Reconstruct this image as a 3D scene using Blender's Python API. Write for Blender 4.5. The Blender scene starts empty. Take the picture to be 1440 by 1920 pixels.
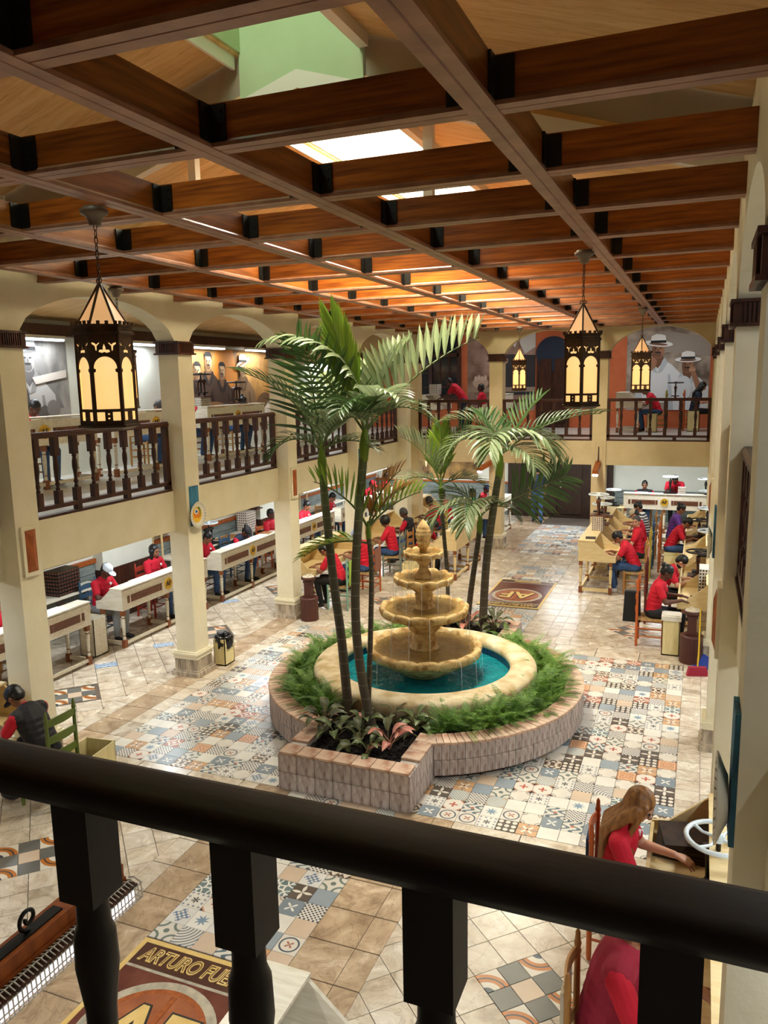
import bpy, math, random
from mathutils import Vector, Matrix, Euler, Quaternion
R = random.Random(7)
sc = bpy.context.scene
COL = sc.collection
PI = math.pi
# ---------------------------------------------------------------- camera
cd = bpy.data.cameras.new('camera')
cam = bpy.data.objects.new('camera', cd)
COL.objects.link(cam)
cd.sensor_fit = 'VERTICAL'; cd.sensor_height = 36.0; cd.sensor_width = 27.0
cd.lens = 1478.0 / 1920.0 * 36.0
cd.clip_start = 0.05; cd.clip_end = 200
cx = Vector((0.92832237, 0.37131614, -0.01849088))
cy = -Vector((0.04422085, -0.15966594, -0.98618016))
cz = -Vector((-0.36913697, 0.91467542, -0.16464138))
cam.matrix_world = Matrix(((cx.x, cy.x, cz.x, 0), (cx.y, cy.y, cz.y, 0), (cx.z, cy.z, cz.z, 4.30), (0, 0, 0, 1)))
sc.camera = cam
# ---------------------------------------------------------------- view + world + lights
vs = sc.view_settings
vs.view_transform = 'Standard'; vs.look = 'None'; vs.gamma = 1.0; vs.use_curve_mapping = False
vs.exposure = 0.85
sc.cycles.max_bounces = 6
sc.cycles.diffuse_bounces = 4
sc.cycles.glossy_bounces = 3
sc.cycles.transmission_bounces = 4
sc.cycles.transparent_max_bounces = 6
sc.cycles.sample_clamp_indirect = 4.0
sc.cycles.caustics_reflective = False
sc.cycles.caustics_refractive = False
w = bpy.data.worlds.new('sky'); sc.world = w; w.use_nodes = True
bg = w.node_tree.nodes['Background']
bg.inputs[0].default_value = (0.92, 0.97, 1.0, 1); bg.inputs[1].default_value = 1.3

def area(name, loc, size, size_y, power, color=(1, 1, 1), rot=(0, 0, 0)):
    l = bpy.data.lights.new(name, 'AREA'); l.shape = 'RECTANGLE'
    l.size = size; l.size_y = size_y; l.energy = power; l.color = color
    o = bpy.data.objects.new(name, l); COL.objects.link(o)
    o.location = loc; o.rotation_euler = rot
    return o
DAY = (0.93, 1.0, 0.95)
# daylight through the two skylights, plus an added light in the closed tower shaft
area('shaft_area_light', (-3.38, 9.6, 7.95), 1.0, 4.6, 400, DAY)
area('shaft_area_light', (-3.36, 2.75, 8.3), 1.0, .9, 34, DAY, (math.radians(90), 0, 0))  # added to brighten the tower shaft; no roof opening above it
area('shaft_area_light', (-3.38, 15.5, 7.5), 1.0, 3.0, 190, (1.0, 0.93, 0.8))
# low sun slanting through the long skylight onto the beams beyond it
area('skylight_sun', (-3.38, 8.4, 7.75), 0.9, 1.6, 200, (1.0, 0.78, 0.5), (math.radians(58), 0, 0))
COOL = (0.86, 0.94, 1.0)
WARM = (1.0, 0.80, 0.55)
TUBE_P = 16
# ---------------------------------------------------------------- helpers
def lin(h):
    h = h.lstrip('#')
    c = [int(h[i:i + 2], 16) / 255 for i in (0, 2, 4)]
    return tuple((x / 12.92 if x <= 0.04045 else ((x + 0.055) / 1.055) ** 2.4) for x in c) + (1.0,)

class NB:
    """small node builder"""
    def __init__(s, name):
        s.mat = bpy.data.materials.new(name); s.mat.use_nodes = True
        s.t = s.mat.node_tree; s.n = s.t.nodes; s.b = s.n['Principled BSDF']
    def node(s, kind): return s.n.new(kind)
    def put(s, sock, v):
        if isinstance(v, bpy.types.NodeSocket): s.t.links.new(v, sock)
        else: sock.default_value = v
    def m(s, op, a, b=None, c=None):
        n = s.node('ShaderNodeMath'); n.operation = op
        for i, v in enumerate((a, b, c)):
            if v is not None: s.put(n.inputs[i], v)
        return n.outputs[0]
    def mix(s, f, a, b):
        n = s.node('ShaderNodeMix'); n.data_type = 'RGBA'
        s.put(n.inputs[0], f); s.put(n.inputs[6], a); s.put(n.inputs[7], b)
        return n.outputs[2]
    def coord(s, which='Object', scale=(1, 1, 1)):
        n = s.node('ShaderNodeTexCoord'); mp = s.node('ShaderNodeMapping')
        mp.inputs['Scale'].default_value = scale
        s.t.links.new(n.outputs[which], mp.inputs[0])
        return mp.outputs[0]
    def noise(s, vec, scale, detail=3, rough=0.55, dist=0.0):
        n = s.node('ShaderNodeTexNoise'); s.put(n.inputs['Vector'], vec)
        n.inputs['Scale'].default_value = scale; n.inputs['Detail'].default_value = detail
        n.inputs['Roughness'].default_value = rough; n.inputs['Distortion'].default_value = dist
        return n.outputs[0]
    def ramp(s, f, stops):
        n = s.node('ShaderNodeValToRGB'); s.put(n.inputs[0], f)
        e = n.color_ramp.elements
        e[0].position, e[0].color = stops[0]; e[1].position, e[1].color = stops[-1]
        for p, c in stops[1:-1]:
            k = e.new(p); k.color = c
        return n.outputs[0]
    def bump(s, h, strength, dist=0.01):
        n = s.node('ShaderNodeBump'); n.inputs['Strength'].default_value = strength; n.inputs['Distance'].default_value = dist
        s.put(n.inputs['Height'], h); s.t.links.new(n.outputs[0], s.b.inputs['Normal'])
    def done(s, col, rough=0.5, metal=0.0, spec=0.5):
        s.put(s.b.inputs['Base Color'], col); s.put(s.b.inputs['Roughness'], rough)
        s.b.inputs['Metallic'].default_value = metal
        s.b.inputs['Specular IOR Level'].default_value = spec
        return s.mat

def plain(name, hx, rough=0.5, metal=0.0, spec=0.5):
    return NB(name).done(lin(hx), rough, metal, spec)
def mottled(name, h1, h2, scale=6, rough=0.6, bump=0.0, stretch=(1, 1, 1), metal=0.0, spec=0.4, rnd=0.0, detail=4, coord='Object', lo=0.35, hi=0.65):
    b = NB(name)
    v = b.coord(coord, stretch)
    f = b.noise(v, scale, detail)
    c = b.ramp(f, [(lo, lin(h1)), (hi, lin(h2))])
    if rnd:
        oi = b.node('ShaderNodeObjectInfo'); gm = b.node('ShaderNodeNewGeometry')
        k = b.m('FRACT', b.m('ADD', oi.outputs['Random'], gm.outputs['Random Per Island']))
        hs = b.node('ShaderNodeHueSaturation')
        b.put(hs.inputs['Value'], b.m('MULTIPLY_ADD', k, 2 * rnd, 1 - rnd)); b.put(hs.inputs['Color'], c)
        c = hs.outputs[0]
    if bump: b.bump(b.noise(v, scale * 6, 3), bump)
    return b.done(c, rough, metal, spec)
def emit(name, hx, strength, hx2=None, scale=3):
    b = NB(name)
    b.b.inputs['Emission Strength'].default_value = strength
    if hx2:
        b.put(b.b.inputs['Emission Color'], b.ramp(b.noise(b.coord('Object'), scale, 2), [(0.3, lin(hx)), (0.7, lin(hx2))]))
    else:
        b.b.inputs['Emission Color'].default_value = lin(hx)
    return b.done(lin(hx), 0.4)

M = {}
M['stucco'] = mottled('cream stucco', 'E3D9BB', 'EBE2C8', 3, 0.85, 0.25)
M['stucco_tan'] = mottled('tan stucco', 'CDB88E', 'D6C29A', 3, 0.85, 0.2)
M['white_wall'] = mottled('pale wall paint', 'DADBCB', 'E2E2D6', 2, 0.8, 0.1)
M['orange_wall'] = mottled('orange wall paint', 'C2633A', 'CF6E42', 3, 0.75, 0.1)
M['taupe'] = mottled('taupe wall paint', 'A79A84', 'B0A48E', 2, 0.85)
M['green_wall'] = mottled('pale green shaft paint', 'B9CDA0', 'C3D6AC', 2, 0.85)
M['trim_white'] = plain('white painted trim', 'E9E3D4', 0.6)
M['beam'] = mottled('varnished beam wood', '6E3412', 'AC6020', 5, 0.32, 0.08, (0.35, 6, 6), spec=0.5, rnd=0.16)
M['girder'] = mottled('varnished girder wood', '64320F', '96561E', 5, 0.32, 0.08, (6, 0.35, 6), spec=0.5, rnd=0.12)
M['flange'] = mottled('dull beam underside wood', '7E5440', '9A6B52', 6, 0.38, 0.1, (1, 1, 1))
M['planks'] = None
M['bracket'] = plain('black steel bracket', '17150F', 0.45, 0.3)
M['dark_wood'] = mottled('dark stained wood', '2E160C', '4A2414', 5, 0.42, 0.08, (4, 4, 0.8))
M['rail_near'] = mottled('near black painted wood', '1A0F08', '20140B', 4, 0.5, 0.05, (1, 4, 4))
M['plaque'] = mottled('carved mahogany', '8A4318', 'A85A24', 8, 0.4, 0.1, (3, 3, 1))
M['desk_white'] = mottled('white washed wood', 'D8CDB6', 'EAE2D0', 5, 0.55, 0.1, (1, 6, 6))
M['desk_wood'] = mottled('pale pine', 'D9BE86', 'E6CE9C', 5, 0.5, 0.08, (1, 6, 6))
M['desk_inset'] = mottled('brown inset panel', '5A3422', '744630', 8, 0.45, 0.1, (1, 0.5, 4))
M['leg_block'] = mottled('brown leg block', '7A4524', '8F5530', 6, 0.5)
M['gold'] = plain('gold paint', 'D9A92E', 0.4, 0.3)
M['gold_flat'] = mottled('brass inlay', 'D2AE62', 'E2C27C', 5, 0.4)
M['black'] = plain('black paint', '14110F', 0.5)
M['iron'] = plain('black iron', '17130F', 0.45, 0.4)
M['leaf_tobacco'] = mottled('dark tobacco leaf', '1F130D', '3C2517', 14, 0.7, 0.3)
M['leaf_tan'] = mottled('tan tobacco leaf', '8A5A30', 'B07C48', 12, 0.7, 0.3)
M['paper'] = plain('white paper', 'F2EFE8', 0.7)
M['mold'] = mottled('cream mould plastic', 'DCD6C8', 'EAE5D8', 6, 0.5)
M['plinth'] = mottled('weathered plinth', '8F8071', 'C9BBA6', 14, 0.8, 0.3, (1, 1, 0.25))
M['fount'] = mottled('cast limestone', '9C6E34', 'DCBC82', 8, 0.75, 0.9, detail=8, lo=0.34, hi=0.56)
M['fount_dark'] = mottled('wet cast limestone', '8B6C42', 'BFA06A', 5, 0.5, 0.4, detail=6)
M['ring'] = mottled('limestone coping', 'C0A270', 'E6D6B2', 5, 0.75, 0.5, detail=8)
M['pool_tile'] = None
M['brick'] = mottled('limewashed brick', '8C736A', 'C8BCB6', 18, 0.9, 0.5, (1, 1, 0.35), rnd=0.1, detail=6)
M['brick_top'] = mottled('terracotta coping brick', 'A8755A', 'D2B49C', 8, 0.85, 0.4, rnd=0.14, detail=6)
M['grout'] = plain('pale grout', 'BDB2A8', 0.95)
M['soil'] = mottled('dark bark soil', '120C08', '2C2018', 30, 0.95, 0.8)
M['trunk'] = None
M['teal_leather'] = plain('teal cover', '2F6E86', 0.6)
M['ash_brown'] = plain('oxblood brown paint', '4A2119', 0.45)
M['sand'] = mottled('white sand', 'E8E2D2', 'CDBFA6', 40, 0.9)
M['cream_bin'] = mottled('cream painted wood', 'D9C88E', 'E5D7A4', 6, 0.55, 0.1, (4, 4, 0.6))
M['bag'] = plain('black plastic bag', '0D0D0E', 0.25)
M['lamp_bronze'] = mottled('aged bronze', '3A2615', '54381F', 12, 0.45, 0.1, metal=0.4)
M['cap_grey'] = plain('ceiling rose', '6A5A4A', 0.5)
M['glass_lit'] = emit('lit amber glass', 'FFC878', 0.52, 'FFDC9C', 2)
M['glass_lit2'] = emit('lit frosted glass', 'E8AC70', 0.36, 'F8C48C', 3)
M['tube'] = emit('fluorescent tube', 'EAF3FF', 3.0)
M['tube_body'] = plain('white lamp housing', 'E6E9EA', 0.4)
M['sky_glass'] = emit('daylit frosted skylight glass', 'FFFBEA', 2.2)
M['strip_glass'] = emit('lit strip diffuser', 'F6F4FF', 0.9)
M['bulb'] = emit('lit bulb', 'FFF6E6', 4.0)
M['eye'] = plain('dark eye', '120C0A', 0.3)
M['lip'] = plain('lips', '8A4A40', 0.6)
M['red'] = mottled('red cotton shirt', 'B80F26', 'CC1730', 5, 0.8, 0.15)
M['red_vest'] = mottled('dark red quilted vest', '8E1A30', 'A02238', 5, 0.8, 0.2)
M['black_vest'] = plain('black vest', '17151A', 0.75)
M['navy'] = plain('navy cloth', '1B2438', 0.8)
M['denim'] = mottled('blue denim', '2C4468', '3E5A84', 10, 0.85)
M['black_cloth'] = plain('black cloth', '121214', 0.85)
M['grey_cloth'] = plain('grey cloth', '8A8C90', 0.85)
M['green'] = plain('green shirt', '1F9A58', 0.8)
M['purple'] = plain('purple shirt', '5A2C80', 0.8)
M['blue_pale'] = plain('pale blue shirt', 'A9BBD0', 0.8)
M['white_cloth'] = plain('white cloth', 'E6E4E0', 0.8)
M['blue_cap'] = plain('blue cap', '2C4FA0', 0.7)
M['hair_black'] = plain('black hair', '0E0B0A', 0.45)
M['hair_grey'] = plain('greying hair', '3A3836', 0.6)
M['hair_brown'] = mottled('honey brown hair', '6E4524', 'A3713E', 30, 0.38, 0.3, (1, 1, 0.06))
M['skin_dark'] = plain('dark brown skin', '5A3424', 0.55)
M['skin_mid'] = plain('brown skin', '8C5A40', 0.55)
M['skin_light'] = plain('light brown skin', 'C08D70', 0.55)
M['shoe'] = plain('dark shoe', '1A1816', 0.5)
M['shoe_white'] = plain('white shoe', 'D8D6D2', 0.6)
M['seat'] = mottled('woven rush seat', '9A7648', 'BC9A66', 20, 0.8, 0.4)
for k, h in dict(green='5C6B2C', teal='7FA894', orange='B85A26', red='A63420', yellow='A8933A', blue='35536B', wood='A8763C', maroon='5A2018', grey='6E7A74').items():
    M['ch_' + k] = mottled('chair paint ' + k, h, h, 6, 0.5, 0.1)

M['cap_white'] = plain('white cap cloth', 'D5DEEA', .7)
M['sand_cap'] = plain('beige cap cloth', 'B7A992', .85)
for k, h in dict(lime='9AB84A', floral='8A5A4A', pink='D89488', blue='2A3E66', cushion='C9BCA4').items(): M['bk_' + k] = mottled('chair back cloth ' + k, h, h, 8, .85, .2)

def _stripes():
    b = NB('navy and white striped cloth'); v = b.coord('Object')
    sp = b.node('ShaderNodeSeparateXYZ'); b.put(sp.inputs[0], v)
    f = b.m('GREATER_THAN', b.m('FRACT', b.m('MULTIPLY', sp.outputs[2], 16)), 0.5)
    return b.done(b.mix(f, lin('E6E4E0'), lin('1E2A3A')), 0.8)
M['striped'] = _stripes()
def _planks():
    b = NB('varnished pine boards'); v = b.coord('Object')
    sp = b.node('ShaderNodeSeparateXYZ'); b.put(sp.inputs[0], v)
    y = b.m('MULTIPLY', sp.outputs[1], 9.0)
    seam = b.m('LESS_THAN', b.m('FRACT', y), 0.03)
    wn = b.node('ShaderNodeTexWhiteNoise'); wn.noise_dimensions = '1D'; b.put(wn.inputs['W'], b.m('FLOOR', y))
    v2 = b.coord('Object', (0.8, 9, 3))
    f = b.m('ADD', b.m('MULTIPLY', b.noise(v2, 3, 4), 0.8), b.m('MULTIPLY', wn.outputs[0], 0.2))
    c = b.ramp(f, [(0.30, lin('CDA062')), (0.5, lin('E0B87C')), (0.72, lin('EAC892'))])
    c = b.mix(b.m('MULTIPLY', seam, 0.35), c, lin('8A6436'))
    kn = b.m('GREATER_THAN', b.noise(b.coord('Object', (1, 4, 1)), 7, 1), 0.72)
    c = b.mix(b.m('MULTIPLY', kn, 0.35), c, lin('8A5A2A'))
    return b.done(c, 0.5)
M['planks'] = _planks()
def _pool():
    b = NB('blue mosaic pool tile'); v = b.coord('Object')
    vo = b.node('ShaderNodeTexVoronoi'); vo.distance = 'CHEBYCHEV'; vo.inputs['Scale'].default_value = 28; vo.inputs['Randomness'].default_value = 0.1
    b.put(vo.inputs[0], v)
    f = b.m('LESS_THAN', vo.outputs[0], 0.3)
    return b.done(b.mix(f, lin('10263E'), lin('1E4F86')), 0.25)
M['pool_tile'] = _pool()
def _water(name, col, rough, bscale, bstr, alpha_mix):
    b = NB(name)
    vec = b.coord('Object', (1, 1, 1))
    b.bump(b.noise(vec, bscale, 3, 0.6, 0.6), bstr, 0.08)
    b.b.inputs['IOR'].default_value = 1.33
    return b.done(b.ramp(b.noise(vec, 2.0, 2), [(0.3, lin(col[0])), (0.7, lin(col[1]))]), rough, 0.0, 0.5)
M['pool_water'] = _water('teal pool water', ('0B6C76', '158A8E'), 0.04, 10, 0.5, 0)
M['bowl_water'] = _water('amber bowl water', ('80622F', 'A8864C'), 0.08, 16, 0.5, 0)
def _trunk():
    b = NB('ringed palm trunk'); v = b.coord('Object')
    sp = b.node('ShaderNodeSeparateXYZ'); b.put(sp.inputs[0], v)
    z = sp.outputs[2]
    ring = b.m('LESS_THAN', b.m('FRACT', b.m('MULTIPLY', z, 7.0)), 0.07)
    c = b.ramp(b.m('ADD', b.m('MULTIPLY', z, 0.32), b.m('MULTIPLY', b.noise(b.coord('Object', (4, 4, 1)), 5, 4), 0.35)), [(0.2, lin('54483A')), (0.6, lin('463E30')), (0.9, lin('4E4C34')), (1.0, lin('56603A'))])
    c = b.mix(b.m('MULTIPLY', ring, 0.35), c, lin('A09A80'))
    b.bump(ring, 0.3, 0.004)
    return b.done(c, 0.55)
M['trunk'] = _trunk()
def _leafmat(name, h1, h2, rough=0.4, sub=0.0):
    b = NB(name)
    oi = b.node('ShaderNodeObjectInfo'); gm = b.node('ShaderNodeNewGeometry')
    f = b.m('MULTIPLY_ADD', gm.outputs['Random Per Island'], 0.7, b.m('MULTIPLY', oi.outputs['Random'], 0.3))
    c = b.ramp(f, [(0.0, lin(h1)), (1.0, lin(h2))])
    b.b.inputs['Transmission Weight'].default_value = 0
    mat = b.done(c, rough)
    tr = b.node('ShaderNodeBsdfTranslucent'); b.put(tr.inputs[0], c)
    mx = b.node('ShaderNodeMixShader'); mx.inputs[0].default_value = 0.25
    out = b.n['Material Output']
    b.t.links.new(b.b.outputs[0], mx.inputs[1]); b.t.links.new(tr.outputs[0], mx.inputs[2]); b.t.links.new(mx.outputs[0], out.inputs[0])
    return mat
M['palm_dark'] = _leafmat('dark palm leaflet', '2E4A22', '54703A')
M['palm_pale'] = _leafmat('pale palm leaflet', '66764E', '98A47E', 0.32)
M['palm_green'] = _leafmat('bright palm leaflet', '567A1C', '8CA634')
M['palm_brown'] = _leafmat('drying palm leaflet', '7A4A1E', 'A8702C')
M['fern'] = _leafmat('fern green', '3C6820', '86A848', 0.5)
M['rachis'] = plain('palm midrib', '5A6A34', 0.5)
def _agla(name, h1, h2, edge):
    b = NB(name); v = b.coord('Object', (1, 1, 1))
    sp = b.node('ShaderNodeSeparateXYZ'); b.put(sp.inputs[0], v)
    c = b.ramp(b.m('ABSOLUTE', sp.outputs[1]), [(0.0, lin(edge)), (0.006, lin(h1)), (0.03, lin(h2)), (0.045, lin(edge))])
    c2 = b.mix(b.m('MULTIPLY', b.noise(v, 40, 3), 0.5), c, lin(h2))
    return b.done(c2, 0.4)
M['agla_green'] = _agla('green variegated leaf', '6E7E48', '46582C', '9A8E5E')
M['agla_pink'] = _agla('pink variegated leaf', 'D98A76', 'B0685A', 'E0A890')
M['agla_olive'] = _agla('olive leaf', '5A6238', '434A2C', '8A7048')

class MB:
    def __init__(s): s.v = []; s.f = []; s.mi = []; s.sm = []
    def add(s, vs_, fs, mi=0, smooth=False, T=None):
        o = len(s.v)
        s.v += [tuple(T @ Vector(p)) for p in vs_] if T is not None else [tuple(p) for p in vs_]
        for f in fs: s.f.append([o + i for i in f]); s.mi.append(mi); s.sm.append(smooth)
        return s
    def box(s, c, d, mi=0, T=None):
        x, y, z = c; a, b, e = d[0] / 2, d[1] / 2, d[2] / 2
        V = [(x + i * a, y + j * b, z + k * e) for i in (-1, 1) for j in (-1, 1) for k in (-1, 1)]
        return s.add(V, [(0, 1, 3, 2), (4, 6, 7, 5), (0, 4, 5, 1), (2, 3, 7, 6), (0, 2, 6, 4), (1, 5, 7, 3)], mi, False, T)
    def span(s, a, b, mi=0, T=None):
        return s.box([(a[i] + b[i]) / 2 for i in range(3)], [abs(b[i] - a[i]) for i in range(3)], mi, T)
    def prism(s, poly, axis, a, b, mi=0, T=None, smooth=False):
        """poly: 2D points; axis 'x': (y,z), 'y': (x,z), 'z': (x,y)"""
        def P(p, t): return {'x': (t, p[0], p[1]), 'y': (p[0], t, p[1]), 'z': (p[0], p[1], t)}[axis]
        n = len(poly)
        V = [P(p, a) for p in poly] + [P(p, b) for p in poly]
        ar = sum(poly[i][0] * poly[(i + 1) % n][1] - poly[(i + 1) % n][0] * poly[i][1] for i in range(n))
        fl = (ar > 0) ^ (axis == 'y') ^ (b < a)
        bot = list(range(n))[::-1]; top = list(range(n, 2 * n))
        sides = [(i, (i + 1) % n, n + (i + 1) % n, n + i) for i in range(n)]
        if not fl: bot = bot[::-1]; top = top[::-1]; sides = [q[::-1] for q in sides]
        s.add(V, [bot, top], mi, False, T)
        return s.add(V, sides, mi, smooth, T)
    def lathe(s, prof, n=16, mi=0, T=None, smooth=True, lobes=None, cap=True):
        V = []; F = []
        for r, z in prof:
            for k in range(n):
                a = 2 * PI * k / n
                rr, zz = (r, z) if lobes is None else lobes(r, z, a)
                V.append((rr * math.cos(a), rr * math.sin(a), zz))
        m_ = len(prof)
        for i in range(m_ - 1):
            for k in range(n):
                F.append((i * n + k, i * n + (k + 1) % n, (i + 1) * n + (k + 1) % n, (i + 1) * n + k))
        s.add(V, F, mi, smooth, T)
        if cap and prof[0][0] > 1e-4: s.add(V[:n], [list(range(n))[::-1]], mi, False, T)
        if cap and prof[-1][0] > 1e-4: s.add(V[-n:], [list(range(n))], mi, False, T)
        return s
    def tube(s, pts, rad, n=8, mi=0, T=None, cap=True, smooth=True, closed=False):
        pts = [Vector(p) for p in pts]; N = len(pts)
        if not isinstance(rad, (list, tuple)): rad = [rad] * N
        V = []; F = []; u = None
        for i, p in enumerate(pts):
            if closed: d = pts[(i + 1) % N] - pts[i - 1]
            else: d = pts[min(i + 1, N - 1)] - pts[max(i - 1, 0)]
            d = d.normalized() if d.length > 1e-9 else Vector((0, 0, 1))
            if u is None: u = d.orthogonal().normalized()
            else:
                u = u - d * u.dot(d)
                u = u.normalized() if u.length > 1e-6 else d.orthogonal().normalized()
            w_ = d.cross(u)
            for k in range(n):
                a = 2 * PI * k / n
                V.append(p + (u * math.cos(a) + w_ * math.sin(a)) * rad[i])
        for i in range(N if closed else N - 1):
            j = (i + 1) % N
            for k in range(n):
                F.append((i * n + k, i * n + (k + 1) % n, j * n + (k + 1) % n, j * n + k))
        s.add(V, F, mi, smooth, T)
        if cap and not closed:
            s.add(V[:n], [list(range(n))[::-1]], mi, False, T); s.add(V[-n:], [list(range(n))], mi, False, T)
        return s
    def ball(s, c, r, n=12, mi=0, T=None, Rm=None):
        if not isinstance(r, (list, tuple)): r = (r, r, r)
        m_ = n // 2; V = []; F = []
        c = Vector(c)
        for i in range(1, m_):
            t = PI * i / m_
            for k in range(n):
                a = 2 * PI * k / n
                p = Vector((r[0] * math.sin(t) * math.cos(a), r[1] * math.sin(t) * math.sin(a), r[2] * math.cos(t)))
                V.append(c + (Rm @ p if Rm is not None else p))
        a = Vector((0, 0, r[2])); top = len(V); V.append(c + (Rm @ a if Rm is not None else a)); V.append(c - (Rm @ a if Rm is not None else a))
        for i in range(m_ - 2):
            for k in range(n): F.append((i * n + k, (i + 1) * n + k, (i + 1) * n + (k + 1) % n, i * n + (k + 1) % n))
        for k in range(n):
            F.append((top, k, (k + 1) % n)); F.append((top + 1, (m_ - 2) * n + (k + 1) % n, (m_ - 2) * n + k))
        return s.add(V, F, mi, True, T)
    def cap(s, p0, p1, r0, r1, n=10, mi=0):
        """tapered closed capsule"""
        p0 = Vector(p0); p1 = Vector(p1); d = (p1 - p0); L = d.length
        d = d.normalized() if L > 1e-6 else Vector((0, 0, 1))
        pts = []; rad = []
        for t in (-1, -0.8, -0.4, 0): pts.append(p0 + d * r0 * t); rad.append(max(r0 * math.sqrt(max(1 - t * t, 0)), 1e-4))
        for t in (0, 0.4, 0.8, 1): pts.append(p1 + d * r1 * t); rad.append(max(r1 * math.sqrt(max(1 - t * t, 0)), 1e-4))
        return s.tube(pts, rad, n, mi, cap=True)
    def mesh(s, name, mats):
        me = bpy.data.meshes.new(name)
        me.from_pydata(s.v, [], s.f)
        for m_ in mats: me.materials.append(m_)
        me.polygons.foreach_set('material_index', s.mi)
        me.polygons.foreach_set('use_smooth', s.sm)
        me.update()
        return me
    def build(s, name, mats, parent=None, loc=None, rot=None):
        if not isinstance(mats, (list, tuple)): mats = [mats]
        return obj(name, s.mesh(name, mats), parent, loc, rot)

def obj(name, me, parent=None, loc=None, rot=None, scale=None):
    o = bpy.data.objects.new(name, me); COL.objects.link(o)
    if parent is not None: o.parent = parent
    if loc is not None: o.location = loc
    if rot is not None: o.rotation_euler = rot
    if scale is not None: o.scale = scale
    return o
def tag(o, label=None, cat=None, group=None, kind=None):
    if label: o['label'] = label
    if cat: o['category'] = cat
    if group: o['group'] = group
    if kind: o['kind'] = kind
    return o
def thing(name, label, cat, loc=(0, 0, 0), rz=0.0, group=None):
    o = bpy.data.objects.new(name, None); COL.objects.link(o)
    o.empty_display_size = 0.1
    o.location = loc; o.rotation_euler = (0, 0, rz)
    return tag(o, label, cat, group)
_kids = {}
def copy_tree(o, parent=None):
    c = o.copy(); COL.objects.link(c)
    if parent is not None: c.parent = parent
    for ch in list(o.children): copy_tree(ch, c)
    return c
def place(proto, used, loc, rz=0, label=None, group=None):
    """the first call moves the prototype itself, later calls copy it"""
    o = copy_tree(proto) if used[0] else proto
    used[0] = True
    o.location = loc; o.rotation_euler = (0, 0, rz)
    if label: o['label'] = label
    if group: o['group'] = group
    return o
def struct(name, mb, mats, parent=None, label=None):
    o = mb.build(name, mats, parent)
    if parent is None: o['kind'] = 'structure'
    if label: o['label'] = label
    return o
def text_mesh(name, body, size, extrude, shear=0.0, offset=0.0, mat=None):
    cu = bpy.data.curves.new(name, 'FONT'); cu.body = body; cu.size = size; cu.extrude = extrude
    cu.shear = shear; cu.offset = offset; cu.align_x = 'CENTER'; cu.align_y = 'CENTER'; cu.resolution_u = 3
    t = bpy.data.objects.new(name, cu); COL.objects.link(t)
    dg = bpy.context.evaluated_depsgraph_get(); dg.update()
    me = bpy.data.meshes.new_from_object(t.evaluated_get(dg))
    bpy.data.objects.remove(t); bpy.data.curves.remove(cu)
    me.materials.clear(); me.materials.append(mat)
    me.name = name
    return me
def curve_plate(name, outlines, extrude, mat):
    """flat plate from closed 2D outlines; inner outlines become holes"""
    cu = bpy.data.curves.new(name, 'CURVE'); cu.dimensions = '2D'; cu.fill_mode = 'BOTH'; cu.extrude = extrude
    for ol in outlines:
        sp = cu.splines.new('POLY'); sp.points.add(len(ol) - 1); sp.use_cyclic_u = True
        for i, p in enumerate(ol): sp.points[i].co = (p[0], p[1], 0, 1)
    t = bpy.data.objects.new(name, cu); COL.objects.link(t)
    dg = bpy.context.evaluated_depsgraph_get(); dg.update()
    me = bpy.data.meshes.new_from_object(t.evaluated_get(dg))
    bpy.data.objects.remove(t); bpy.data.curves.remove(cu)
    me.materials.clear(); me.materials.append(mat); me.name = name
    return me
def remesh(name, mb, voxel, mats, smooth=2):
    me = mb.mesh(name + '_raw', mats)
    t = bpy.data.objects.new(name, me); COL.objects.link(t)
    md = t.modifiers.new('r', 'REMESH'); md.mode = 'VOXEL'; md.voxel_size = voxel; md.use_smooth_shade = True
    if smooth:
        ms = t.modifiers.new('s', 'SMOOTH'); ms.iterations = smooth; ms.factor = 0.5
    dg = bpy.context.evaluated_depsgraph_get(); dg.update()
    out = bpy.data.meshes.new_from_object(t.evaluated_get(dg)); out.name = name
    bpy.data.objects.remove(t); bpy.data.meshes.remove(me)
    return out
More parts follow.
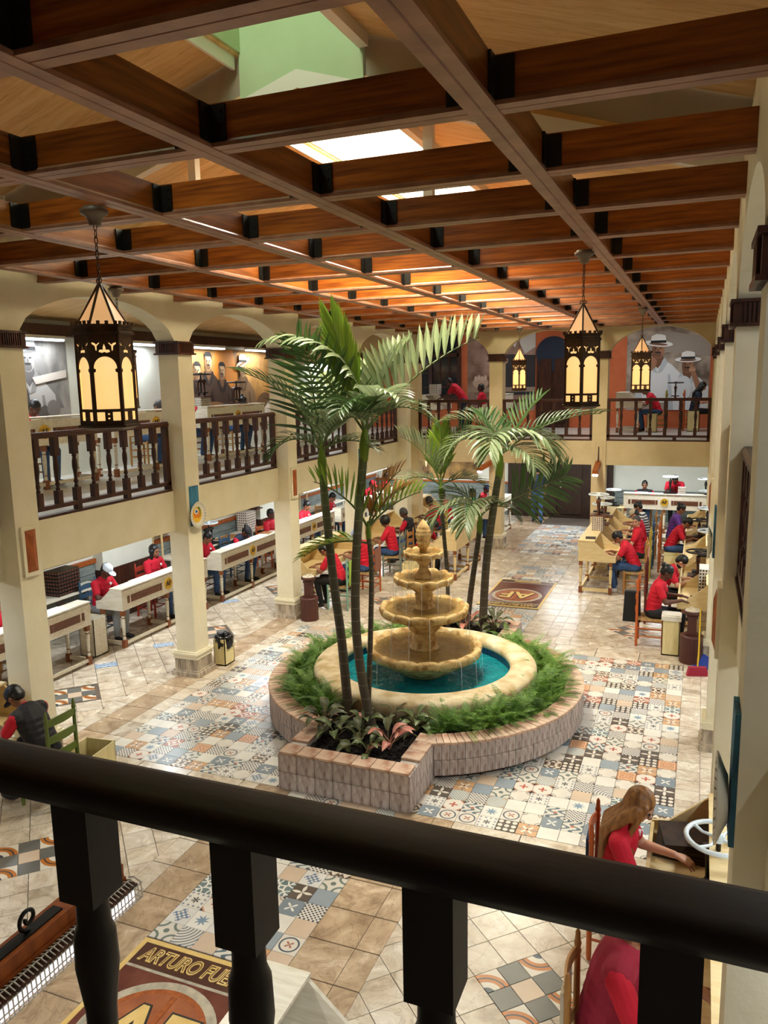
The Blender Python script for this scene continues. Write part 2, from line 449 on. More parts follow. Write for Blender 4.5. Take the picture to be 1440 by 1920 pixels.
# ---------------------------------------------------------------- patterned floor tile materials
TD = []
def tile_design(name, base, layers, rough=0.3):
    b = NB('encaustic tile ' + name)
    tc = b.node('ShaderNodeTexCoord'); sp = b.node('ShaderNodeSeparateXYZ'); b.put(sp.inputs[0], tc.outputs['UV'])
    m = b.m
    x, y = sp.outputs[0], sp.outputs[1]
    U = m('MULTIPLY_ADD', x, 2.0, -1.0); V = m('MULTIPLY_ADD', y, 2.0, -1.0)
    au = m('ABSOLUTE', U); av = m('ABSOLUTE', V)
    ln = lambda p, q: m('SQRT', m('ADD', m('MULTIPLY', p, p), m('MULTIPLY', q, q)))
    env = dict(m=m, x=x, y=y, U=U, V=V, au=au, av=av, r=ln(U, V), cs=m('ADD', au, av), mx=m('MAXIMUM', au, av), mn=m('MINIMUM', au, av), ln=ln)
    ia = m('SUBTRACT', 1.0, au); ib = m('SUBTRACT', 1.0, av)
    env['dc'] = ln(ia, ib); env['de'] = m('MINIMUM', ln(ia, av), ln(au, ib))
    env['th'] = m('ARCTAN2', V, U)
    env['lt'] = lambda p, q: m('LESS_THAN', p, q)
    env['gt'] = lambda p, q: m('GREATER_THAN', p, q)
    env['band'] = lambda p, c, w_: m('LESS_THAN', m('ABSOLUTE', m('SUBTRACT', p, c)), w_)
    env['sn'] = lambda p, k: m('ABSOLUTE', m('SINE', m('MULTIPLY', p, k)))
    env['si'] = lambda p, k: m('SINE', m('MULTIPLY', p, k))
    env['an'] = lambda p, q: m('MULTIPLY', p, q)
    env['fr'] = lambda p, k: m('FRACT', m('MULTIPLY', p, k))
    c = lin(base)
    for fn, col in layers:
        c = b.mix(fn(env), c if isinstance(c, bpy.types.NodeSocket) else c, lin(col))
    # gentle cement variation
    n = b.noise(b.coord('Object'), 5, 3)
    hs = b.node('ShaderNodeHueSaturation'); b.put(hs.inputs['Value'], m('MULTIPLY_ADD', n, 0.25, 0.86))
    oi = b.node('ShaderNodeObjectInfo')
    b.put(hs.inputs['Color'], c if isinstance(c, bpy.types.NodeSocket) else c)
    TD.append(b.done(hs.outputs[0], rough))
class E_(dict):
    __getattr__ = dict.__getitem__
def L(f): return lambda e: f(E_(e))
tile_design('octagon', 'DCD3C4', [(L(lambda e: e.lt(e.dc, .55)), '8E8880'), (L(lambda e: e.lt(e.dc, .46)), 'C9BEB0'), (L(lambda e: e.lt(e.dc, .25)), '4C423C')])
tile_design('plain cream', 'E2DBCE', [(L(lambda e: e.lt(e.cs, -1)), 'E2DBCE')])
tile_design('plain blue grey', '939CA2', [(L(lambda e: e.lt(e.cs, -1)), '939CA2')])
tile_design('plain sand', 'CDB59C', [(L(lambda e: e.lt(e.cs, -1)), 'CDB59C')])
tile_design('blue star', 'E2DCD0', [(L(lambda e: e.lt(e.m('ADD', e.r, e.m('MULTIPLY', e.sn(e.th, 4), .36)), .66)), '6C8292'), (L(lambda e: e.an(e.lt(e.m('ADD', e.r, e.m('MULTIPLY', e.sn(e.th, 4), .36)), .66), e.gt(e.si(e.th, 8), 0))), '8AA0B0')])
tile_design('orange flower', 'C99B6E', [(L(lambda e: e.band(e.dc, .98, .035)), '6E7A84'), (L(lambda e: e.lt(e.r, e.m('MULTIPLY', e.m('POWER', e.sn(e.th, 2), 3.0), .75))), 'E6DCCB'), (L(lambda e: e.lt(e.r, .14)), '6A3A28')])
tile_design('terracotta arcs', 'A8664E', [(L(lambda e: e.band(e.dc, .86, .09)), 'EADFCF'), (L(lambda e: e.lt(e.r, e.m('MULTIPLY', e.sn(e.th, 4), .34))), 'EADFCF')])
tile_design('honeycomb', '4B4038', [(L(lambda e: e.lt(e.ln(e.m('SUBTRACT', e.fr(e.x, 3), .5), e.m('SUBTRACT', e.fr(e.y, 3), .5)), .37)), 'DACFBF')])
tile_design('fine checks', 'E2DACD', [(L(lambda e: e.gt(e.m('MULTIPLY', e.si(e.U, 15.7), e.si(e.V, 15.7)), .12)), '45464A')])
tile_design('diamond stripes', 'DED6C9', [(L(lambda e: e.lt(e.fr(e.cs, 4.5), .42)), '47464B'), (L(lambda e: e.lt(e.cs, .78)), 'DED6C9'), (L(lambda e: e.lt(e.r, e.m('MULTIPLY', e.sn(e.th, 2), .55))), '4E565C')])
tile_design('fan arcs', 'D9D1C5', [(L(lambda e: e.lt(e.fr(e.ln(e.x, e.y), 6.5), .36)), '666C72')])
tile_design('brown petals', '5C5046', [(L(lambda e: e.lt(e.mn, e.m('MULTIPLY', e.sn(e.mx, 3.14), .16))), 'E2D8C8')])
tile_design('ringed medallion', 'D9CFC1', [(L(lambda e: e.band(e.r, .76, .075)), '4A555E'), (L(lambda e: e.lt(e.r, e.m('MULTIPLY', e.m('POWER', e.sn(e.th, 2), 2.0), .42))), '9C6048')])
tile_design('scrolls', 'D3CCBF', [(L(lambda e: e.gt(e.m('SINE', e.m('ADD', e.m('MULTIPLY', e.U, 6.0), e.m('MULTIPLY', e.si(e.V, 5.5), 2.4))), .35)), '55666E'), (L(lambda e: e.lt(e.r, .2)), 'B06A52')])
tile_design('linked rings', '6C7C7A', [(L(lambda e: e.band(e.de, .74, .085)), 'E6E1D6'), (L(lambda e: e.band(e.dc, .74, .07)), 'E6E1D6')])
tile_design('blue lace', 'DAD5CD', [(L(lambda e: e.an(e.lt(e.r, e.m('ADD', .66, e.m('MULTIPLY', e.m('COSINE', e.m('MULTIPLY', e.th, 4.0)), .16))), e.gt(e.m('MULTIPLY', e.si(e.U, 13), e.si(e.V, 13)), -.1))), '667C92')])
tile_design('orange square', 'C08258', [(L(lambda e: e.band(e.mx, .78, .045)), 'E6CBA8'), (L(lambda e: e.an(e.lt(e.mx, .62), e.lt(e.fr(e.m('SUBTRACT', e.au, e.av), 2.2), .24))), 'E6CBA8')])
tile_design('scattered stars', 'DED8CC', [(L(lambda e: e.lt(e.r, e.m('MULTIPLY', e.sn(e.th, 3), .4))), '3E3A3A'), (L(lambda e: e.an(e.gt(e.r, .5), e.lt(e.ln(e.m('SUBTRACT', e.fr(e.x, 4), .5), e.m('SUBTRACT', e.fr(e.y, 4), .5)), .24))), '8A8690')])
tile_design('grey diagonals', 'DAD4C8', [(L(lambda e: e.lt(e.fr(e.m('ADD', e.x, e.y), 6), .42)), '788688'), (L(lambda e: e.gt(e.cs, 1.45)), 'B5A18C')])
tile_design('quatrefoil', 'D7CEC0', [(L(lambda e: e.lt(e.dc, .82)), '6F7A70'), (L(lambda e: e.lt(e.dc, .6)), 'D7CEC0'), (L(lambda e: e.lt(e.r, .25)), '6F7A70')])
tile_design('pink cross octagon', 'E0D6C8', [(L(lambda e: e.gt(e.cs, 1.42)), 'C88E6E'), (L(lambda e: e.gt(e.cs, 1.62)), '4A3E3A'), (L(lambda e: e.an(e.lt(e.mn, .1), e.lt(e.mx, .45))), 'B5543A')])
tile_design('brown damask', 'D8CBB8', [(L(lambda e: e.gt(e.m('ADD', e.m('SINE', e.m('ADD', e.m('MULTIPLY', e.au, 9.0), e.m('MULTIPLY', e.si(e.av, 8), 1.6))), e.m('MULTIPLY', e.si(e.av, 9), .5)), .25)), '5A4838')])
tile_design('blue cross', '7E888E', [(L(lambda e: e.lt(e.r, e.m('MULTIPLY', e.m('POWER', e.sn(e.th, 2), 3.0), .62))), 'E4DED2'), (L(lambda e: e.lt(e.dc, .22)), 'C6C2B8')])
tile_design('inlay blue', 'C8D2DC', [(L(lambda e: e.gt(e.m('MULTIPLY', e.si(e.U, 9), e.si(e.V, 7)), .1)), '5A82B0'), (L(lambda e: e.gt(e.mx, .88)), '8AA6C4')])
tile_design('inlay orange', 'DDD3C2', [(L(lambda e: e.band(e.ln(e.x, e.y), .78, .2)), 'B9702F'), (L(lambda e: e.band(e.ln(e.x, e.y), .78, .035)), '2E3A44'), (L(lambda e: e.lt(e.ln(e.x, e.y), .3)), '36424C')])
tile_design('inlay slate', '6A6862', [(L(lambda e: e.lt(e.cs, -1)), '6A6862')])
NPAT = 23
WEIGHT = [3, 4, 2, 3, 1.6, 2, 1.6, 1.4, 2, 1, 1, 1.3, 1.8, 2, 1.5, 1.8, 1, 1.5, 1.2, 1.4, 1.8, 1.4, 1.8]
def _stone(name, c0, c1, c2, vein):
    b = NB(name); v = b.coord('Object', (1, 1, 1))
    oi = b.node('ShaderNodeObjectInfo'); gm = b.node('ShaderNodeNewGeometry')
    k = b.m('FRACT', b.m('ADD', oi.outputs['Random'], gm.outputs['Random Per Island']))
    cmb = b.node('ShaderNodeCombineXYZ'); b.put(cmb.inputs[2], b.m('MULTIPLY', k, 40.0))
    va = b.node('ShaderNodeVectorMath'); va.operation = 'ADD'; b.put(va.inputs[0], v); b.put(va.inputs[1], cmb.outputs[0]); v = va.outputs[0]
    f = b.noise(v, 3.2, 9, .66, .9)
    c = b.ramp(f, [(.30, lin(c0)), (.48, lin(c1)), (.66, lin(c2))])
    ve = b.m('LESS_THAN', b.m('ABSOLUTE', b.m('SUBTRACT', b.noise(v, 2.4, 6, .6, 1.6), .5)), .012)
    c = b.mix(b.m('MULTIPLY', ve, .28), c, lin(vein))
    hs = b.node('ShaderNodeHueSaturation'); b.put(hs.inputs['Value'], b.m('MULTIPLY_ADD', k, .18, .89)); b.put(hs.inputs['Color'], c)
    b.bump(b.noise(v, 30, 4), .05)
    return b.done(hs.outputs[0], b.m('MULTIPLY_ADD', f, .25, .12))
M['stone'] = _stone('travertine floor tile', 'A08C76', 'CFBFA9', 'E2D8C8', '8A745C')
M['stone_dark'] = _stone('brown travertine tile', '8A7056', 'B49A7C', 'CDB598', '6E5640')
M['floor_grout'] = plain('floor grout', '5E5044', 0.9)

# ---------------------------------------------------------------- floor
FLOOR = struct('floor', MB().span((-10.6, -2.4, -.30), (3.4, 24.8, -.008)), M['floor_grout'], label='tiled floor of the courtyard and galleries')
def unit_tile(k, s, name):
    mb = MB(); h = s / 2 - 0.0015; c = h - 0.002
    mb.add([(-c, -c, 0), (c, -c, 0), (c, c, 0), (-c, c, 0), (-h, -h, -.003), (h, -h, -.003), (h, h, -.003), (-h, h, -.003), (-h, -h, -.012), (h, -h, -.012), (h, h, -.012), (-h, h, -.012)],
           [(0, 1, 2, 3)] + [(i, 4 + i, 4 + (i + 1) % 4, (i + 1) % 4) for i in range(4)] + [(4 + i, 8 + i, 8 + (i + 1) % 4, 4 + (i + 1) % 4) for i in range(4)])
    me = mb.mesh(name, [TD[k]])
    uv = me.uv_layers.new(name='UVMap')
    for lp in me.loops:
        co = me.vertices[lp.vertex_index].co
        uv.data[lp.index].uv = (min(max(co.x / s + .5, 0), 1), min(max(co.y / s + .5, 0), 1))
    return me
TS = 0.2
umesh = [unit_tile(k, TS, 'patterned_tile') for k in range(NPAT)]
CXF, CYF = -3.29, 9.5
def in_fount(x, y):
    if math.hypot(x - CXF, y - CYF) < 1.9: return True
    return abs(x - CXF) < .64 and (6.95 < y < 12.05)
cells = []
def grid(x0, y0, nx, ny, s):
    for i in range(nx):
        for j in range(ny):
            x = x0 + (i + .5) * s; y = y0 + (j + .5) * s
            if not in_fount(x, y): cells.append((x, y))
grid(-6.49, 6.88, 32, 26, TS)
grid(-3.89, 4.48, 6, 12, TS)
grid(-3.89, 12.08, 6, 11, TS)
grid(-3.89, 16.34, 6, 7, TS)
grid(-4.29, 19.1, 10, 20, TS)
camp = Vector((0, 0, 4.3))
def onscreen(x, y, z=0):
    d = Vector((x, y, z)) - camp
    u = 720 + 1478 * d.dot(cx) / -d.dot(cz); v = 960 - 1478 * d.dot(cy) / -d.dot(cz)
    return u, v, -d.dot(cz)
def hidden_by_rail(u, v):
    return v > 1382 + .2014 * u and v < 1492 + .2417 * u
def vis_rank(x, y):
    u, v, d = onscreen(x, y)
    ok = 0 < u < 1440 and 0 < v < 1920 and not hidden_by_rail(u, v)
    return (0 if ok else 1, d)
cells.sort(key=lambda c: vis_rank(*c))
RT = random.Random(3)
last = {}
def pick(x, y):
    for _ in range(6):
        k = RT.choices(range(NPAT), WEIGHT)[0]
        if last.get((round(x / TS), round(y / TS) - 1)) != k and last.get((round(x / TS) - 1, round(y / TS))) != k: break
    last[(round(x / TS), round(y / TS))] = k
    return k
rest = MB(); rest_uv = []
for n, (x, y) in enumerate(cells):
    k = pick(x, y); q = RT.randrange(4)
    if n < 300:
        o = obj('patterned_tile', umesh[k], FLOOR, (x, y, 0), (0, 0, q * PI / 2))
    else:
        h = TS / 2 - .0015
        rest.add([(x - h, y - h, 0), (x + h, y - h, 0), (x + h, y + h, 0), (x - h, y + h, 0)], [(0, 1, 2, 3)], k)
        u4 = [(0, 0), (1, 0), (1, 1), (0, 1)]
        rest_uv += u4[q:] + u4[:q]
me = rest.mesh('patterned_tiling', TD[:NPAT])
uv = me.uv_layers.new(name='UVMap')
for i, p in enumerate(rest_uv): uv.data[i].uv = p
tag(obj('patterned_tiling', me, FLOOR), kind='stuff')

def clip(poly, x0, y0, x1, y1):
    for ax, v, sg in ((0, x0, 1), (0, x1, -1), (1, y0, 1), (1, y1, -1)):
        out = []
        for i in range(len(poly)):
            a, b = poly[i], poly[(i + 1) % len(poly)]
            da, db = (a[ax] - v) * sg, (b[ax] - v) * sg
            if da >= 0: out.append(a)
            if (da >= 0) != (db >= 0):
                t = da / (da - db); out.append((a[0] + (b[0] - a[0]) * t, a[1] + (b[1] - a[1]) * t))
        poly = out
        if len(poly) < 3: return []
    return poly
stones = []   # (polygon, material index)
def area2(p): return sum(p[i][0] * p[(i + 1) % len(p)][1] - p[(i + 1) % len(p)][0] * p[i][1] for i in range(len(p))) / 2
def strip(x0, y0, x1, y1, sx, sy, mi):
    nx = max(1, round((x1 - x0) / sx)); ny = max(1, round((y1 - y0) / sy))
    a = (x1 - x0) / nx; b = (y1 - y0) / ny
    for i in range(nx):
        for j in range(ny):
            stones.append(([(x0 + i * a, y0 + j * b), (x0 + (i + 1) * a, y0 + j * b), (x0 + (i + 1) * a, y0 + (j + 1) * b), (x0 + i * a, y0 + (j + 1) * b)], mi))
inlays = []
DS = .276
def diag(x0, y0, x1, y1, inl=(), s=DS, mi=0):
    c = math.sqrt(.5); ox, oy = (inl[0] if inl else (x0, y0))
    N = int(max(x1 - x0, y1 - y0) / s * 1.6) + 12
    dead = set()
    for (ix, iy) in inl:
        a = round(((ix - ox) + (iy - oy)) * c / s); b = round((-(ix - ox) + (iy - oy)) * c / s)
        for da in (0, -1):
            for db in (0, -1): dead.add((a + da, b + db))
        px = ox + (a - b) * c * s; py = oy + (a + b) * c * s
        inlays.append((px, py))
    for i in range(-N, N):
        for j in range(-N, N):
            if (i, j) in dead: continue
            q = [(ox + (a - b) * c * s, oy + (a + b) * c * s) for a, b in ((i, j), (i + 1, j), (i + 1, j + 1), (i, j + 1))]
            if max(p[0] for p in q) < x0 or min(p[0] for p in q) > x1 or max(p[1] for p in q) < y0 or min(p[1] for p in q) > y1: continue
            q = clip(q, x0, y0, x1, y1)
            if len(q) >= 3 and area2(q) > .002: stones.append((q, mi))
# borders round the patterned square and its strips
strip(-6.72, 6.5, -6.49, 19.3, .23, .4, 0); strip(-7.12, 6.5, -6.72, 19.3, .4, .4, 1); strip(-7.32, 1, -7.12, 24.5, .2, .4, 0)
strip(-.09, 6.5, .15, 12.5, .24, .22, 0); strip(.15, 1, .45, 24.5, .3, .3, 0)
strip(-6.49, 12.08, -3.89, 12.5, .6, .42, 0); strip(-2.69, 12.08, -.09, 12.5, .6, .42, 0)
strip(-6.49, 6.5, -4.49, 6.88, .6, .38, 0); strip(-2.09, 6.5, -.09, 6.88, .6, .38, 0)
strip(-4.29, 1.0, -3.89, 6.88, .4, .4, 1); strip(-4.49, 1.0, -4.29, 6.88, .2, .4, 0)
strip(-2.69, 1.0, -2.29, 6.88, .4, .4, 1); strip(-2.29, 1.0, -2.09, 6.88, .2, .4, 1)
strip(-4.29, 12.5, -3.89, 19.1, .4, .4, 0); strip(-2.69, 12.5, -2.29, 19.1, .4, .4, 0); strip(-2.29, 12.5, -2.09, 19.1, .2, .4, 0); strip(-2.09, 12.5, -1.85, 19.1, .24, .4, 0); strip(-1.85, 12.5, -1.55, 19.1, .3, .2, 0)
strip(-3.89, 17.74, -2.69, 19.1, .4, .34, 0); strip(-5.1, 19.3, -4.29, 24.5, .4, .3, 1); strip(-2.29, 19.1, -1.55, 24.5, .37, .4, 0)
diag(-7.12, 1, -4.49, 6.5, [(-5.62, 4.96)])
diag(-2.09, 1, .15, 6.5, [(-.97, 4.97)])
diag(-6.49, 12.5, -4.29, 19.3, [(-5.6, 14.0), (-5.5, 16.9)])
diag(-1.55, 12.5, .15, 24.5, [(-.95, 13.55), (-.95, 16.6)])
diag(-10.3, 1, -7.32, 24.5, [(-8.05, 8.15), (-8.0, 11.2), (-8.0, 14.3), (-8.0, 17.4)], .33)
diag(.45, 1, 3.3, 24.5)
strip(-7.12, 19.3, -5.1, 24.5, .4, .4, 0)
for (px, py) in inlays:
    for i in (-1, 0, 1):
        for j in (-1, 0, 1):
            s3 = DS * 2 / 3; c = math.sqrt(.5)
            k = 25 if (i + j) % 2 else (3 if i == 0 and j == 0 else 24)
            key = 'i%d' % k
            if key not in last: last[key] = unit_tile(k, s3, 'inlay_tile')
            obj('inlay_tile', last[key], FLOOR, (px + (i - j) * c * s3, py + (i + j) * c * s3, 0.0), (0, 0, PI / 4 + (PI if i > 0 else 0)))
for (px, py) in ((-8.45, 9.25), (-8.2, 10.35), (-8.6, 13.0), (-8.1, 15.9), (-.72, 15.0)):
    if 'b' not in last: last['b'] = unit_tile(23, .22, 'inlay_tile')
    obj('inlay_tile', last['b'], FLOOR, (px, py, .004), (0, 0, PI / 4), (1.5, .85, 1))
def stone_mesh(mb, q, mi):
    gx = sum(p[0] for p in q) / len(q); gy = sum(p[1] for p in q) / len(q)
    k = [(gx + (p[0] - gx) * .985, gy + (p[1] - gy) * .968) for p in q]; n = len(q)
    mb.add([(p[0], p[1], -.001) for p in k] + [(gx + (p[0] - gx) * .978, gy + (p[1] - gy) * .978, -.012) for p in q],
           [list(range(n))] + [(i, n + i, n + (i + 1) % n, (i + 1) % n) for i in range(n)], mi)
stones.sort(key=lambda t: vis_rank(sum(p[0] for p in t[0]) / len(t[0]), sum(p[1] for p in t[0]) / len(t[0])))
smats = [M['stone'], M['stone_dark']]
rb = MB()
for n, (q, mi) in enumerate(stones):
    if n < 300:
        mb = MB(); stone_mesh(mb, q, 0); mb.build('stone_tile', smats[mi], FLOOR)
    else: stone_mesh(rb, q, mi)
tag(rb.build('stone_tiling', smats, FLOOR), kind='stuff')

# two inlaid medallion panels with lettering, set in the floor
def medallion(yc, rz, label, cat='floor sign'):
    t = thing('floor_medallion', label, cat, (-3.29, yc, 0), rz, 'inlaid medallions in the floor')
    W, H = .6, 1.02
    MB().span((-W, -H, -.012), (W, H, .002)).build('border_frame', M['gold_flat'], t)
    MB().span((-W + .045, -H + .045, -.012), (W - .045, H - .045, .0035)).build('field', M['med_field'], t)
    for z0, z1, nm in ((.745, H - .045, 'title_band'), (-H + .045, -.79, 'foot_band')): MB().span((-W + .045, z0, -.012), (W - .045, z1, .0042)).build(nm, M['med_dark'], t)
    for z0 in (.72, -.79): MB().span((-W + .045, z0, -.012), (W - .045, z0 + .025, .005)).build('divider_strip', M['med_grey'], t)
    MB().span((-.28, -.92, -.012), (.28, -.86, .006)).build('foot_bar', M['gold_flat'], t)
    me1 = text_mesh('lettering', 'ARTURO FUENTE', .175, .004, .18, .007, M['gold_flat']); me2 = text_mesh('lettering_core', 'ARTURO FUENTE', .175, .004, .18, -.005, M['med_dark'])
    s = 1.04 / max(me1.vertices, key=lambda v_: v_.co.x).co.x / 2
    a = obj('lettering', me1, t, (0, .858, .006), None, (s, 1.1, 1))
    obj('lettering_core', me2, a, (0, 0, .0025))
    cyc = .20
    for r, z, mt, nm in ((.50, .006, 'med_grey', 'outer_ring'), (.43, .008, 'plaque', 'inner_ring'), (.385, .010, 'med_orange', 'disc')):
        MB().lathe([(r, -.012), (r, z)], 48, smooth=False).build(nm, M[mt], t, (0, cyc, 0))
    for body, off, zz, mt in (('AF', .030, .010, M['black']), ('AF', .012, .0125, M['gold_flat'])):
        me = text_mesh('monogram', body, .62, .002, 0, off, mt)
        obj('monogram', me, t, (0, cyc - .01, zz + .002), None, (.90, 1.0, 1))
    MB().span((-.022, -.37, .010), (.022, .37, .0155)).build('monogram_bar', M['plaque'], t, (.0, cyc, 0))
    return t
M['med_field'] = mottled('polished red brown stone', '5A3028', '744438', 4, 0.2, detail=6)
M['med_orange'] = mottled('orange stone disc', '8E4E30', 'A8643E', 5, .35)
M['med_dark'] = plain('dark brown inlay', '4A2A1E', 0.3)
M['med_grey'] = mottled('grey stone band', '9A907E', 'BDB29C', 12, 0.4)
medallion(3.44, 0.0, 'near inlaid floor panel, brown and gold monogram with lettering, below the foreground railing')
medallion(15.38, PI, 'far inlaid floor panel, brown and gold monogram, in the aisle behind the fountain')
# ---------------------------------------------------------------- room shell
G = 2.78
LY = [.22, 3.27, 6.27, 9.33, 12.38, 15.43, 18.48]
CW = .33
def wall(name, a, b, mat, label=None): return struct(name, MB().span(a, b), mat, label=label)
wall('wall_left', (-10.6, -2.4, -.3), (-10.2, 24.8, 5.5), M['white_wall'])
wall('wall_right', (3.2, -2.4, -.3), (3.5, 24.8, 5.5), M['white_wall'])
wall('wall_far', (-10.6, 24.5, -.3), (3.5, 24.8, 2.5), M['white_wall'])
wall('wall_far_upper', (-10.6, 24.5, 2.5), (3.5, 24.8, 7.2), M['orange_wall'])
wall('wall_near', (-10.6, -2.6, -.3), (3.5, -2.3, 7.4), M['taupe'])
# gallery slabs and their tiled floors
def slab(name, x0, y0, x1, y1):
    return struct(name, MB().span((x0, y0, 2.5), (x1, y1, G - .002)), M['gal_floor'])
M['gal_floor'] = mottled('pale gallery floor tile', 'B9B6AE', 'D8D6CE', 3, 0.3, detail=6)
slab('gallery_floor', -10.2, 1.0, -7.15, 24.5); slab('gallery_floor', .5, 1.0, 3.2, 24.5)
slab('gallery_floor', -7.15, 19.6, .5, 24.5); slab('gallery_floor', -10.2, -2.3, 3.2, 1.0)
# edge beams (fascias)
wall('fascia_beam', (-7.24, 1.0, 2.2), (-7.04, 19.6, G), M['stucco'])
wall('fascia_beam', (.32, 1.0, 2.2), (.52, 19.6, G), M['stucco'])
wall('fascia_beam', (-7.24, 19.45, 2.2), (.52, 19.65, G), M['stucco_tan'])
wall('fascia_beam', (-7.24, .80, 2.2), (.52, 1.0, G), M['stucco_tan'])

def arch_z(t, spring, apex): return spring + (apex - spring) * (max(0.0, 1 - t * t)) ** .62
def arcade(name, axis, lo, hi, posts, spring, apex, top, mat, ends):
    """wall strip over the columns with an arched soffit in every bay"""
    mb = MB(); prof = []
    a = ends[0]
    edges = [(p, p + w_) for p, w_ in posts]
    pts = [(ends[0], spring)]
    for i, (p0, p1) in enumerate(edges):
        b0 = edges[i - 1][1] if i else None
        if b0 is not None:
            for k in range(0, 25):
                t = -1 + 2 * k / 24
                pts.append((b0 + (p0 - b0) * k / 24, arch_z(t, spring, apex)))
        pts += [(p0, spring), (p1, spring)]
    pts.append((ends[1], spring))
    for (u0, z0), (u1, z1) in zip(pts[:-1], pts[1:]):
        if u1 - u0 < 1e-5: continue
        Q = lambda u, w_, z: (w_, u, z) if axis == 'y' else (u, w_, z)
        mb.add([Q(u0, lo, z0), Q(u1, lo, z1), Q(u1, lo, top), Q(u0, lo, top), Q(u0, hi, z0), Q(u1, hi, z1), Q(u1, hi, top), Q(u0, hi, top)],
               [(0, 1, 2, 3), (5, 4, 7, 6), (4, 5, 1, 0)])
    return struct(name, mb, mat)
arcade('wall_left_arcade', 'y', -7.16, -6.86, [(y, CW) for y in LY], 4.89, 5.36, 5.9, M['stucco'], (-2.3, 19.45))
arcade('wall_right_arcade', 'y', .20, .50, [(y, CW) for y in LY], 4.82, 5.36, 5.9, M['stucco'], (-2.3, 19.45))
FX = [-7.16, -4.94, -2.42, .19]
arcade('wall_far_arcade', 'x', 19.45, 19.72, [(x, .32) for x in FX], 4.78, 5.42, 6.95, M['stucco_tan'], (-10.2, 3.2))
# ---- columns
def cap_mesh(zb, zt):
    mb = MB(); h = CW / 2
    mb.box((0, 0, (zb + zt) / 2), (CW + .05, CW + .05, zt - zb))
    mb.box((0, 0, zt - .012), (CW + .09, CW + .09, .024)); mb.box((0, 0, zb + .012), (CW + .09, CW + .09, .024))
    for k in range(9):
        q = -h + .05 + k * (CW - .10) / 8
        for sg in (-1, 1):
            mb.box((q, sg * (h + .032), (zb + zt) / 2), (.014, .016, zt - zb - .06)); mb.box((sg * (h + .032), q, (zb + zt) / 2), (.016, .014, zt - zb - .06))
    return mb.mesh('capital', [M['dark_wood']])
capm = cap_mesh(4.71, 4.89); capr = cap_mesh(4.63, 4.82)
def plinth_mesh():
    mb = MB(); W = CW + .06
    mb.box((0, 0, .03), (W + .08, W + .08, .06)); mb.box((0, 0, .075), (W + .04, W + .04, .03))
    mb.box((0, 0, .17), (W, W, .18))
    for k in range(12):
        q = -W / 2 + .02 + k * (W - .04) / 11
        for sg in (-1, 1):
            mb.box((q, sg * W / 2, .17), (.018, .012, .16)); mb.box((sg * W / 2, q, .17), (.012, .018, .16))
    mb2 = MB()
    mb2.box((0, 0, .29), (W + .02, W + .02, .06)); mb2.box((0, 0, .335), (W + .05, W + .05, .03)); mb2.box((0, 0, .36), (W + .01, W + .01, .02))
    return mb.mesh('plinth', [M['plinth']]), mb2.mesh('plinth_cap', [M['stucco']])
plm, plc = plinth_mesh()
def shaft(z0, z1, mat):
    return MB().span((-CW / 2, -CW / 2, z0), (CW / 2, CW / 2, z1)).mesh('shaft', [mat])
sh_l = shaft(.35, 4.9, M['stucco']); sh_t = shaft(.35, 4.9, M['stucco_tan'])
def column(x, y, shm, cm, label):
    t = thing('column', label, None, (x, y, 0)); t['kind'] = 'structure'
    obj('shaft', shm, t); obj('plinth', plm, t); obj('plinth_cap', plc, t); obj('capital', cm, t)
for i, y in enumerate(LY[1:]): column(-6.985, y + CW / 2, sh_l, capm, 'cream column of the left arcade with dark slatted capital')
for i, y in enumerate(LY[1:]): column(.365, y + CW / 2, sh_l, capr, 'cream column of the right arcade with dark slatted capital')
for x in FX[1:3]: column(x + .16, 19.58, sh_t, capm, 'tan column of the far arcade with dark capital')
column(-7.0, 19.58, sh_t, capm, 'tan corner column at the far left'); column(.35, 19.58, sh_t, capm, 'tan corner column at the far right')

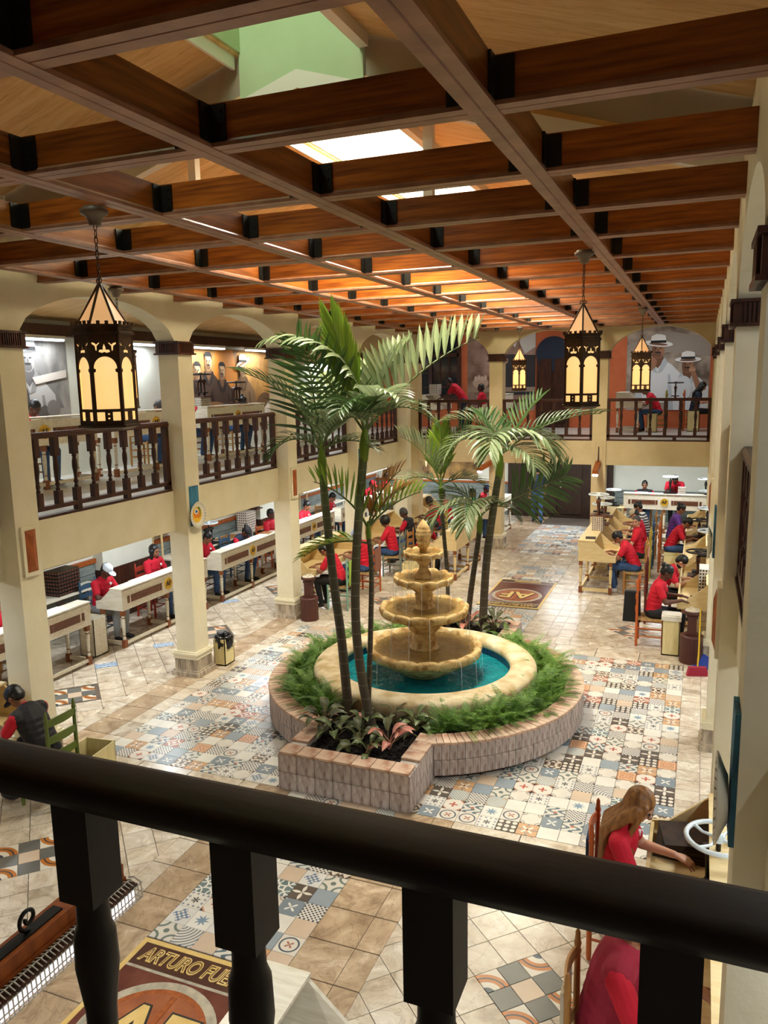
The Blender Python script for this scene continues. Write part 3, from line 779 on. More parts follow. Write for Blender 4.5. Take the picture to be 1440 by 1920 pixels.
# ---- balustrades
def baluster_mesh(z0, z1, w_, top_h, bot_h):
    mb = MB(); mb.span((-w_ / 2, -w_ / 2, z1 - top_h), (w_ / 2, w_ / 2, z1)); mb.span((-w_ / 2, -w_ / 2, z0), (w_ / 2, w_ / 2, z0 + bot_h))
    a, b = z0 + bot_h, z1 - top_h; H = b - a; r = w_ / 2
    mb.lathe([(r * .55, a), (r * .8, a + .03 * H), (r * .5, a + .08 * H), (r * .5, a + .12 * H), (r * .85, a + .17 * H), (r * .55, a + .24 * H), (r * .6, a + .4 * H), (r * .92, a + .62 * H), (r * .85, a + .78 * H), (r * .55, a + .9 * H), (r * .8, a + .95 * H), (r * .6, b)], 10)
    return mb.mesh('baluster', [M['dark_wood']])
bal = baluster_mesh(G + .13, G + .93, .075, .22, .17)
def balustrade(p0, p1, n, label, feet=2):
    p0 = Vector(p0); p1 = Vector(p1); d = p1 - p0; Lh = d.length
    t = thing('balustrade', label, 'railing', (p0.x, p0.y, 0), math.atan2(d.y, d.x), 'gallery balustrades')
    MB().prism([(-.05, G + .93), (.05, G + .93), (.055, G + .97), (.035, G + 1.0), (-.035, G + 1.0), (-.055, G + .97)], 'x', 0, Lh).build('top_rail', M['dark_wood'], t)
    MB().span((0, -.04, G + .09), (Lh, .04, G + .14)).build('bottom_rail', M['dark_wood'], t)
    MB().span((0, -.05, G), (Lh, .05, G + .03)).build('kerb_rail', M['dark_wood'], t)
    for e in (.035, Lh - .035): MB().span((e - .035, -.04, G + .03), (e + .035, .04, G + .93)).build('end_post', M['dark_wood'], t)
    for k in range(feet):
        e = Lh * (k + 1) / (feet + 1); MB().span((e - .04, -.035, G + .03), (e + .04, .035, G + .09)).build('foot_block', M['dark_wood'], t)
    for k in range(n): obj('baluster', bal, t, (Lh * (k + 1) / (n + 1), 0, 0))
    return t
for i in range(1, len(LY) - 1):
    balustrade((-7.1, LY[i] + CW), (-7.1, LY[i + 1]), 8, 'dark turned wooden balustrade of the left gallery, bay %s' % ['', 'nearest the camera at the picture edge', 'behind the large near lantern', 'between the second and third columns', 'partly behind the left palm fronds', 'next to the far corner'][i])
balustrade((-7.1, LY[-1] + CW), (-7.1, 19.45), 2, 'short dark balustrade closing the far left corner of the gallery', 1)
for i, (x0, x1) in enumerate(((-6.84, -4.94), (-4.62, -2.42), (-2.10, .19))):
    balustrade((x0, 19.5), (x1, 19.5), 6, 'dark turned balustrade of the far gallery, %s' % ['left bay below the arched window', 'middle bay behind the right palm', 'right bay below the mural of two hatted men'][i])
balustrade((.33, LY[1] + CW), (.33, LY[2]), 8, 'dark balustrade of the right gallery seen edge on beside the big right column')
balustrade((.33, LY[2] + CW), (.33, LY[3]), 8, 'dark balustrade of the right gallery seen edge on, second from the camera')

# ---- foreground railing
t = thing('foreground_railing', 'near black wooden railing crossing the foreground with thick square topped balusters', 'railing', (0, 0, 0))
MB().prism([(.865, 3.652), (.955, 3.652), (.962, 3.672), (.955, 3.692), (.94, 3.697), (.88, 3.697), (.862, 3.69), (.858, 3.672)], 'x', -7.0, .2, smooth=True).build('handrail', M['rail_near'], t)
MB().span((-7.0, .88, G + .09), (.2, .95, G + .14)).build('bottom_rail', M['rail_near'], t)
mb = MB(); mb.span((-.035, -.035, 3.47), (.035, .035, 3.655)); mb.span((-.035, -.035, G + .14), (.035, .035, G + .32))
mb.lathe([(.026, G + .32), (.034, G + .35), (.024, G + .40), (.026, G + .48), (.036, G + .56), (.034, G + .62), (.027, 3.42), (.026, 3.47)], 16)
nb = mb.mesh('baluster', [M['rail_near']])
for k in range(22): obj('baluster', nb, t, (-.005 - .30 * k, .915, 0))

# ---- roof: raised near part, lower far part, two skylit shafts and a closed tower shaft
XR = -3.39
def zn(x): return 7.35 - .305 * abs(x - XR)
def zl(x): return 6.95 - .31 * abs(x - XR)
def roof_quad(mb, f, x0, x1, y0, y1):
    mb.add([(x0, y0, f(x0)), (x1, y0, f(x1)), (x1, y1, f(x1)), (x0, y1, f(x0)), (x0, y0, f(x0) + .08), (x1, y0, f(x1) + .08), (x1, y1, f(x1) + .08), (x0, y1, f(x0) + .08)],
           [(0, 1, 2, 3), (7, 6, 5, 4), (0, 4, 5, 1), (1, 5, 6, 2), (2, 6, 7, 3), (3, 7, 4, 0)])
S0, S1 = -3.97, -2.77
mb = MB()
for x0, x1 in ((-7.1, S0), (S1, .45)): roof_quad(mb, zn, x0, x1, -2.4, 6.6)
roof_quad(mb, zn, S0, XR, -2.4, 2.6); roof_quad(mb, zn, XR, S1, -2.4, 2.6)
struct('ceiling', mb, M['planks'], label='pine board ceiling of the near roof')
mb = MB()
for x0, x1 in ((-7.1, S0), (S1, .45)): roof_quad(mb, zl, x0, x1, 6.6, 19.5)
for y0, y1 in ((6.6, 6.66), (12.1, 14.0), (17.0, 19.5)):
    roof_quad(mb, zl, S0, XR, y0, y1); roof_quad(mb, zl, XR, S1, y0, y1)
struct('ceiling', mb, M['planks'], label='pine board ceiling of the far roof')
mb = MB()
for (xa, za, xb, zb) in ((-7.1, 5.85, -10.3, 5.38), (.45, 5.85, 3.3, 5.38)):
    mb.add([(xa, -2.4, za), (xb, -2.4, zb), (xb, 24.6, zb), (xa, 24.6, za)], [(0, 1, 2, 3)])
mb.add([(-7.1, 19.6, 6.2), (.45, 19.6, 6.2), (.45, 24.6, 5.9), (-7.1, 24.6, 5.9)], [(0, 1, 2, 3)])
struct('ceiling', mb, M['planks'], label='sloping pine ceilings of the galleries')
# step wall between the two roofs, with its white fascia
mb = MB()
xs = [-7.1, S0, S1, .45]
for x0, x1 in ((-7.1, S0), (S1, .45)):
    mb.add([(x0, 6.62, zl(x0) + .02), (x1, 6.62, zl(x1) + .02), (x1, 6.62, zn(x1) + .05), (x0, 6.62, zn(x0) + .05)], [(0, 1, 2, 3)])
struct('step_wall', mb, M['taupe'])
mb = MB()
poly = [(-7.1, zl(-7.1) - .12), (XR, zl(XR) - .13), (.45, zl(.45) - .12), (.45, zl(.45) + .03), (XR, zl(XR) + .02), (-7.1, zl(-7.1) + .03)]
mb.prism(poly[:2] + [poly[4], poly[5]], 'y', 6.56, 6.66); mb.prism([poly[1], poly[2], poly[3], poly[4]], 'y', 6.56, 6.66)
struct('trim_1', mb, M['trim_white'])
mb = MB()
for x in (S0, S1):
    sg = -1 if x == S0 else 1
    mb.span((x - .03, 2.6, zn(x) - .12), (x + .06 * sg, 6.56, zn(x) + .06))
    mb.span((x - .03, 6.66, zl(x) - .1), (x + .05 * sg, 12.1, zl(x) + .06)); mb.span((x - .03, 14.0, zl(x) - .1), (x + .05 * sg, 17.0, zl(x) + .06))
struct('trim_2', mb, M['trim_white'])
def shaft_box(y0, y1, ztop, f, mat):
    mb = MB()
    for x in (S0, S1): mb.span((x - .02, y0, f(x) + .02), (x + .02, y1, ztop))
    for y in (y0, y1): mb.span((S0, y - .02, f(S0) + .02), (S1, y + .02, ztop))
    return struct('light_shaft', mb, mat)
def glass_top(y0, y1, z, nm, bar):
    struct(nm, MB().span((S0, y0, z), (S1, y1, z + .02)), M['sky_glass'])
    n = int((y1 - y0) / .55)
    for k in range(1, n):
        b_ = struct('skylight_bar', MB().span((S0, y0 + k * (y1 - y0) / n - .03, z - .10), (S1, y0 + k * (y1 - y0) / n + .03, z - .001)), bar)
shaft_box(2.6, 6.62, 10.4, zn, M['green_wall']); struct('light_shaft', MB().span((S0, 6.58, zl(S0) + .0), (S1, 6.63, 7.4)), M['green_wall']); struct('ceiling', MB().span((S0, 2.6, 10.38), (S1, 6.62, 10.5)), M['green_wall']); struct('added_tower_pane', MB().span((S0 + .1, 2.62, 8.9), (S1 - .1, 2.66, 10.2)), M['sky_glass'])  # glowing pane on the near wall is made up, an unseen source for the tower
shaft_box(6.66, 12.1, 8.1, zl, M['trim_white']); glass_top(6.68, 12.08, 8.09, 'window_2', M['planks'])
shaft_box(14.0, 17.0, 7.7, zl, M['green_wall']); glass_top(14.02, 16.98, 7.69, 'window_3', M['planks'])
# wall heads over the arcades
wall('wall_left_head', (-7.16, -2.4, 5.9), (-6.9, 19.5, 6.35), M['stucco']); wall('wall_right_head', (.24, -2.4, 5.9), (.5, 19.5, 6.35), M['stucco'])
# posts standing on the beams
for x, y in ((-2.33, 6.985), (-4.78, 6.985)):
    struct('roof_post', MB().span((x - .042, y - .042, 5.6), (x + .042, y + .042, zl(x) + .02)), M['trim_white'])

# ---- exposed beam grid
BZ = 5.43
BY = [-.2, 1.05, 2.28, 3.48, 4.66, 5.78, 6.93, 8.15, 9.37, 10.59, 11.81, 13.03, 14.25, 15.47, 16.69, 17.91, 19.13]
GX = [-.93, -2.33, -3.52, -4.78, -6.3]
bw, bh = .055, .20
brk = MB().box((0, 0, .105), (.085, .014, .17))
for q in (.045, .105, .165): brk.lathe([(.008, 0), (.008, .006)], 6, T=Matrix.Translation((0.02, -.007, q)) @ Matrix.Rotation(PI / 2, 4, 'X'), smooth=False)
brk = brk.mesh('bracket', [M['bracket']])
side = MB().box((0, 0, .105), (.014, .085, .17)).mesh('bracket', [M['bracket']])
for y in BY:
    t = thing('ceiling_beam', 'varnished cross beam of the exposed ceiling grid with black steel brackets', None, (0, y, BZ)); t['kind'] = 'structure'
    MB().prism([(0, .03), (2 * bw, .03), (2 * bw, bh), (0, bh)], 'x', -6.98, .26).build('body', M['beam'], t)
    MB().prism([(-.012, .0), (.05, .0), (.055, .006), (.06, .0), (.122, .0), (.122, .018), (.11, .032), (0, .032), (-.012, .018)], 'x', -6.98, .26).build('underside', M['flange'], t)
    for x in GX:
        for sg in (-1, 1):
            obj('bracket', brk, t, (x + sg * .105, -.007, 0)); obj('bracket', side, t, (x + sg * .062, -.05, 0))
for x in GX:
    t = thing('ceiling_girder_beam', 'long varnished girder of the exposed ceiling grid running to the far wall', None, (x, 0, BZ)); t['kind'] = 'structure'
    MB().prism([(-bw, .028), (bw, .028), (bw, bh - .004), (-bw, bh - .004)], 'y', -2.3, 19.46).build('body', M['girder'], t)
    MB().prism([(-bw - .012, -.004), (-.006, -.004), (0, .003), (.006, -.004), (bw + .012, -.004), (bw + .012, .016), (bw, .03), (-bw, .03), (-bw - .012, .016)], 'y', -2.3, 19.46).build('underside', M['flange'], t)

# ---- back walls: dados, murals, doors, windows
def planked(x0, x1, y0, y1, z0, z1, n, mat, parent, axis):
    for k in range(n):
        a = z0 + (z1 - z0) * k / n; b = z0 + (z1 - z0) * (k + 1) / n - .012
        MB().span((x0, y0, a), (x1, y1, b)).build('plank', mat, parent)
M['blue_plank'] = mottled('blue grey boards', '66706E', '848C88', 5, 0.6, 0.1, (4, .5, 4))
d = struct('trim_3', MB().span((-10.2, 1, 1.12), (-10.13, 24.5, 1.2)), M['plaque'])
planked(-10.2, -10.16, 1, 24.5, .0, 1.12, 6, M['blue_plank'], d, 'y')
d = struct('trim_4', MB().span((-10.2, 24.44, 1.0), (-5.55, 24.5, 1.06)), M['plaque'])
planked(-10.2, -5.62, 24.46, 24.5, 0, 1.0, 6, M['blue_plank'], d, 'x')
d = struct('trim_5', MB().span((-2.35, 24.44, .86), (3.2, 24.5, .92)), M['blue_plank'])
planked(-2.35, 3.2, 24.46, 24.5, 0, .86, 5, M['blue_plank'], d, 'x')
# dark double door on the ground floor
M['door_wood'] = mottled('dark door wood', '2A1B14', '3C281C', 5, 0.45, 0.1, (5, 5, .6))
D = struct('door_1', MB().span((-5.6, 24.4, 0), (-2.4, 24.52, 2.45)), M['door_wood'], label='dark panelled double door in the far wall')
for x0, x1 in ((-5.5, -4.75), (-4.7, -4.02), (-3.98, -3.25), (-3.2, -2.5)):
    for z0, z1 in ((.12, 1.0), (1.1, 1.9), (2.0, 2.35)): MB().span((x0 + .06, 24.36, z0), (x1 - .06, 24.41, z1)).build('door_panel', M['door_wood'], D)
for x in (-4.0,):
    MB().box((x + .06, 24.34, 1.05), (.05, .05, .22)).ball((x + .06, 24.30, 1.15), .03, 8).build('door_handle', plain('steel handle', 'B8B8B4', 0.3, 0.8), D)
# arched dark window of the far upper gallery
D = struct('window_4', MB().span((-9.1, 24.44, 3.72), (-7.2, 24.5, 5.75)), plain('dark window glass', '16202A', 0.08), label='dark arched window in the orange wall of the far gallery')
mb = MB()
for x in (-9.1, -8.15, -7.2): mb.span((x - .06, 24.38, 3.72), (x + .06, 24.46, 5.75))
for z in (3.72, 5.05, 5.72): mb.span((-9.1, 24.38, z - .06), (-7.2, 24.46, z + .06))
mb.build('window_frame', M['dark_wood'], D)
mb = MB()
for x in (-8.78, -8.46, -7.83, -7.52): mb.span((x - .02, 24.40, 3.78), (x + .02, 24.45, 5.0))
for z in (4.05, 4.5): mb.span((-9.05, 24.40, z - .02), (-7.25, 24.45, z + .02))
mb.build('glazing_bar', M['dark_wood'], D)
D = struct('door_2', MB().span((-4.75, 24.42, 2.78), (-3.75, 24.5, 5.0)), M['dark_wood'], label='dark arched double door in the far gallery')
mb = MB(); mb.lathe([(.52, 0), (.52, .1)], 32, T=Matrix.Translation((-4.25, 24.5, 5.0)) @ Matrix.Rotation(PI / 2, 4, 'X'), smooth=False); mb.build('fanlight', M['navy'], D)
for x in (-4.65, -4.2): MB().span((x, 24.38, 2.95), (x + .36, 24.43, 4.85)).build('door_panel', M['dark_wood'], D)
for (x, y0, y1) in ((-9.98, 11.05, 12.45), (-9.98, 16.6, 17.3)):
    wl = struct('pilaster', MB().span((-10.2, y0, 0), (x, y1, 2.5)), M['white_wall'])
    MB().span((-10.2, y0 - .02, 0), (x + .03, y1 + .02, .98)).build('dado', M['dark_wood'], wl)
struct('wall_beam', MB().span((-10.15, 1, 5.12), (-9.9, 24.4, 5.3)), M['dark_wood'])
# ---------------------------------------------------------------- fountain planter
FC = (CXF, CYF)
pl = thing('fountain_planter', 'round raised brick planter with a square end box front and back, around the fountain', 'planter', (CXF, CYF, 0))
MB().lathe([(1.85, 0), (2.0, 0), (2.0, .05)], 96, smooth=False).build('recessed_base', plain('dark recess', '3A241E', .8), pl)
mb = MB()
_h = math.asin(.745 / 2.06) - .02
for a0 in (-PI / 2 + _h, PI / 2 + _h):
    n_ = 40; st = (PI - 2 * _h) / n_
    for k in range(n_):
        a, b_ = a0 + k * st, a0 + (k + 1) * st
        mb.prism([(r * math.cos(q), r * math.sin(q)) for r, q in ((1.86, a), (2.045, a), (2.045, b_), (1.86, b_))], 'z', .045, .405)
mb.build('wall_core', M['grout'], pl)
BXW, BY0 = .745, -2.65
def brick_mesh(w0, w1, d, h, name, mat):
    """wedge brick: inner width w0, outer width w1 along Y, depth d along X from 0, height h from 0, softened edges"""
    mb = MB(); e = .004
    V = []
    for z, k in ((0, e), (e, 0), (h - e, 0), (h, e)):
        V += [(0, -w0 / 2 + k, z), (d - k, -w1 / 2 + k, z), (d - k, w1 / 2 - k, z), (0, w0 / 2 - k, z)]
    F = [(0, 3, 2, 1), (12, 13, 14, 15)]
    for a in (0, 4, 8): F += [(a + i, a + (i + 1) % 4, a + 4 + (i + 1) % 4, a + 4 + i) for i in range(4)]
    mb.add(V, F)
    return mb.mesh(name, [mat])
NB_ = 150
wb = 2 * PI * 2.06 / NB_
bside = brick_mesh(wb * .95, wb - .005, .03, .178, 'brick', M['brick'])
NT = 168
btop = brick_mesh(2 * PI * 1.84 / NT - .006, 2 * PI * 2.07 / NT - .005, .235, .03, 'coping_brick', M['brick_top'])
rst = MB()
half = math.asin(BXW / 2.06)
def in_box_arc(a): 
    return min(abs((a - q + PI) % (2 * PI) - PI) for q in (-PI / 2, PI / 2)) < half
RB = random.Random(5)
def arc_visible(a): return math.degrees((a + PI * 2) % (PI * 2)) > 150 or math.degrees((a + PI * 2) % (PI * 2)) < 38
for row in (0, 1):
    for k in range(NB_):
        a = (k + .5 * 0) * 2 * PI / NB_
        if in_box_arc(a): continue
        T = Matrix.Rotation(a, 4, 'Z') @ Matrix.Translation((2.032 + RB.uniform(-.004, .004), 0, .048 + row * .181))
        if arc_visible(a):
            o = obj('brick', bside, pl); o.matrix_local = T
        else: rst.box((.015, 0, .09), (.03, wb - .006, .176), 0, T)
for k in range(NT):
    a = k * 2 * PI / NT
    if in_box_arc(a): continue
    T = Matrix.Rotation(a, 4, 'Z') @ Matrix.Translation((1.835, 0, .40 + RB.uniform(-.003, .003)))
    if arc_visible(a):
        o = obj('coping_brick', btop, pl); o.matrix_local = T
    else: rst.box((.117, 0, .015), (.235, .07, .03), 1, T)
tag(rst.build('far_side_bricks', [M['brick'], M['brick_top']], pl), kind='stuff')
# square end boxes
MB().span((-BXW + .02, BY0 + .02, 0), (BXW - .02, BY0 + .2, .40)).span((-BXW + .02, BY0 + .02, 0), (-BXW + .2, BY0 + .92, .40)).span((BXW - .2, BY0 + .02, 0), (BXW - .02, BY0 + .92, .40)).build('box_core', M['grout'], pl)
MB().span((-BXW + .02, -BY0 - .2, 0), (BXW - .02, -BY0 - .02, .40)).span((-BXW + .02, -BY0 - .92, 0), (-BXW + .2, -BY0 - .02, .40)).span((BXW - .2, -BY0 - .92, 0), (BXW - .02, -BY0 - .02, .40)).build('box_core', M['grout'], pl)
sq = brick_mesh(.205, .205, .03, .197, 'square_brick', M['brick']); ct = brick_mesh(.205, .205, .205, .03, 'coping_tile', M['brick_top'])
for sgn in (1, -1):
    for k in range(7):
        x = (-3 + k) * .2105
        for row in (0, 1):
            o = obj('square_brick', sq, pl); o.matrix_local = Matrix.Translation((x, sgn * (BY0 + .028), .002 + row * .2)) @ Matrix.Rotation(-PI / 2 * sgn, 4, 'Z')
        o = obj('coping_tile', ct, pl); o.matrix_local = Matrix.Translation((x, sgn * (BY0 + .203), .40)) @ Matrix.Rotation(-PI / 2 * sgn, 4, 'Z')
    for k in range(4):
        y = sgn * (BY0 + .104 + k * .208)
        for sx in (-1, 1):
            for row in (0, 1):
                o = obj('square_brick', sq, pl); o.matrix_local = Matrix.Translation((sx * (BXW - .028), y, .002 + row * .2)) @ Matrix.Rotation(0 if sx > 0 else PI, 4, 'Z')
            if k: 
                o = obj('coping_tile', ct, pl); o.matrix_local = Matrix.Translation((sx * (BXW - .205), y + sgn * .1, .40)) @ Matrix.Rotation(0 if sx > 0 else PI, 4, 'Z')
mb = MB()
mb.lathe([(1.9, .33), (1.2, .33)], 64, smooth=False, cap=False); mb.span((-BXW + .15, BY0 + .15, .2), (BXW - .15, BY0 + 1.3, .35)); mb.span((-BXW + .15, -BY0 - 1.3, .2), (BXW - .15, -BY0 - .15, .35))
RS = random.Random(11)
for sgn in (1, -1):
    for k in range(420):
        x = RS.uniform(-.53, .53); y = sgn * RS.uniform(BY0 + .22, BY0 + 1.05)
        s = RS.uniform(.015, .04)
        mb.box((0, 0, 0), (s * 1.6, s, s * .4), 0, Matrix.Translation((x, y, .355)) @ Euler((RS.uniform(-.6, .6), RS.uniform(-.6, .6), RS.uniform(0, 6))).to_matrix().to_4x4())
tag(mb.build('bark_mulch', M['soil'], pl), kind='stuff')

# ---------------------------------------------------------------- fountain
fo = thing('tiered_fountain', 'four tiered scalloped limestone fountain with pineapple finial in the middle of the courtyard', 'fountain', (CXF, CYF, 0))
MB().lathe([(1.40, .30), (1.46, .40), (1.475, .50), (1.47, .58), (1.44, .615), (1.38, .63), (1.22, .63), (1.16, .62), (1.13, .59), (1.125, .54), (1.14, .5), (1.14, .15)], 96).build('pool_coping', M['ring'], fo)
MB().lathe([(1.132, .30), (1.132, .535)], 96, cap=False).build('tile_band', M['pool_tile'], fo)
MB().lathe([(1.131, .43), (0.001, .43)], 64, smooth=False, cap=False).build('pool_water', M['pool_water'], fo)
def bowl(Rr, zr, dep, rs, nl, thick, zw):
    """scalloped bowl: rim radius Rr at height zr, stem radius rs, nl lobes"""
    prof = [(rs, zr - dep), (rs * 1.25, zr - dep * .96), (Rr * .55, zr - dep * .72), (Rr * .8, zr - dep * .42), (Rr * .9, zr - dep * .24), (Rr * .97, zr - thick * .9), (Rr * 1.0, zr - thick * .45), (Rr * 1.0, zr - thick * .1), (Rr * .965, zr + thick * .08), (Rr * .91, zr + thick * .02), (Rr * .87, zr - thick * .35), (Rr * .84, zr - thick * .8), (Rr * .6, zw - .03), (rs * .5, zw - .03)]
    def lob(r, z, a):
        w_ = min(max((r / Rr - .55) / .35, 0), 1)
        c = abs(math.cos(nl * a / 2)) ** .6
        return r * (1 + .075 * w_ * (c - .75)), z + .32 * thick * w_ * (c - .75)
    return MB().lathe(prof, nl * 8, lobes=lob)
def water(Rr, z): return MB().lathe([(Rr * .88, z), (.02, z)], 48, smooth=False, cap=False)
for (nm, Rr, zr, dep, rs, nl, th, zw) in (('lowest_bowl', .755, .83, .42, .20, 16, .13, .80), ('second_bowl', .585, 1.36, .28, .12, 14, .11, 1.345), ('third_bowl', .395, 1.77, .20, .085, 12, .09, 1.755), ('top_bowl', .262, 2.10, .15, .06, 11, .075, 2.085)):
    o = bowl(Rr, zr, dep, rs, nl, th, zw).build(nm, M['fount'], fo)
    water(Rr, zw).build('bowl_water', M['bowl_water'], o)
MB().lathe([(.34, .15), (.34, .40), (.24, .43), (.22, .47)], 32).build('pedestal', M['fount_dark'], fo)
def fl(r, z, a): return r * (1 + .05 * abs(math.sin(6 * a))), z
MB().lathe([(.19, .74), (.19, .80), (.165, .83), (.155, .92), (.14, 1.0), (.15, 1.02), (.19, 1.05), (.20, 1.07), (.24, 1.12), (.26, 1.18)], 48, lobes=fl).build('lower_stem', M['fount'], fo)
MB().lathe([(.13, 1.30), (.13, 1.37), (.11, 1.39), (.105, 1.46), (.115, 1.53), (.10, 1.55), (.14, 1.58), (.16, 1.64)], 48, lobes=fl).build('middle_stem', M['fount'], fo)
MB().lathe([(.13, 1.70), (.11, 1.78), (.06, 1.86), (.055, 1.91), (.09, 1.96), (.10, 2.0)], 48, lobes=fl).build('upper_stem', M['fount'], fo)
def pine(r, z, a):
    k = (z - 2.17) * 62
    return r * (1 + .07 * math.sin(7 * a + k) * math.sin(7 * a - k)), z
MB().lathe([(.05, 2.05), (.05, 2.14), (.075, 2.155), (.07, 2.18), (.085, 2.20), (.09, 2.215), (.082, 2.23)] + [(.098 * math.sin(max(.15, PI * (.28 + .72 * t))) ** .8 if t < .98 else .004, 2.235 + .285 * t) for t in [i / 22 for i in range(23)]], 56, lobes=pine).build('pineapple_finial', M['fount'], fo)
b = NB('falling water'); b.b.inputs['Transmission Weight'].default_value = .0
b.b.inputs['Alpha'].default_value = 0.35
M['stream'] = b.done(lin('F0F4F4'), .1)
mb = MB(); RW = random.Random(2)
for Rr, zr, n, zb in ((.76, .80, 16, .43), (.59, 1.33, 14, .80), (.40, 1.74, 12, 1.345), (.265, 2.07, 11, 1.755)):
    for k in range(n):
        if RW.random() < .5: continue
        a = 2 * PI * (k + .5) / n
        mb.tube([(Rr * .93 * math.cos(a), Rr * .93 * math.sin(a), zr), (Rr * 1.0 * math.cos(a), Rr * 1.0 * math.sin(a), zr - .05), (Rr * 1.02 * math.cos(a), Rr * 1.02 * math.sin(a), zb)], [.006, .004, .003], 5)
tag(mb.build('falling_water', M['stream'], fo), kind='stuff')

# ---------------------------------------------------------------- ferns
RF = random.Random(21)
def fern_mesh(seed):
    rr = random.Random(seed); mb = MB()
    for k in range(18):
        az = rr.uniform(0, 2 * PI); e0 = rr.uniform(.65, 1.45); Lf = rr.uniform(.30, .50)
        p = Vector((0, 0, 0)); pts = [p.copy()]; N = 12; dirs = []
        for i in range(N):
            e = e0 - 1.5 * (i / N) ** 1.4
            d = Vector((math.cos(az) * math.cos(e), math.sin(az) * math.cos(e), math.sin(e)))
            p = p + d * Lf / N; pts.append(p.copy()); dirs.append(d)
        sd = Vector((-math.sin(az), math.cos(az), 0))
        for i in range(1, N):
            t = i / N; wl = .055 * math.sin(PI * min(1, .18 + .82 * t)) ** .7 * (1 if t < .9 else .6)
            for s in (-1, 1):
                for h in (0, .5):
                    q = pts[i] + dirs[i - 1] * Lf / N * h
                    tip = q + sd * s * wl + dirs[i - 1] * wl * .45 - Vector((0, 0, wl * .15))
                    wd = dirs[i - 1] * .0052
                    mid = (q + tip) / 2 + Vector((0, 0, .004))
                    mb.add([q - wd * .6, q + wd * .6, mid + wd, mid - wd, tip], [(0, 1, 2, 3), (3, 2, 4)] if s > 0 else [(3, 2, 1, 0), (4, 2, 3)], 0)
    return mb.mesh('fern_fronds', [M['fern']])
ferns = [fern_mesh(s) for s in (1, 2, 3, 4)]
NF = 84
for k in range(NF):
    a = 2 * PI * k / NF + RF.uniform(-.03, .03)
    if min(abs((a - q + PI) % (2 * PI) - PI) for q in (-PI / 2, PI / 2)) < .44: continue
    r = (1.58, 1.74)[k % 2] + RF.uniform(-.03, .03)
    deg = math.degrees(a) % 360
    side = ['rear right', 'rear right', 'rear left', 'left', 'front left', 'front left', 'front right', 'right'][int(((deg + 0) % 360) // 45)]
    rowl = ('against the stone coping', 'at the brick rim')[k % 2]
    o = obj('fern', ferns[k % 4], None, (CXF + r * math.cos(a), CYF + r * math.sin(a), .34), (0, 0, RF.uniform(0, 6)), (RF.uniform(.85, 1.1),) * 3)
    tag(o, 'feathery green fern %s in the %s of the round planter' % (rowl, side), 'fern', 'ferns %s, %s of the planter' % (rowl, side))

# ---------------------------------------------------------------- aglaonemas
def leaf_mesh(mat, Lb=.17, W=.04):
    mb = MB(); N = 7; V = []
    for i in range(N):
        t = i / (N - 1); x = .09 + t * Lb; wv = W * math.sin(PI * min(1, (t * .94 + .04))) ** .75 if i < N - 1 else .001
        z = .09 + .05 * math.sin(t * 2.2) - .06 * t * t
        V += [(x, -wv, z + wv * .35), (x, 0, z), (x, wv, z + wv * .35)]
    F = []
    for i in range(N - 1):
        a = i * 3; F += [(a, a + 3, a + 4, a + 1), (a + 1, a + 4, a + 5, a + 2)]
    mb.add(V, F, 0, True)
    mb.tube([(0, 0, 0), (.03, 0, .05), (.09, 0, .092)], [.006, .005, .004], 5, 0)
    return mb.mesh('leaf', [mat])
agl = {k: leaf_mesh(M['agla_' + k]) for k in ('green', 'pink', 'olive')}
def agla(x, y, z, kind, n, s, label, group=None):
    t = thing('variegated_plant', label, 'plant', (x, y, z), RF.uniform(0, 6), group)
    for i in range(n):
        lay = i / n
        o = obj('leaf', agl[kind if kind != 'pink' or RF.random() < .8 else 'olive'], t, (0, 0, .0 + .05 * lay), (RF.uniform(-.25, .25), -.85 * lay + .35 - RF.uniform(0, .25), i * 2.4 + RF.uniform(-.3, .3)), (s * RF.uniform(.8, 1.1),) * 3)
for (x, y, kind, n, s, lb) in ((-2.98, 7.42, 'pink', 11, 1.25, 'pink and green leafed plant in the front planter box, brightest of its group'),
        (-3.30, 7.36, 'olive', 9, 1.15, 'olive leafed plant in the middle front of the front planter box'), (-3.62, 7.42, 'green', 9, 1.2, 'green variegated plant at the left front of the front planter box'),
        (-3.86, 7.62, 'olive', 14, 1.3, 'bushy dull olive plant at the left edge of the front planter box'), (-3.42, 7.72, 'green', 10, 1.1, 'green variegated plant between the front palm trunks'),
        (-2.86, 7.95, 'green', 12, 1.2, 'green leafed plant at the right rear of the front planter box by the coping'), (-3.14, 7.98, 'olive', 9, 1.1, 'olive leafed plant behind the pink one in the front planter box'),
        (-3.72, 7.95, 'pink', 7, 1.0, 'small pink leafed plant beside the leftmost front palm trunk'), (-3.14, 7.20, 'green', 7, .95, 'low green variegated plant nearest the front rim of the planter box')):
    agla(x, y, .35, kind, n, s, lb)
for (x, y, kind, n, lb) in ((-2.9, 11.75, 'olive', 14, 'olive leafed plant at the right of the rear planter box'), (-3.35, 11.75, 'pink', 10, 'reddish leafed plant in the middle of the rear planter box'),
        (-3.75, 11.8, 'olive', 10, 'olive leafed plant at the left of the rear planter box')):
    agla(x, y, .35, kind, n, 1.35, lb)

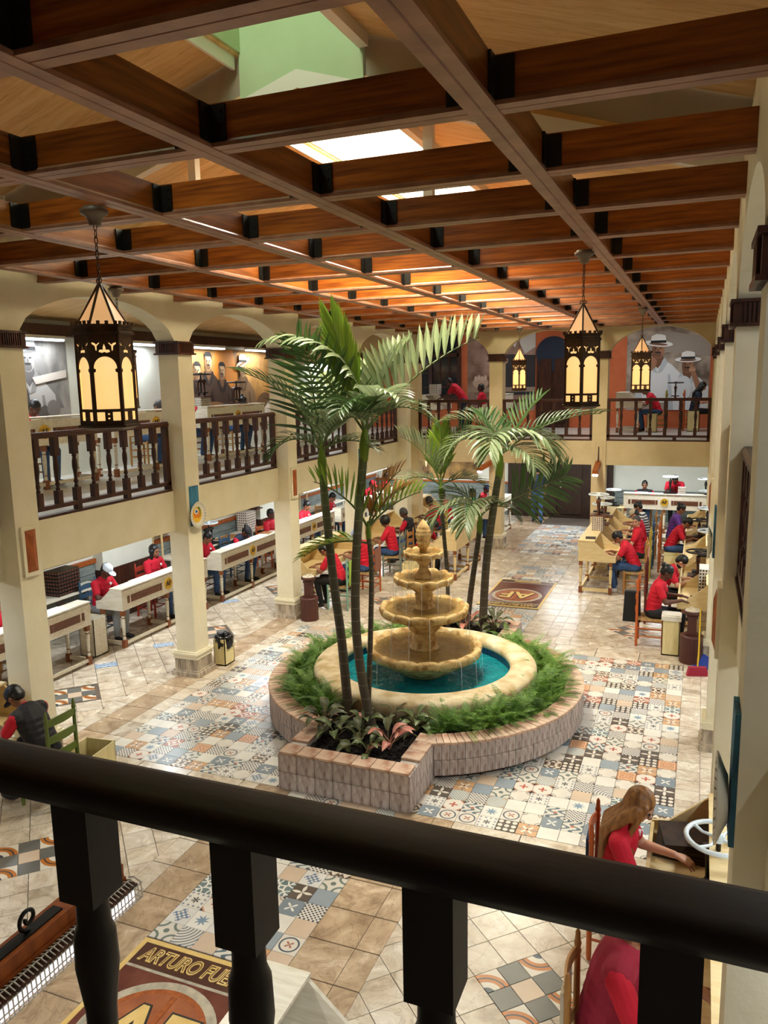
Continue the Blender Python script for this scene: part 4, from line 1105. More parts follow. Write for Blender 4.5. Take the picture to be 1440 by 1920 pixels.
# ---------------------------------------------------------------- palms
CR = Vector((.928, .371, 0)).normalized(); CF = Vector((-.371, .928, 0)).normalized()
def frond(az, e0, droop, Lf, nl, lw, mat, spread=1.0, sag=.35, vee=.35, up=1.0, rr=None, tail=.15, wleaf=.022):
    """one pinnate frond from the origin; az in degrees from camera right towards the far wall"""
    rr = rr or RF; mb = MB()
    h = CR * math.cos(math.radians(az)) + CF * math.sin(math.radians(az))
    side = Vector((-h.y, h.x, 0))
    N = 18; p = Vector((0, 0, 0)); pts = [p.copy()]; ds = []
    for i in range(N):
        e = math.radians(e0 - droop * (i / (N - 1)) ** 1.2)
        d = h * math.cos(e) + Vector((0, 0, math.sin(e)))
        p = p + d * Lf / N; pts.append(p.copy()); ds.append(d)
    mb.tube(pts, [.014 * (1 - .8 * i / N) + .002 for i in range(N + 1)], 6, 1)
    for k in range(nl):
        t = tail + (1 - tail) * (k + .5) / nl
        f = t * N; i = min(int(f), N - 1); q = pts[i].lerp(pts[i + 1], f - i); d = ds[i]
        nrm = side.cross(d).normalized()
        if nrm.z < 0: nrm = -nrm
        ll = lw * (.45 + .55 * math.sin(PI * min(1, .25 + .72 * t)))
        for s in (-1, 1):
            ang = math.radians(rr.uniform(48, 62)) * spread * (1 - .45 * t)
            dd = (d * math.cos(ang) + side * s * math.sin(ang) + nrm * vee * up).normalized()
            pr_ = q; V = []; M_ = 5; cur = q.copy(); dcur = dd.copy()
            wv = dcur.cross(nrm).normalized()
            for j in range(M_):
                u = j / (M_ - 1)
                w_ = wleaf * (math.sin(PI * (.12 + .82 * u)) if j < M_ - 1 else .03)
                V += [cur - wv * w_ + nrm * w_ * .3, cur, cur + wv * w_ + nrm * w_ * .3]
                cur = cur + dcur * ll / (M_ - 1); dcur = (dcur - Vector((0, 0, sag * rr.uniform(.7, 1.2) / (M_ - 1)))).normalized()
            F = []
            for j in range(M_ - 1):
                a = j * 3; F += [(a, a + 1, a + 4, a + 3), (a + 1, a + 2, a + 5, a + 4)]
            mb.add(V, F, 0, False)
    return mb.mesh('frond', [mat, M['rachis']])
def palm(label, pts, r0, r1, crown, fronds, shaft=.35):
    """pts: trunk centre line in world; crown: base of the fronds"""
    base = Vector(pts[0])
    t = thing('palm_tree', label, 'palm', base)
    P = [Vector(p) - base for p in pts]
    # smooth centre line
    Q = []
    for i in range(len(P) - 1):
        a = P[max(i - 1, 0)]; b_ = P[i]; c = P[i + 1]; d = P[min(i + 2, len(P) - 1)]
        for j in range(6):
            u = j / 6
            Q.append(.5 * ((2 * b_) + (c - a) * u + (2 * a - 5 * b_ + 4 * c - d) * u * u + (3 * b_ - a - 3 * c + d) * u ** 3))
    Q.append(P[-1]); n = len(Q)
    MB().tube(Q, [r0 * 1.25 if i == 0 else r0 + (r1 - r0) * i / (n - 1) for i in range(n)], 12, 0).build('trunk', M['trunk'], t)
    cr = Vector(crown) - base
    MB().tube([Q[-1] - Vector((0, 0, .05)), Q[-1].lerp(cr, .5), cr + Vector((0, 0, .08))], [r1 * 1.05, r1 * 1.25, r1 * .5], 10, 0).build('crown_shaft', M['palm_green'], t)
    for f in fronds:
        off = f.pop('off', (0, 0, 0)); roll = f.pop('roll', 0)
        o = obj('frond', frond(**f), t, cr + Vector(off))
        if roll: o.rotation_mode = 'QUATERNION'; o.rotation_quaternion = Quaternion(CF, math.radians(roll))
    return t
PD, PP, PG, PB = M['palm_dark'], M['palm_pale'], M['palm_green'], M['palm_brown']
palm('tall left palm of the front planter, dark trunk and long dark fronds', [(-3.72, 8.0, .30), (-3.84, 8.1, 1.28), (-3.94, 8.15, 1.91), (-4.04, 8.2, 2.79), (-4.09, 8.24, 3.25)], .058, .046, (-4.10, 8.25, 3.50), [
    dict(az=262, e0=98, droop=22, Lf=1.22, nl=16, lw=.66, mat=PD, spread=1.32, sag=.32, vee=.10, wleaf=.0195, roll=-7),
    dict(az=195, e0=72, droop=55, Lf=1.30, nl=16, lw=.55, mat=PD, spread=1.1, sag=.45, vee=.2, wleaf=.026),
    dict(az=40, e0=68, droop=35, Lf=1.25, nl=16, lw=.60, mat=PP, spread=1.15, sag=.3, vee=.2, wleaf=.028),
    dict(az=80, e0=75, droop=60, Lf=1.2, nl=16, lw=.5, mat=PP, sag=.5),
    dict(az=310, e0=62, droop=80, Lf=.95, nl=15, lw=.45, mat=PP, sag=.6),
    dict(az=215, e0=45, droop=100, Lf=.75, nl=13, lw=.35, mat=PD, sag=.9),
    dict(az=340, e0=35, droop=70, Lf=.7, nl=12, lw=.34, mat=PD, sag=.7)])
palm('tallest front palm, an upright bright spear and a broad pale frond to the right', [(-3.28, 7.72, .30), (-3.47, 7.85, .89), (-3.58, 7.95, 1.49), (-3.61, 8.05, 2.21), (-3.57, 8.15, 3.07), (-3.54, 8.18, 3.45)], .056, .048, (-3.52, 8.2, 3.72), [
    dict(az=266, e0=92, droop=6, Lf=1.25, nl=22, lw=.66, mat=PG, spread=.36, sag=.05, vee=.02, tail=.25, roll=-15, wleaf=.020),
    dict(az=8, e0=52, droop=30, Lf=1.70, nl=15, lw=.62, mat=PP, spread=1.0, sag=.10, vee=1.1, wleaf=.044),
    dict(az=182, e0=86, droop=98, Lf=1.60, nl=17, lw=.54, mat=PP, spread=1.15, sag=1.1, vee=.0, wleaf=.034, off=(0, 0, .14)),
    dict(az=262, e0=94, droop=24, Lf=1.30, nl=17, lw=.50, mat=PD, spread=1.2, sag=.2, vee=.1, wleaf=.017, roll=-34),
    dict(az=300, e0=72, droop=95, Lf=.95, nl=15, lw=.42, mat=PP, sag=.8, wleaf=.028),
    dict(az=40, e0=76, droop=40, Lf=1.1, nl=14, lw=.5, mat=PP, sag=.2, vee=.6, wleaf=.036),
    dict(az=250, e0=65, droop=100, Lf=.9, nl=15, lw=.4, mat=PD, sag=.8),
    dict(az=350, e0=60, droop=110, Lf=.9, nl=14, lw=.4, mat=PD, sag=.8)])
palm('thin short front palm with yellow green and browning fronds', [(-3.49, 8.0, .30), (-3.48, 8.08, 1.0), (-3.47, 8.15, 1.76), (-3.48, 8.2, 2.19), (-3.52, 8.24, 2.5)], .034, .026, (-3.53, 8.25, 2.62), [
    dict(az=178, e0=62, droop=45, Lf=.85, nl=11, lw=.42, mat=PG, spread=1.0, sag=.1, vee=.9, wleaf=.026),
    dict(az=182, e0=12, droop=50, Lf=.80, nl=11, lw=.36, mat=PG, sag=.4, off=(0, 0, -.18), wleaf=.024),
    dict(az=350, e0=78, droop=40, Lf=.80, nl=11, lw=.36, mat=PB, spread=.7, sag=.1, wleaf=.024),
    dict(az=10, e0=48, droop=35, Lf=.75, nl=11, lw=.38, mat=PG, spread=.9, sag=.2, vee=.6, wleaf=.024),
    dict(az=30, e0=60, droop=45, Lf=.7, nl=10, lw=.35, mat=PB, sag=.3)], .1)
palm('leaning rear palm nearest the aisle, with a drooping pale crown', [(-3.09, 11.75, .30), (-3.06, 11.85, 1.39), (-2.98, 12.0, 2.31), (-2.92, 12.08, 2.8)], .066, .054, (-2.90, 12.1, 3.12), [
    dict(az=320, e0=62, droop=120, Lf=1.10, nl=18, lw=.78, mat=PP, spread=.8, sag=1.3, vee=.05, wleaf=.036),
    dict(az=250, e0=66, droop=130, Lf=1.05, nl=16, lw=.66, mat=PP, sag=1.2, wleaf=.034),
    dict(az=172, e0=74, droop=95, Lf=1.15, nl=14, lw=.5, mat=PP, sag=.7, wleaf=.028),
    dict(az=5, e0=38, droop=38, Lf=1.75, nl=18, lw=.58, mat=PD, sag=.6, wleaf=.026),
    dict(az=25, e0=60, droop=25, Lf=1.15, nl=14, lw=.5, mat=PD, sag=.2),
    dict(az=200, e0=55, droop=115, Lf=1.1, nl=15, lw=.5, mat=PP, sag=.9, wleaf=.028),
    dict(az=300, e0=30, droop=85, Lf=.9, nl=14, lw=.6, mat=PP, sag=1.2, wleaf=.032),
    dict(az=266, e0=92, droop=10, Lf=1.12, nl=16, lw=.62, mat=PD, spread=1.15, sag=.45, vee=.05, off=(0, 0, -.80), wleaf=.024, roll=66),
    dict(az=120, e0=75, droop=70, Lf=1.0, nl=14, lw=.45, mat=PD, sag=.5)])
palm('lower rear palm whose pale crown droops left of the taller one', [(-3.37, 11.8, .30), (-3.32, 11.9, .95), (-3.25, 12.0, 1.6), (-3.22, 12.03, 1.9)], .048, .040, (-3.21, 12.05, 2.12), [
    dict(az=200, e0=58, droop=130, Lf=1.0, nl=17, lw=.56, mat=PP, sag=1.2, wleaf=.030),
    dict(az=245, e0=62, droop=140, Lf=1.0, nl=17, lw=.56, mat=PP, sag=1.2, wleaf=.030),
    dict(az=350, e0=55, droop=120, Lf=.7, nl=14, lw=.4, mat=PD, sag=.9),
    dict(az=160, e0=68, droop=90, Lf=.9, nl=15, lw=.45, mat=PD, sag=.6)])
palm('slender leftmost rear palm with upright fronds', [(-3.64, 11.7, .30), (-3.70, 11.85, 1.1), (-3.80, 11.95, 2.0), (-3.84, 11.99, 2.45)], .034, .030, (-3.85, 12.0, 2.62), [
    dict(az=185, e0=72, droop=45, Lf=1.05, nl=15, lw=.5, mat=PP, spread=.8, sag=.25, vee=.6, wleaf=.030),
    dict(az=5, e0=74, droop=25, Lf=1.15, nl=15, lw=.45, mat=PD, spread=.7, sag=.2, vee=.5, wleaf=.026),
    dict(az=270, e0=88, droop=20, Lf=.95, nl=14, lw=.42, mat=PG, spread=.8, sag=.2, wleaf=.026),
    dict(az=200, e0=38, droop=70, Lf=.75, nl=11, lw=.4, mat=PP, sag=.5),
    dict(az=345, e0=32, droop=70, Lf=.75, nl=11, lw=.4, mat=PD, sag=.4)])
# ---------------------------------------------------------------- hanging lanterns
def ngon(n, r, z, ph=0): return [(r * math.cos(ph + 2 * PI * k / n), r * math.sin(ph + 2 * PI * k / n), z) for k in range(n)]
LR = .175; LS = LR   # hexagon: side equals radius
AP = LR * math.cos(PI / 6)
def lantern_proto():
    t = thing('hanging_lantern', 'x', 'lantern')
    zb, zt = -1.38, -.80   # body bottom and top below the ceiling rose
    MB().lathe([(.035, -.115), (.04, -.10), (.055, -.06), (.085, -.045), (.09, -.02), (.07, -.015), (.07, 0)], 20).build('ceiling_rose', M['cap_grey'], t)
    mb = MB()
    n = 8; L_ = .34 / n
    for k in range(n):
        zc = -.10 - (k + .5) * L_; pts = []
        for j in range(10):
            a = 2 * PI * j / 10; u, v = .011 * math.cos(a), (L_ * .5 + .007) * math.sin(a)
            pts.append((u if k % 2 else 0, 0 if k % 2 else u, zc + v))
        mb.tube(pts, .0035, 5, closed=True)
    tag(mb.build('chain', M['lamp_bronze'], t))
    mb = MB()
    for s in (-1, 1):
        mb.tube([(s * .018 + .014 * math.cos(a), 0, -.455 + .014 * math.sin(a)) for a in [2 * PI * j / 10 for j in range(10)]], .0045, 5, closed=True)
    mb.build('hook_scroll', M['lamp_bronze'], t)
    # pyramid roof: panes and ribs
    apex = Vector((0, 0, -.475)); mb = MB(); rb_ = MB(); h0 = ngon(6, LR * .93, -.745)
    for k in range(6):
        a, b_ = Vector(h0[k]), Vector(h0[(k + 1) % 6])
        mb.add([a, b_, apex], [(0, 1, 2)])
        rb_.tube([a * 1.01, apex + Vector((0, 0, .01))], .0085, 5)
    mb.build('roof_glass', M['glass_lit2'], t); rb_.build('roof_ribs', M['lamp_bronze'], t)
    mb = MB()
    mb.lathe([(LR * .9, -.80), (LR * 1.12, -.80), (LR * 1.12, -.785), (LR * 1.04, -.78), (LR * 1.04, -.755), (LR * 1.12, -.75), (LR * 1.12, -.738), (LR * .9, -.738)], 6, smooth=False)
    for k in range(6):
        a, b_ = Vector(ngon(6, LR * 1.12, -.738)[k]), Vector(ngon(6, LR * 1.12, -.738)[(k + 1) % 6])
        for u in (.10, .37, .63, .90):
            c = a.lerp(b_, u); T = Matrix.Translation(c) @ Matrix.Rotation(math.atan2((b_ - a).y, (b_ - a).x), 4, 'Z')
            mb.box((0, 0, .010), (.022, .012, .020), 0, T)
    mb.build('crown_band', M['lamp_bronze'], t)
    # traceried face plate, holes cut as curves, and the lit pane behind it
    W = LS / 2; H = zt - zb; o = [(-W, 0), (W, 0), (W, H), (-W, H)]
    iw = .071; y0, y1 = .105, .412
    arch = [(-iw, y0), (iw, y0), (iw, y1 - .075), (iw - .012, y1 - .068), (iw - .012, y1 - .052)]
    arch += [(iw * math.cos(a) * 1.0, y1 - .048 + .075 * math.sin(a)) for a in [PI * j / 12 for j in range(0, 13)]]
    arch += [(-iw + .012, y1 - .052), (-iw + .012, y1 - .068), (-iw, y1 - .075)]
    def leafo(cx_, cy_, s, m_=1):
        return [(cx_ + m_ * s * p, cy_ + s * q) for p, q in ((-1, 1), (-.2, .75), (.1, .35), (.9, .95), (1.0, .75), (.25, 0), (.2, -1.3), (-.1, -1.2), (-.25, .0), (-1, .55))]
    tre = [(0 + .03 * p, .478 + .03 * q) for p, q in ((0, 1.35), (.28, .6), (.25, .15), (1, .1), (1.15, -.35), (.45, -.55), (0, -.35), (-.45, -.55), (-1.15, -.35), (-1, .1), (-.25, .15), (-.28, .6))]
    holes = [arch, leafo(-.050, .505, .023, 1), leafo(.050, .505, .023, -1), tre,
             [(-.072, .03), (-.024, .03), (-.024, .086), (-.072, .086)], [(.024, .03), (.072, .03), (.072, .086), (.024, .086)],
             [(-.006, .04), (.006, .04), (.006, .05), (-.006, .05)], [(-.006, .068), (.006, .068), (.006, .078), (-.006, .078)]]
    pm = curve_plate('face_plate', [o] + holes, .004, M['lamp_bronze'])
    gm = MB().add([(-W * .98, 0.01, 0), (W * .98, 0.01, 0), (W * .98, H, 0), (-W * .98, H, 0)], [(0, 1, 2, 3)]).mesh('glass_pane', [M['glass_lit']])
    for k in range(6):
        a = 2 * PI * (k + .5) / 6
        B = Matrix.Translation((AP * math.cos(a), AP * math.sin(a), zb)) @ Matrix.Rotation(a + PI / 2, 4, 'Z') @ Matrix.Rotation(PI / 2, 4, 'X')
        p = obj('face_plate', pm, t); p.matrix_local = B
        g = obj('glass_pane', gm, t); g.matrix_local = B @ Matrix.Translation((0, 0, -.012))
    mb = MB()
    for q in ngon(6, LR, 0): mb.tube([(q[0], q[1], zb), (q[0], q[1], zt)], .008, 6)
    mb.build('corner_bars', M['lamp_bronze'], t)
    MB().lathe([(.02, zb - .035), (LR * .8, zb - .035), (LR * .98, zb - .02), (LR * 1.12, zb - .015), (LR * 1.12, zb), (LR * .9, zb + .006)], 6, smooth=False).build('base_plate', M['lamp_bronze'], t)
    return t
lp = lantern_proto(); used = [False]
for (x, y, rz, lb) in ((-3.66, 4.22, -.34, 'large glowing bronze lantern at the upper left, nearest the camera'), (-1.05, 7.55, -.384, 'glowing bronze lantern hanging at the right on a girder, second nearest'),
        (-1.0, 14.3, -.454, 'glowing lantern at the right before the mural of two hatted men'), (-3.85, 17.8, -.31, 'small glowing lantern before the middle of the far arcade'),
        (-6.35, 13.8, 0, 'glowing lantern half hidden behind the left palm fronds'), (-6.36, 7.6, 0, 'lantern hidden behind the large near one, its ceiling rose and chain showing')):
    place(lp, used, (x, y, 5.425), rz, lb, 'hanging lanterns')

# ---------------------------------------------------------------- fluorescent fixtures
def tube_light(x, y, z, rz, label, group, power=TUBE_P, L_=1.15, mat=None):
    t = thing('fluorescent_light', label, 'light', (x, y, z), rz, group)
    MB().prism([(-.07, .0), (.07, 0), (.05, .05), (-.05, .05)], 'x', -L_ / 2, L_ / 2).build('housing', M['tube_body'], t)
    mb = MB()
    for s in (-.035, .035): mb.tube([(-L_ / 2 + .02, s, -.018), (L_ / 2 - .02, s, -.018)], .016, 8)
    mb.build('tubes', mat or M['tube'], t)
    l = area('tube_glow', (x, y, z - .045), L_ * .95, .12, power, COOL, (0, 0, rz))
    return t
for i, y in enumerate((6.6, 8.4, 9.9, 12.3, 14.7, 16.8, 20.5)):
    tube_light(-9.93, y, 5.07, PI / 2, 'fluorescent light on the upper left wall, %s' % ['hidden by the first column', 'above the grey mural left of the lantern', 'just left of the large lantern', 'right of the large lantern', 'above the left half of the sepia mural', 'above the right half of the sepia mural', 'behind the palm fronds'][i], 'fluorescent lights of the upper left gallery', 15)
for i, y in enumerate((5.0, 8.0, 11.0, 14.0, 17.2, 21.0, 23.4)):
    tl = tube_light(-8.7 if i in (4, 5) else -8.55, y, 1.74 if i in (4, 5) else 2.45, PI / 2, 'fluorescent light under the left gallery, above the %s' % ['desk at the picture edge', 'desk by the first column', 'capped man', 'navy vested woman', 'desk behind the third column', 'desk behind the palm trunks', 'farthest desk'][i], 'fluorescent lights under the left gallery', 26, 1.6 if i in (4, 5) else 1.15)
    if i in (4, 5): MB().tube([(-.6, 0, .04), (-.6, 0, .765)], .008, 6).tube([(.6, 0, .04), (.6, 0, .765)], .008, 6).build('hanger_rods', M['tube_body'], tl)
for i, y in enumerate((3.4, 6.6, 9.8, 13.0, 16.2, 19.4)):
    tube_light(1.0, y, 2.45, PI / 2, 'fluorescent light under the right gallery', 'fluorescent lights under the right gallery', 26)
for i, y in enumerate((2.2, 5.2, 8.2, 11.2, 14.6)):
    tube_light(1.6, y, 5.56, PI / 2, 'fluorescent light of the right upper gallery, out of sight behind the right columns', 'fluorescent lights of the upper right gallery', 13)
for i, x in enumerate((-6.2, -3.4, -.9)):
    tube_light(x, 22.2, 2.45, 0, 'fluorescent light under the far gallery, %s' % ['at its left', 'before the dark door', 'over the far white desk'][i], 'fluorescent lights under the far gallery', 34)
    tube_light(x, 22.6, 5.965, 0, 'fluorescent light of the far upper gallery, %s' % ['over the leaning man', 'before the middle arch', 'before the hatted men mural'][i], 'fluorescent lights of the far upper gallery', 15)
for i, x in enumerate((-6.0, -3.4, -.9)):
    tube_light(x, .2, 2.45, 0, 'fluorescent light under the near gallery', 'fluorescent lights under the near gallery', 36)
# carved wooden lamp boxes bracketed to the columns
def lamp_box(x, y, z, rz, label, L_=.62):
    t = thing('wooden_lamp', label, 'lamp', (x, y, z), rz, 'wooden lamp boxes on the columns')
    MB().prism([(-.075, 0), (.075, 0), (.06, .09), (-.06, .09)], 'x', 0, L_, T=Matrix.Rotation(.28, 4, 'Y')).build('lamp_body', M['plaque'], t)
    mb = MB()
    for s in (-.035, .035): mb.ball((L_ - .01, s, -.03), .034, 10, T=Matrix.Rotation(.28, 4, 'Y'))
    mb.build('bulb', M['bulb'], t)
    MB().tube([(0.0, 0, .42), (.0, 0, .12), (.05, 0, .06), (.12, 0, .06)], [.012, .018, .022, .022], 8).build('bracket', M['dark_wood'], t)
    MB().box((-.012, 0, .26), (.02, .20, .62)).build('back_board', M['stucco_tan'], t)
lamp_box(-2.26, 19.40, 2.22, -PI / 2, 'carved wooden lamp with lit bulbs on the right far column'); lamp_box(-4.78, 19.40, 2.22, -PI / 2 - .5, 'carved wooden lamp with lit bulbs on the left far column behind the palm')
t = thing('wooden_strip_lamp', 'long dark wooden lamp beam with iron scrolls and a lit wire cage, lower left corner', 'lamp', (-2.42, .98, 2.05), PI / 2, 'wooden lamp boxes on the columns')
MB().span((0, -.05, 0), (1.62, .05, .09)).span((0, -.062, .012), (1.62, .062, .03)).build('beam', M['plaque'], t)
MB().span((.02, -.120, -.062), (1.60, -.112, -.012)).build('light_strip', M['strip_glass'], t)
MB().span((.0, -.126, -.004), (1.62, -.055, .010)).build('mesh_shade', M['dark_wood'], t)
mb = MB()
for k in range(74):
    x = .02 + k * .0222
    mb.tube([(x, -.055, .01), (x, -.085, .022), (x, -.125, .005), (x, -.128, -.07), (x, -.06, -.075)], .0035, 4)
for z, yy in ((.02, -.085), (.0, -.126), (-.035, -.13), (-.07, -.128)): mb.tube([(0, yy, z), (1.65, yy, z)], .003, 4)
tag(mb.build('wire_cage', plain('white wire', 'CFC8BC', .5), t), kind='stuff')
def scroll(x, s, r):
    pts = []
    for j in range(22):
        a = j / 21 * 2.6 * PI; q = r * (1 - .75 * j / 21)
        pts.append((x + q * math.sin(a) * s, .0, .10 + r - q * math.cos(a)))
    return pts
mb = MB(); mb.tube(scroll(1.12, -1, .05), .009, 6).tube(scroll(.94, -1, .028), .008, 6).box((1.0, 0, .093), (.55, .05, .008))
mb.build('iron_scroll', M['iron'], t)
area('strip_lamp_glow', (-2.32, 1.8, 1.97), .06, 1.5, 10, (1, .97, .92), (0, math.radians(25), 0))

# ---------------------------------------------------------------- desks
def desk_meshes(depth, L_, mat, drop):
    """rolling desk; +X is the front face, the sitter is on the -X side; length along Y"""
    zt = 1.06 - drop; zb = .66 - drop * .3
    d0, d1 = -depth * .5, depth * .5
    prof = [(d0, zb), (d1, zb), (d1, zt), (d1 - depth * .42, zt), (d0 + depth * .18, zb + .15), (d0, zb + .13)]
    out = {}
    mb = MB()
    for y in (-L_ / 2 + .0125, L_ / 2 - .0125): mb.prism(prof, 'y', y - .0125, y + .0125)
    out['side_panel'] = MB().prism(prof, 'y', -.0125, .0125).mesh('side_panel', [mat])
    out['front_panel'] = MB().span((d1 - .025, -L_ / 2 + .025, zb), (d1 - .002, L_ / 2 - .025, zt - .02)).mesh('front_panel', [mat])
    out['top_shelf'] = MB().span((d1 - depth * .42 - .01, -L_ / 2 - .01, zt), (d1 + .012, L_ / 2 + .01, zt + .022)).mesh('top_shelf', [mat])
    out['work_surface'] = MB().span((d0, -L_ / 2 + .025, zb + .03), (d1 - .02, L_ / 2 - .025, zb + .055)).mesh('work_surface', [mat])
    out['front_lip'] = MB().span((d0 - .006, -L_ / 2 + .025, zb), (d0 + .02, L_ / 2 - .025, zb + .12)).mesh('front_lip', [mat])
    out['divider'] = MB().prism(prof, 'y', -.009, .009).mesh('divider', [mat])
    r = .03
    mb = MB().lathe([(r * .7, .13), (r * .95, .16), (r * .7, .19), (r * .8, .26), (r * 1.1, .42), (r * 1.0, .50), (r * .7, zb - .13), (r, zb - .10), (r * .8, zb - .08)], 10)
    mb.lathe([(r * 1.0, .20), (r * 1.0, .212)], 10, 1); mb.lathe([(r * 1.05, zb - .14), (r * 1.05, zb - .128)], 10, 1)
    mb.span((-.034, -.034, 0), (.034, .034, .135), 1); mb.span((-.034, -.034, zb - .09), (.034, .034, zb), 1)
    out['leg'] = mb.mesh('leg', [mat, M['leg_block']])
    out['zt'], out['zb'], out['prof'] = zt, zb, prof
    return out
_dm = {}
emb_me = None
def emblem(parent, loc, rot, s=1.0):
    global emb_me
    if emb_me is None:
        d = MB().lathe([(.105, 0), (.105, .012), (.095, .016), (.085, .012)], 28, smooth=False).mesh('emblem', [M['gold']])
        tx = text_mesh('emblem_letters', 'AF', .115, .003, 0, .003, M['black'])
        rg = MB().lathe([(.099, .0135), (.096, .0165), (.093, .0140)], 28, cap=False).mesh('emblem_ring', [M['black']])
        emb_me = (d, tx, rg)
    e = obj('emblem', emb_me[0], parent, loc, rot, (s, s, s))
    obj('emblem_letters', emb_me[1], e, (0, 0, .0135)); obj('emblem_ring', emb_me[2], e)
    return e
def desk(x, y, z, rz, L_, kind, label, group, depth=.62, drop=.0, inset=True, logo=True, dividers=1):
    key = (round(L_, 2), kind, depth, drop)
    if key not in _dm: _dm[key] = desk_meshes(depth, L_, M['desk_' + kind], drop)
    d = _dm[key]; zt, zb = d['zt'], d['zb']
    t = thing('rolling_desk', label, 'desk', (x, y, z), rz, group)
    for yy in (-L_ / 2 + .0125, L_ / 2 - .0125): obj('side_panel', d['side_panel'], t, (0, yy, 0))
    for nm in ('front_panel', 'top_shelf', 'work_surface', 'front_lip'): obj(nm, d[nm], t)
    for k in range(dividers): obj('divider', d['divider'], t, (0, -L_ / 2 + L_ * (k + 1) / (dividers + 1), 0))
    ys = [-L_ / 2 + .05, 0, L_ / 2 - .05] if L_ > 1.7 else [-L_ / 2 + .05, L_ / 2 - .05]
    xs_ = (-depth / 2 + .09, depth / 2 - .05)
    for yy in ys:
        for xx in xs_: obj('leg', d['leg'], t, (xx, yy, 0))
        MB().span((xs_[0], yy - .02, .045), (xs_[1], yy + .02, .105)).build('stretcher', M['desk_' + kind], t)
    MB().span((xs_[1] - .02, ys[0], .05), (xs_[1] + .02, ys[-1], .10)).build('stretcher', M['desk_' + kind], t)
    if inset:
        xf = depth / 2 - .002; zc = (zt + zb) / 2 - .01; hh = .062
        for sg in (-1, 1):
            a, b_ = .19 * sg, (L_ / 2 - .17) * sg
            MB().box((xf, (a + b_) / 2, zc), (.012, abs(b_ - a) - .10, hh * 2)).build('inset_panel', M['desk_inset'], t)
            for yy in (a + .012 * sg, b_ + .012 * sg): MB().box((xf, yy, zc), (.012, .055, hh * 2)).build('inset_panel', M['desk_inset'], t)
    if logo: emblem(t, (depth / 2, 0, (zt + zb) / 2), (PI / 2, 0, PI / 2))
    return t
# ---- chairs
def chair_meshes(col, h):
    m = M['ch_' + col]; o = {}
    mb = MB().lathe([(.017, 0), (.02, .05), (.02, .72), (.018, h - .16), (.024, h - .14), (.017, h - .12), (.023, h - .09), (.017, h - .07), (.014, h - .02), (.004, h)], 8)
    o['post'] = mb.mesh('back_post', [m])
    o['leg'] = MB().lathe([(.016, 0), (.02, .06), (.02, .40), (.022, .47), (.012, .485)], 8).mesh('front_leg', [m])
    sl = MB()
    n = 8; V = []; F = []
    for i in range(n + 1):
        yy = -.185 + .37 * i / n; bow = -.03 * math.sin(PI * i / n); cr = .018 * math.sin(PI * i / n)
        V += [(bow - .007, yy, -.035), (bow + .007, yy, -.035), (bow + .007, yy, .035 + cr), (bow - .007, yy, .035 + cr)]
    for i in range(n):
        a = 4 * i; F += [(a + j, a + (j + 1) % 4, a + 4 + (j + 1) % 4, a + 4 + j) for j in range(4)]
    F += [(3, 2, 1, 0), (4 * n, 4 * n + 1, 4 * n + 2, 4 * n + 3)]
    sl.add(V, F); o['slat'] = sl.mesh('back_slat', [m])
    o['seat'] = MB().prism([(-.20, -.17), (.20, -.205), (.21, .0), (.20, .205), (-.20, .17)], 'z', .425, .462).mesh('seat', [M['seat']])
    o['rung'] = MB().tube([(0, -.19, 0), (0, 0, 0), (0, .19, 0)], [.009, .013, .009], 6).mesh('rung', [m])
    return o
_ch = {}
def chair(x, y, z, rz, col, label, group, h=1.02, slats=3, back=None):
    if (col, h) not in _ch: _ch[(col, h)] = chair_meshes(col, h)
    c = _ch[(col, h)]
    t = thing('ladder_back_chair', label, 'chair', (x, y, z), rz, group)
    obj('seat', c['seat'], t)
    for s in (-1, 1):
        obj('back_post', c['post'], t, (-.21, s * .19, 0)); obj('front_leg', c['leg'], t, (.19, s * .20, 0))
        MB().tube([(-.21, s * .19, .17), (.19, s * .20, .17)], .010, 6).build('rung', M['ch_' + col], t); MB().tube([(-.21, s * .19, .30), (.19, s * .20, .30)], .010, 6).build('rung', M['ch_' + col], t)
    for zz in (.2, .33): obj('rung', c['rung'], t, (.19, 0, zz)); obj('rung', c['rung'], t, (-.21, 0, zz - .03))
    for k in range(slats): obj('back_slat', c['slat'], t, (-.215, 0, .58 + k * (h - .72) / max(slats - 1, 1)))
    if back: MB().box((-.245, 0, .72), (.02, .30, .46)).build('back_cover', back, t)
    return t
# ---- tobacco presses
def press_proto(wheel_mat, body_mat):
    t = thing('screw_press', 'x', 'press')
    MB().span((-.17, -.14, 0), (.17, .14, .03)).build('base', body_mat, t)
    for s in (-1, 1): MB().lathe([(.022, .03), (.028, .06), (.016, .09), (.02, .19), (.026, .27), (.018, .30)], 8, T=Matrix.Translation((0, s * .11, 0))).build('post', body_mat, t)
    MB().prism([(-.15, .29), (.15, .29), (.15, .33), (.08, .36), (0, .345), (-.08, .36), (-.15, .33)], 'x', -.035, .035).build('crosshead', body_mat, t)
    MB().tube([(0, 0, .10), (0, 0, .46)], .016, 8).build('screw', M['iron'], t)
    MB().span((-.10, -.08, .08), (.10, .08, .105)).build('platen', M['iron'], t)
    mb = MB(); mb.tube([(.20 * math.cos(a), .20 * math.sin(a), .455) for a in [2 * PI * j / 28 for j in range(28)]], .017, 8, closed=True)
    for k in range(4):
        a = k * PI / 2 + .4
        mb.tube([(.03 * math.cos(a), .03 * math.sin(a), .455), (.11 * math.cos(a + .2), .11 * math.sin(a + .2), .452), (.195 * math.cos(a), .195 * math.sin(a), .455)], [.012, .010, .013], 6)
    mb.lathe([(.04, .435), (.04, .475), (.02, .49)], 12)
    mb.build('handwheel', wheel_mat, t)
    return t
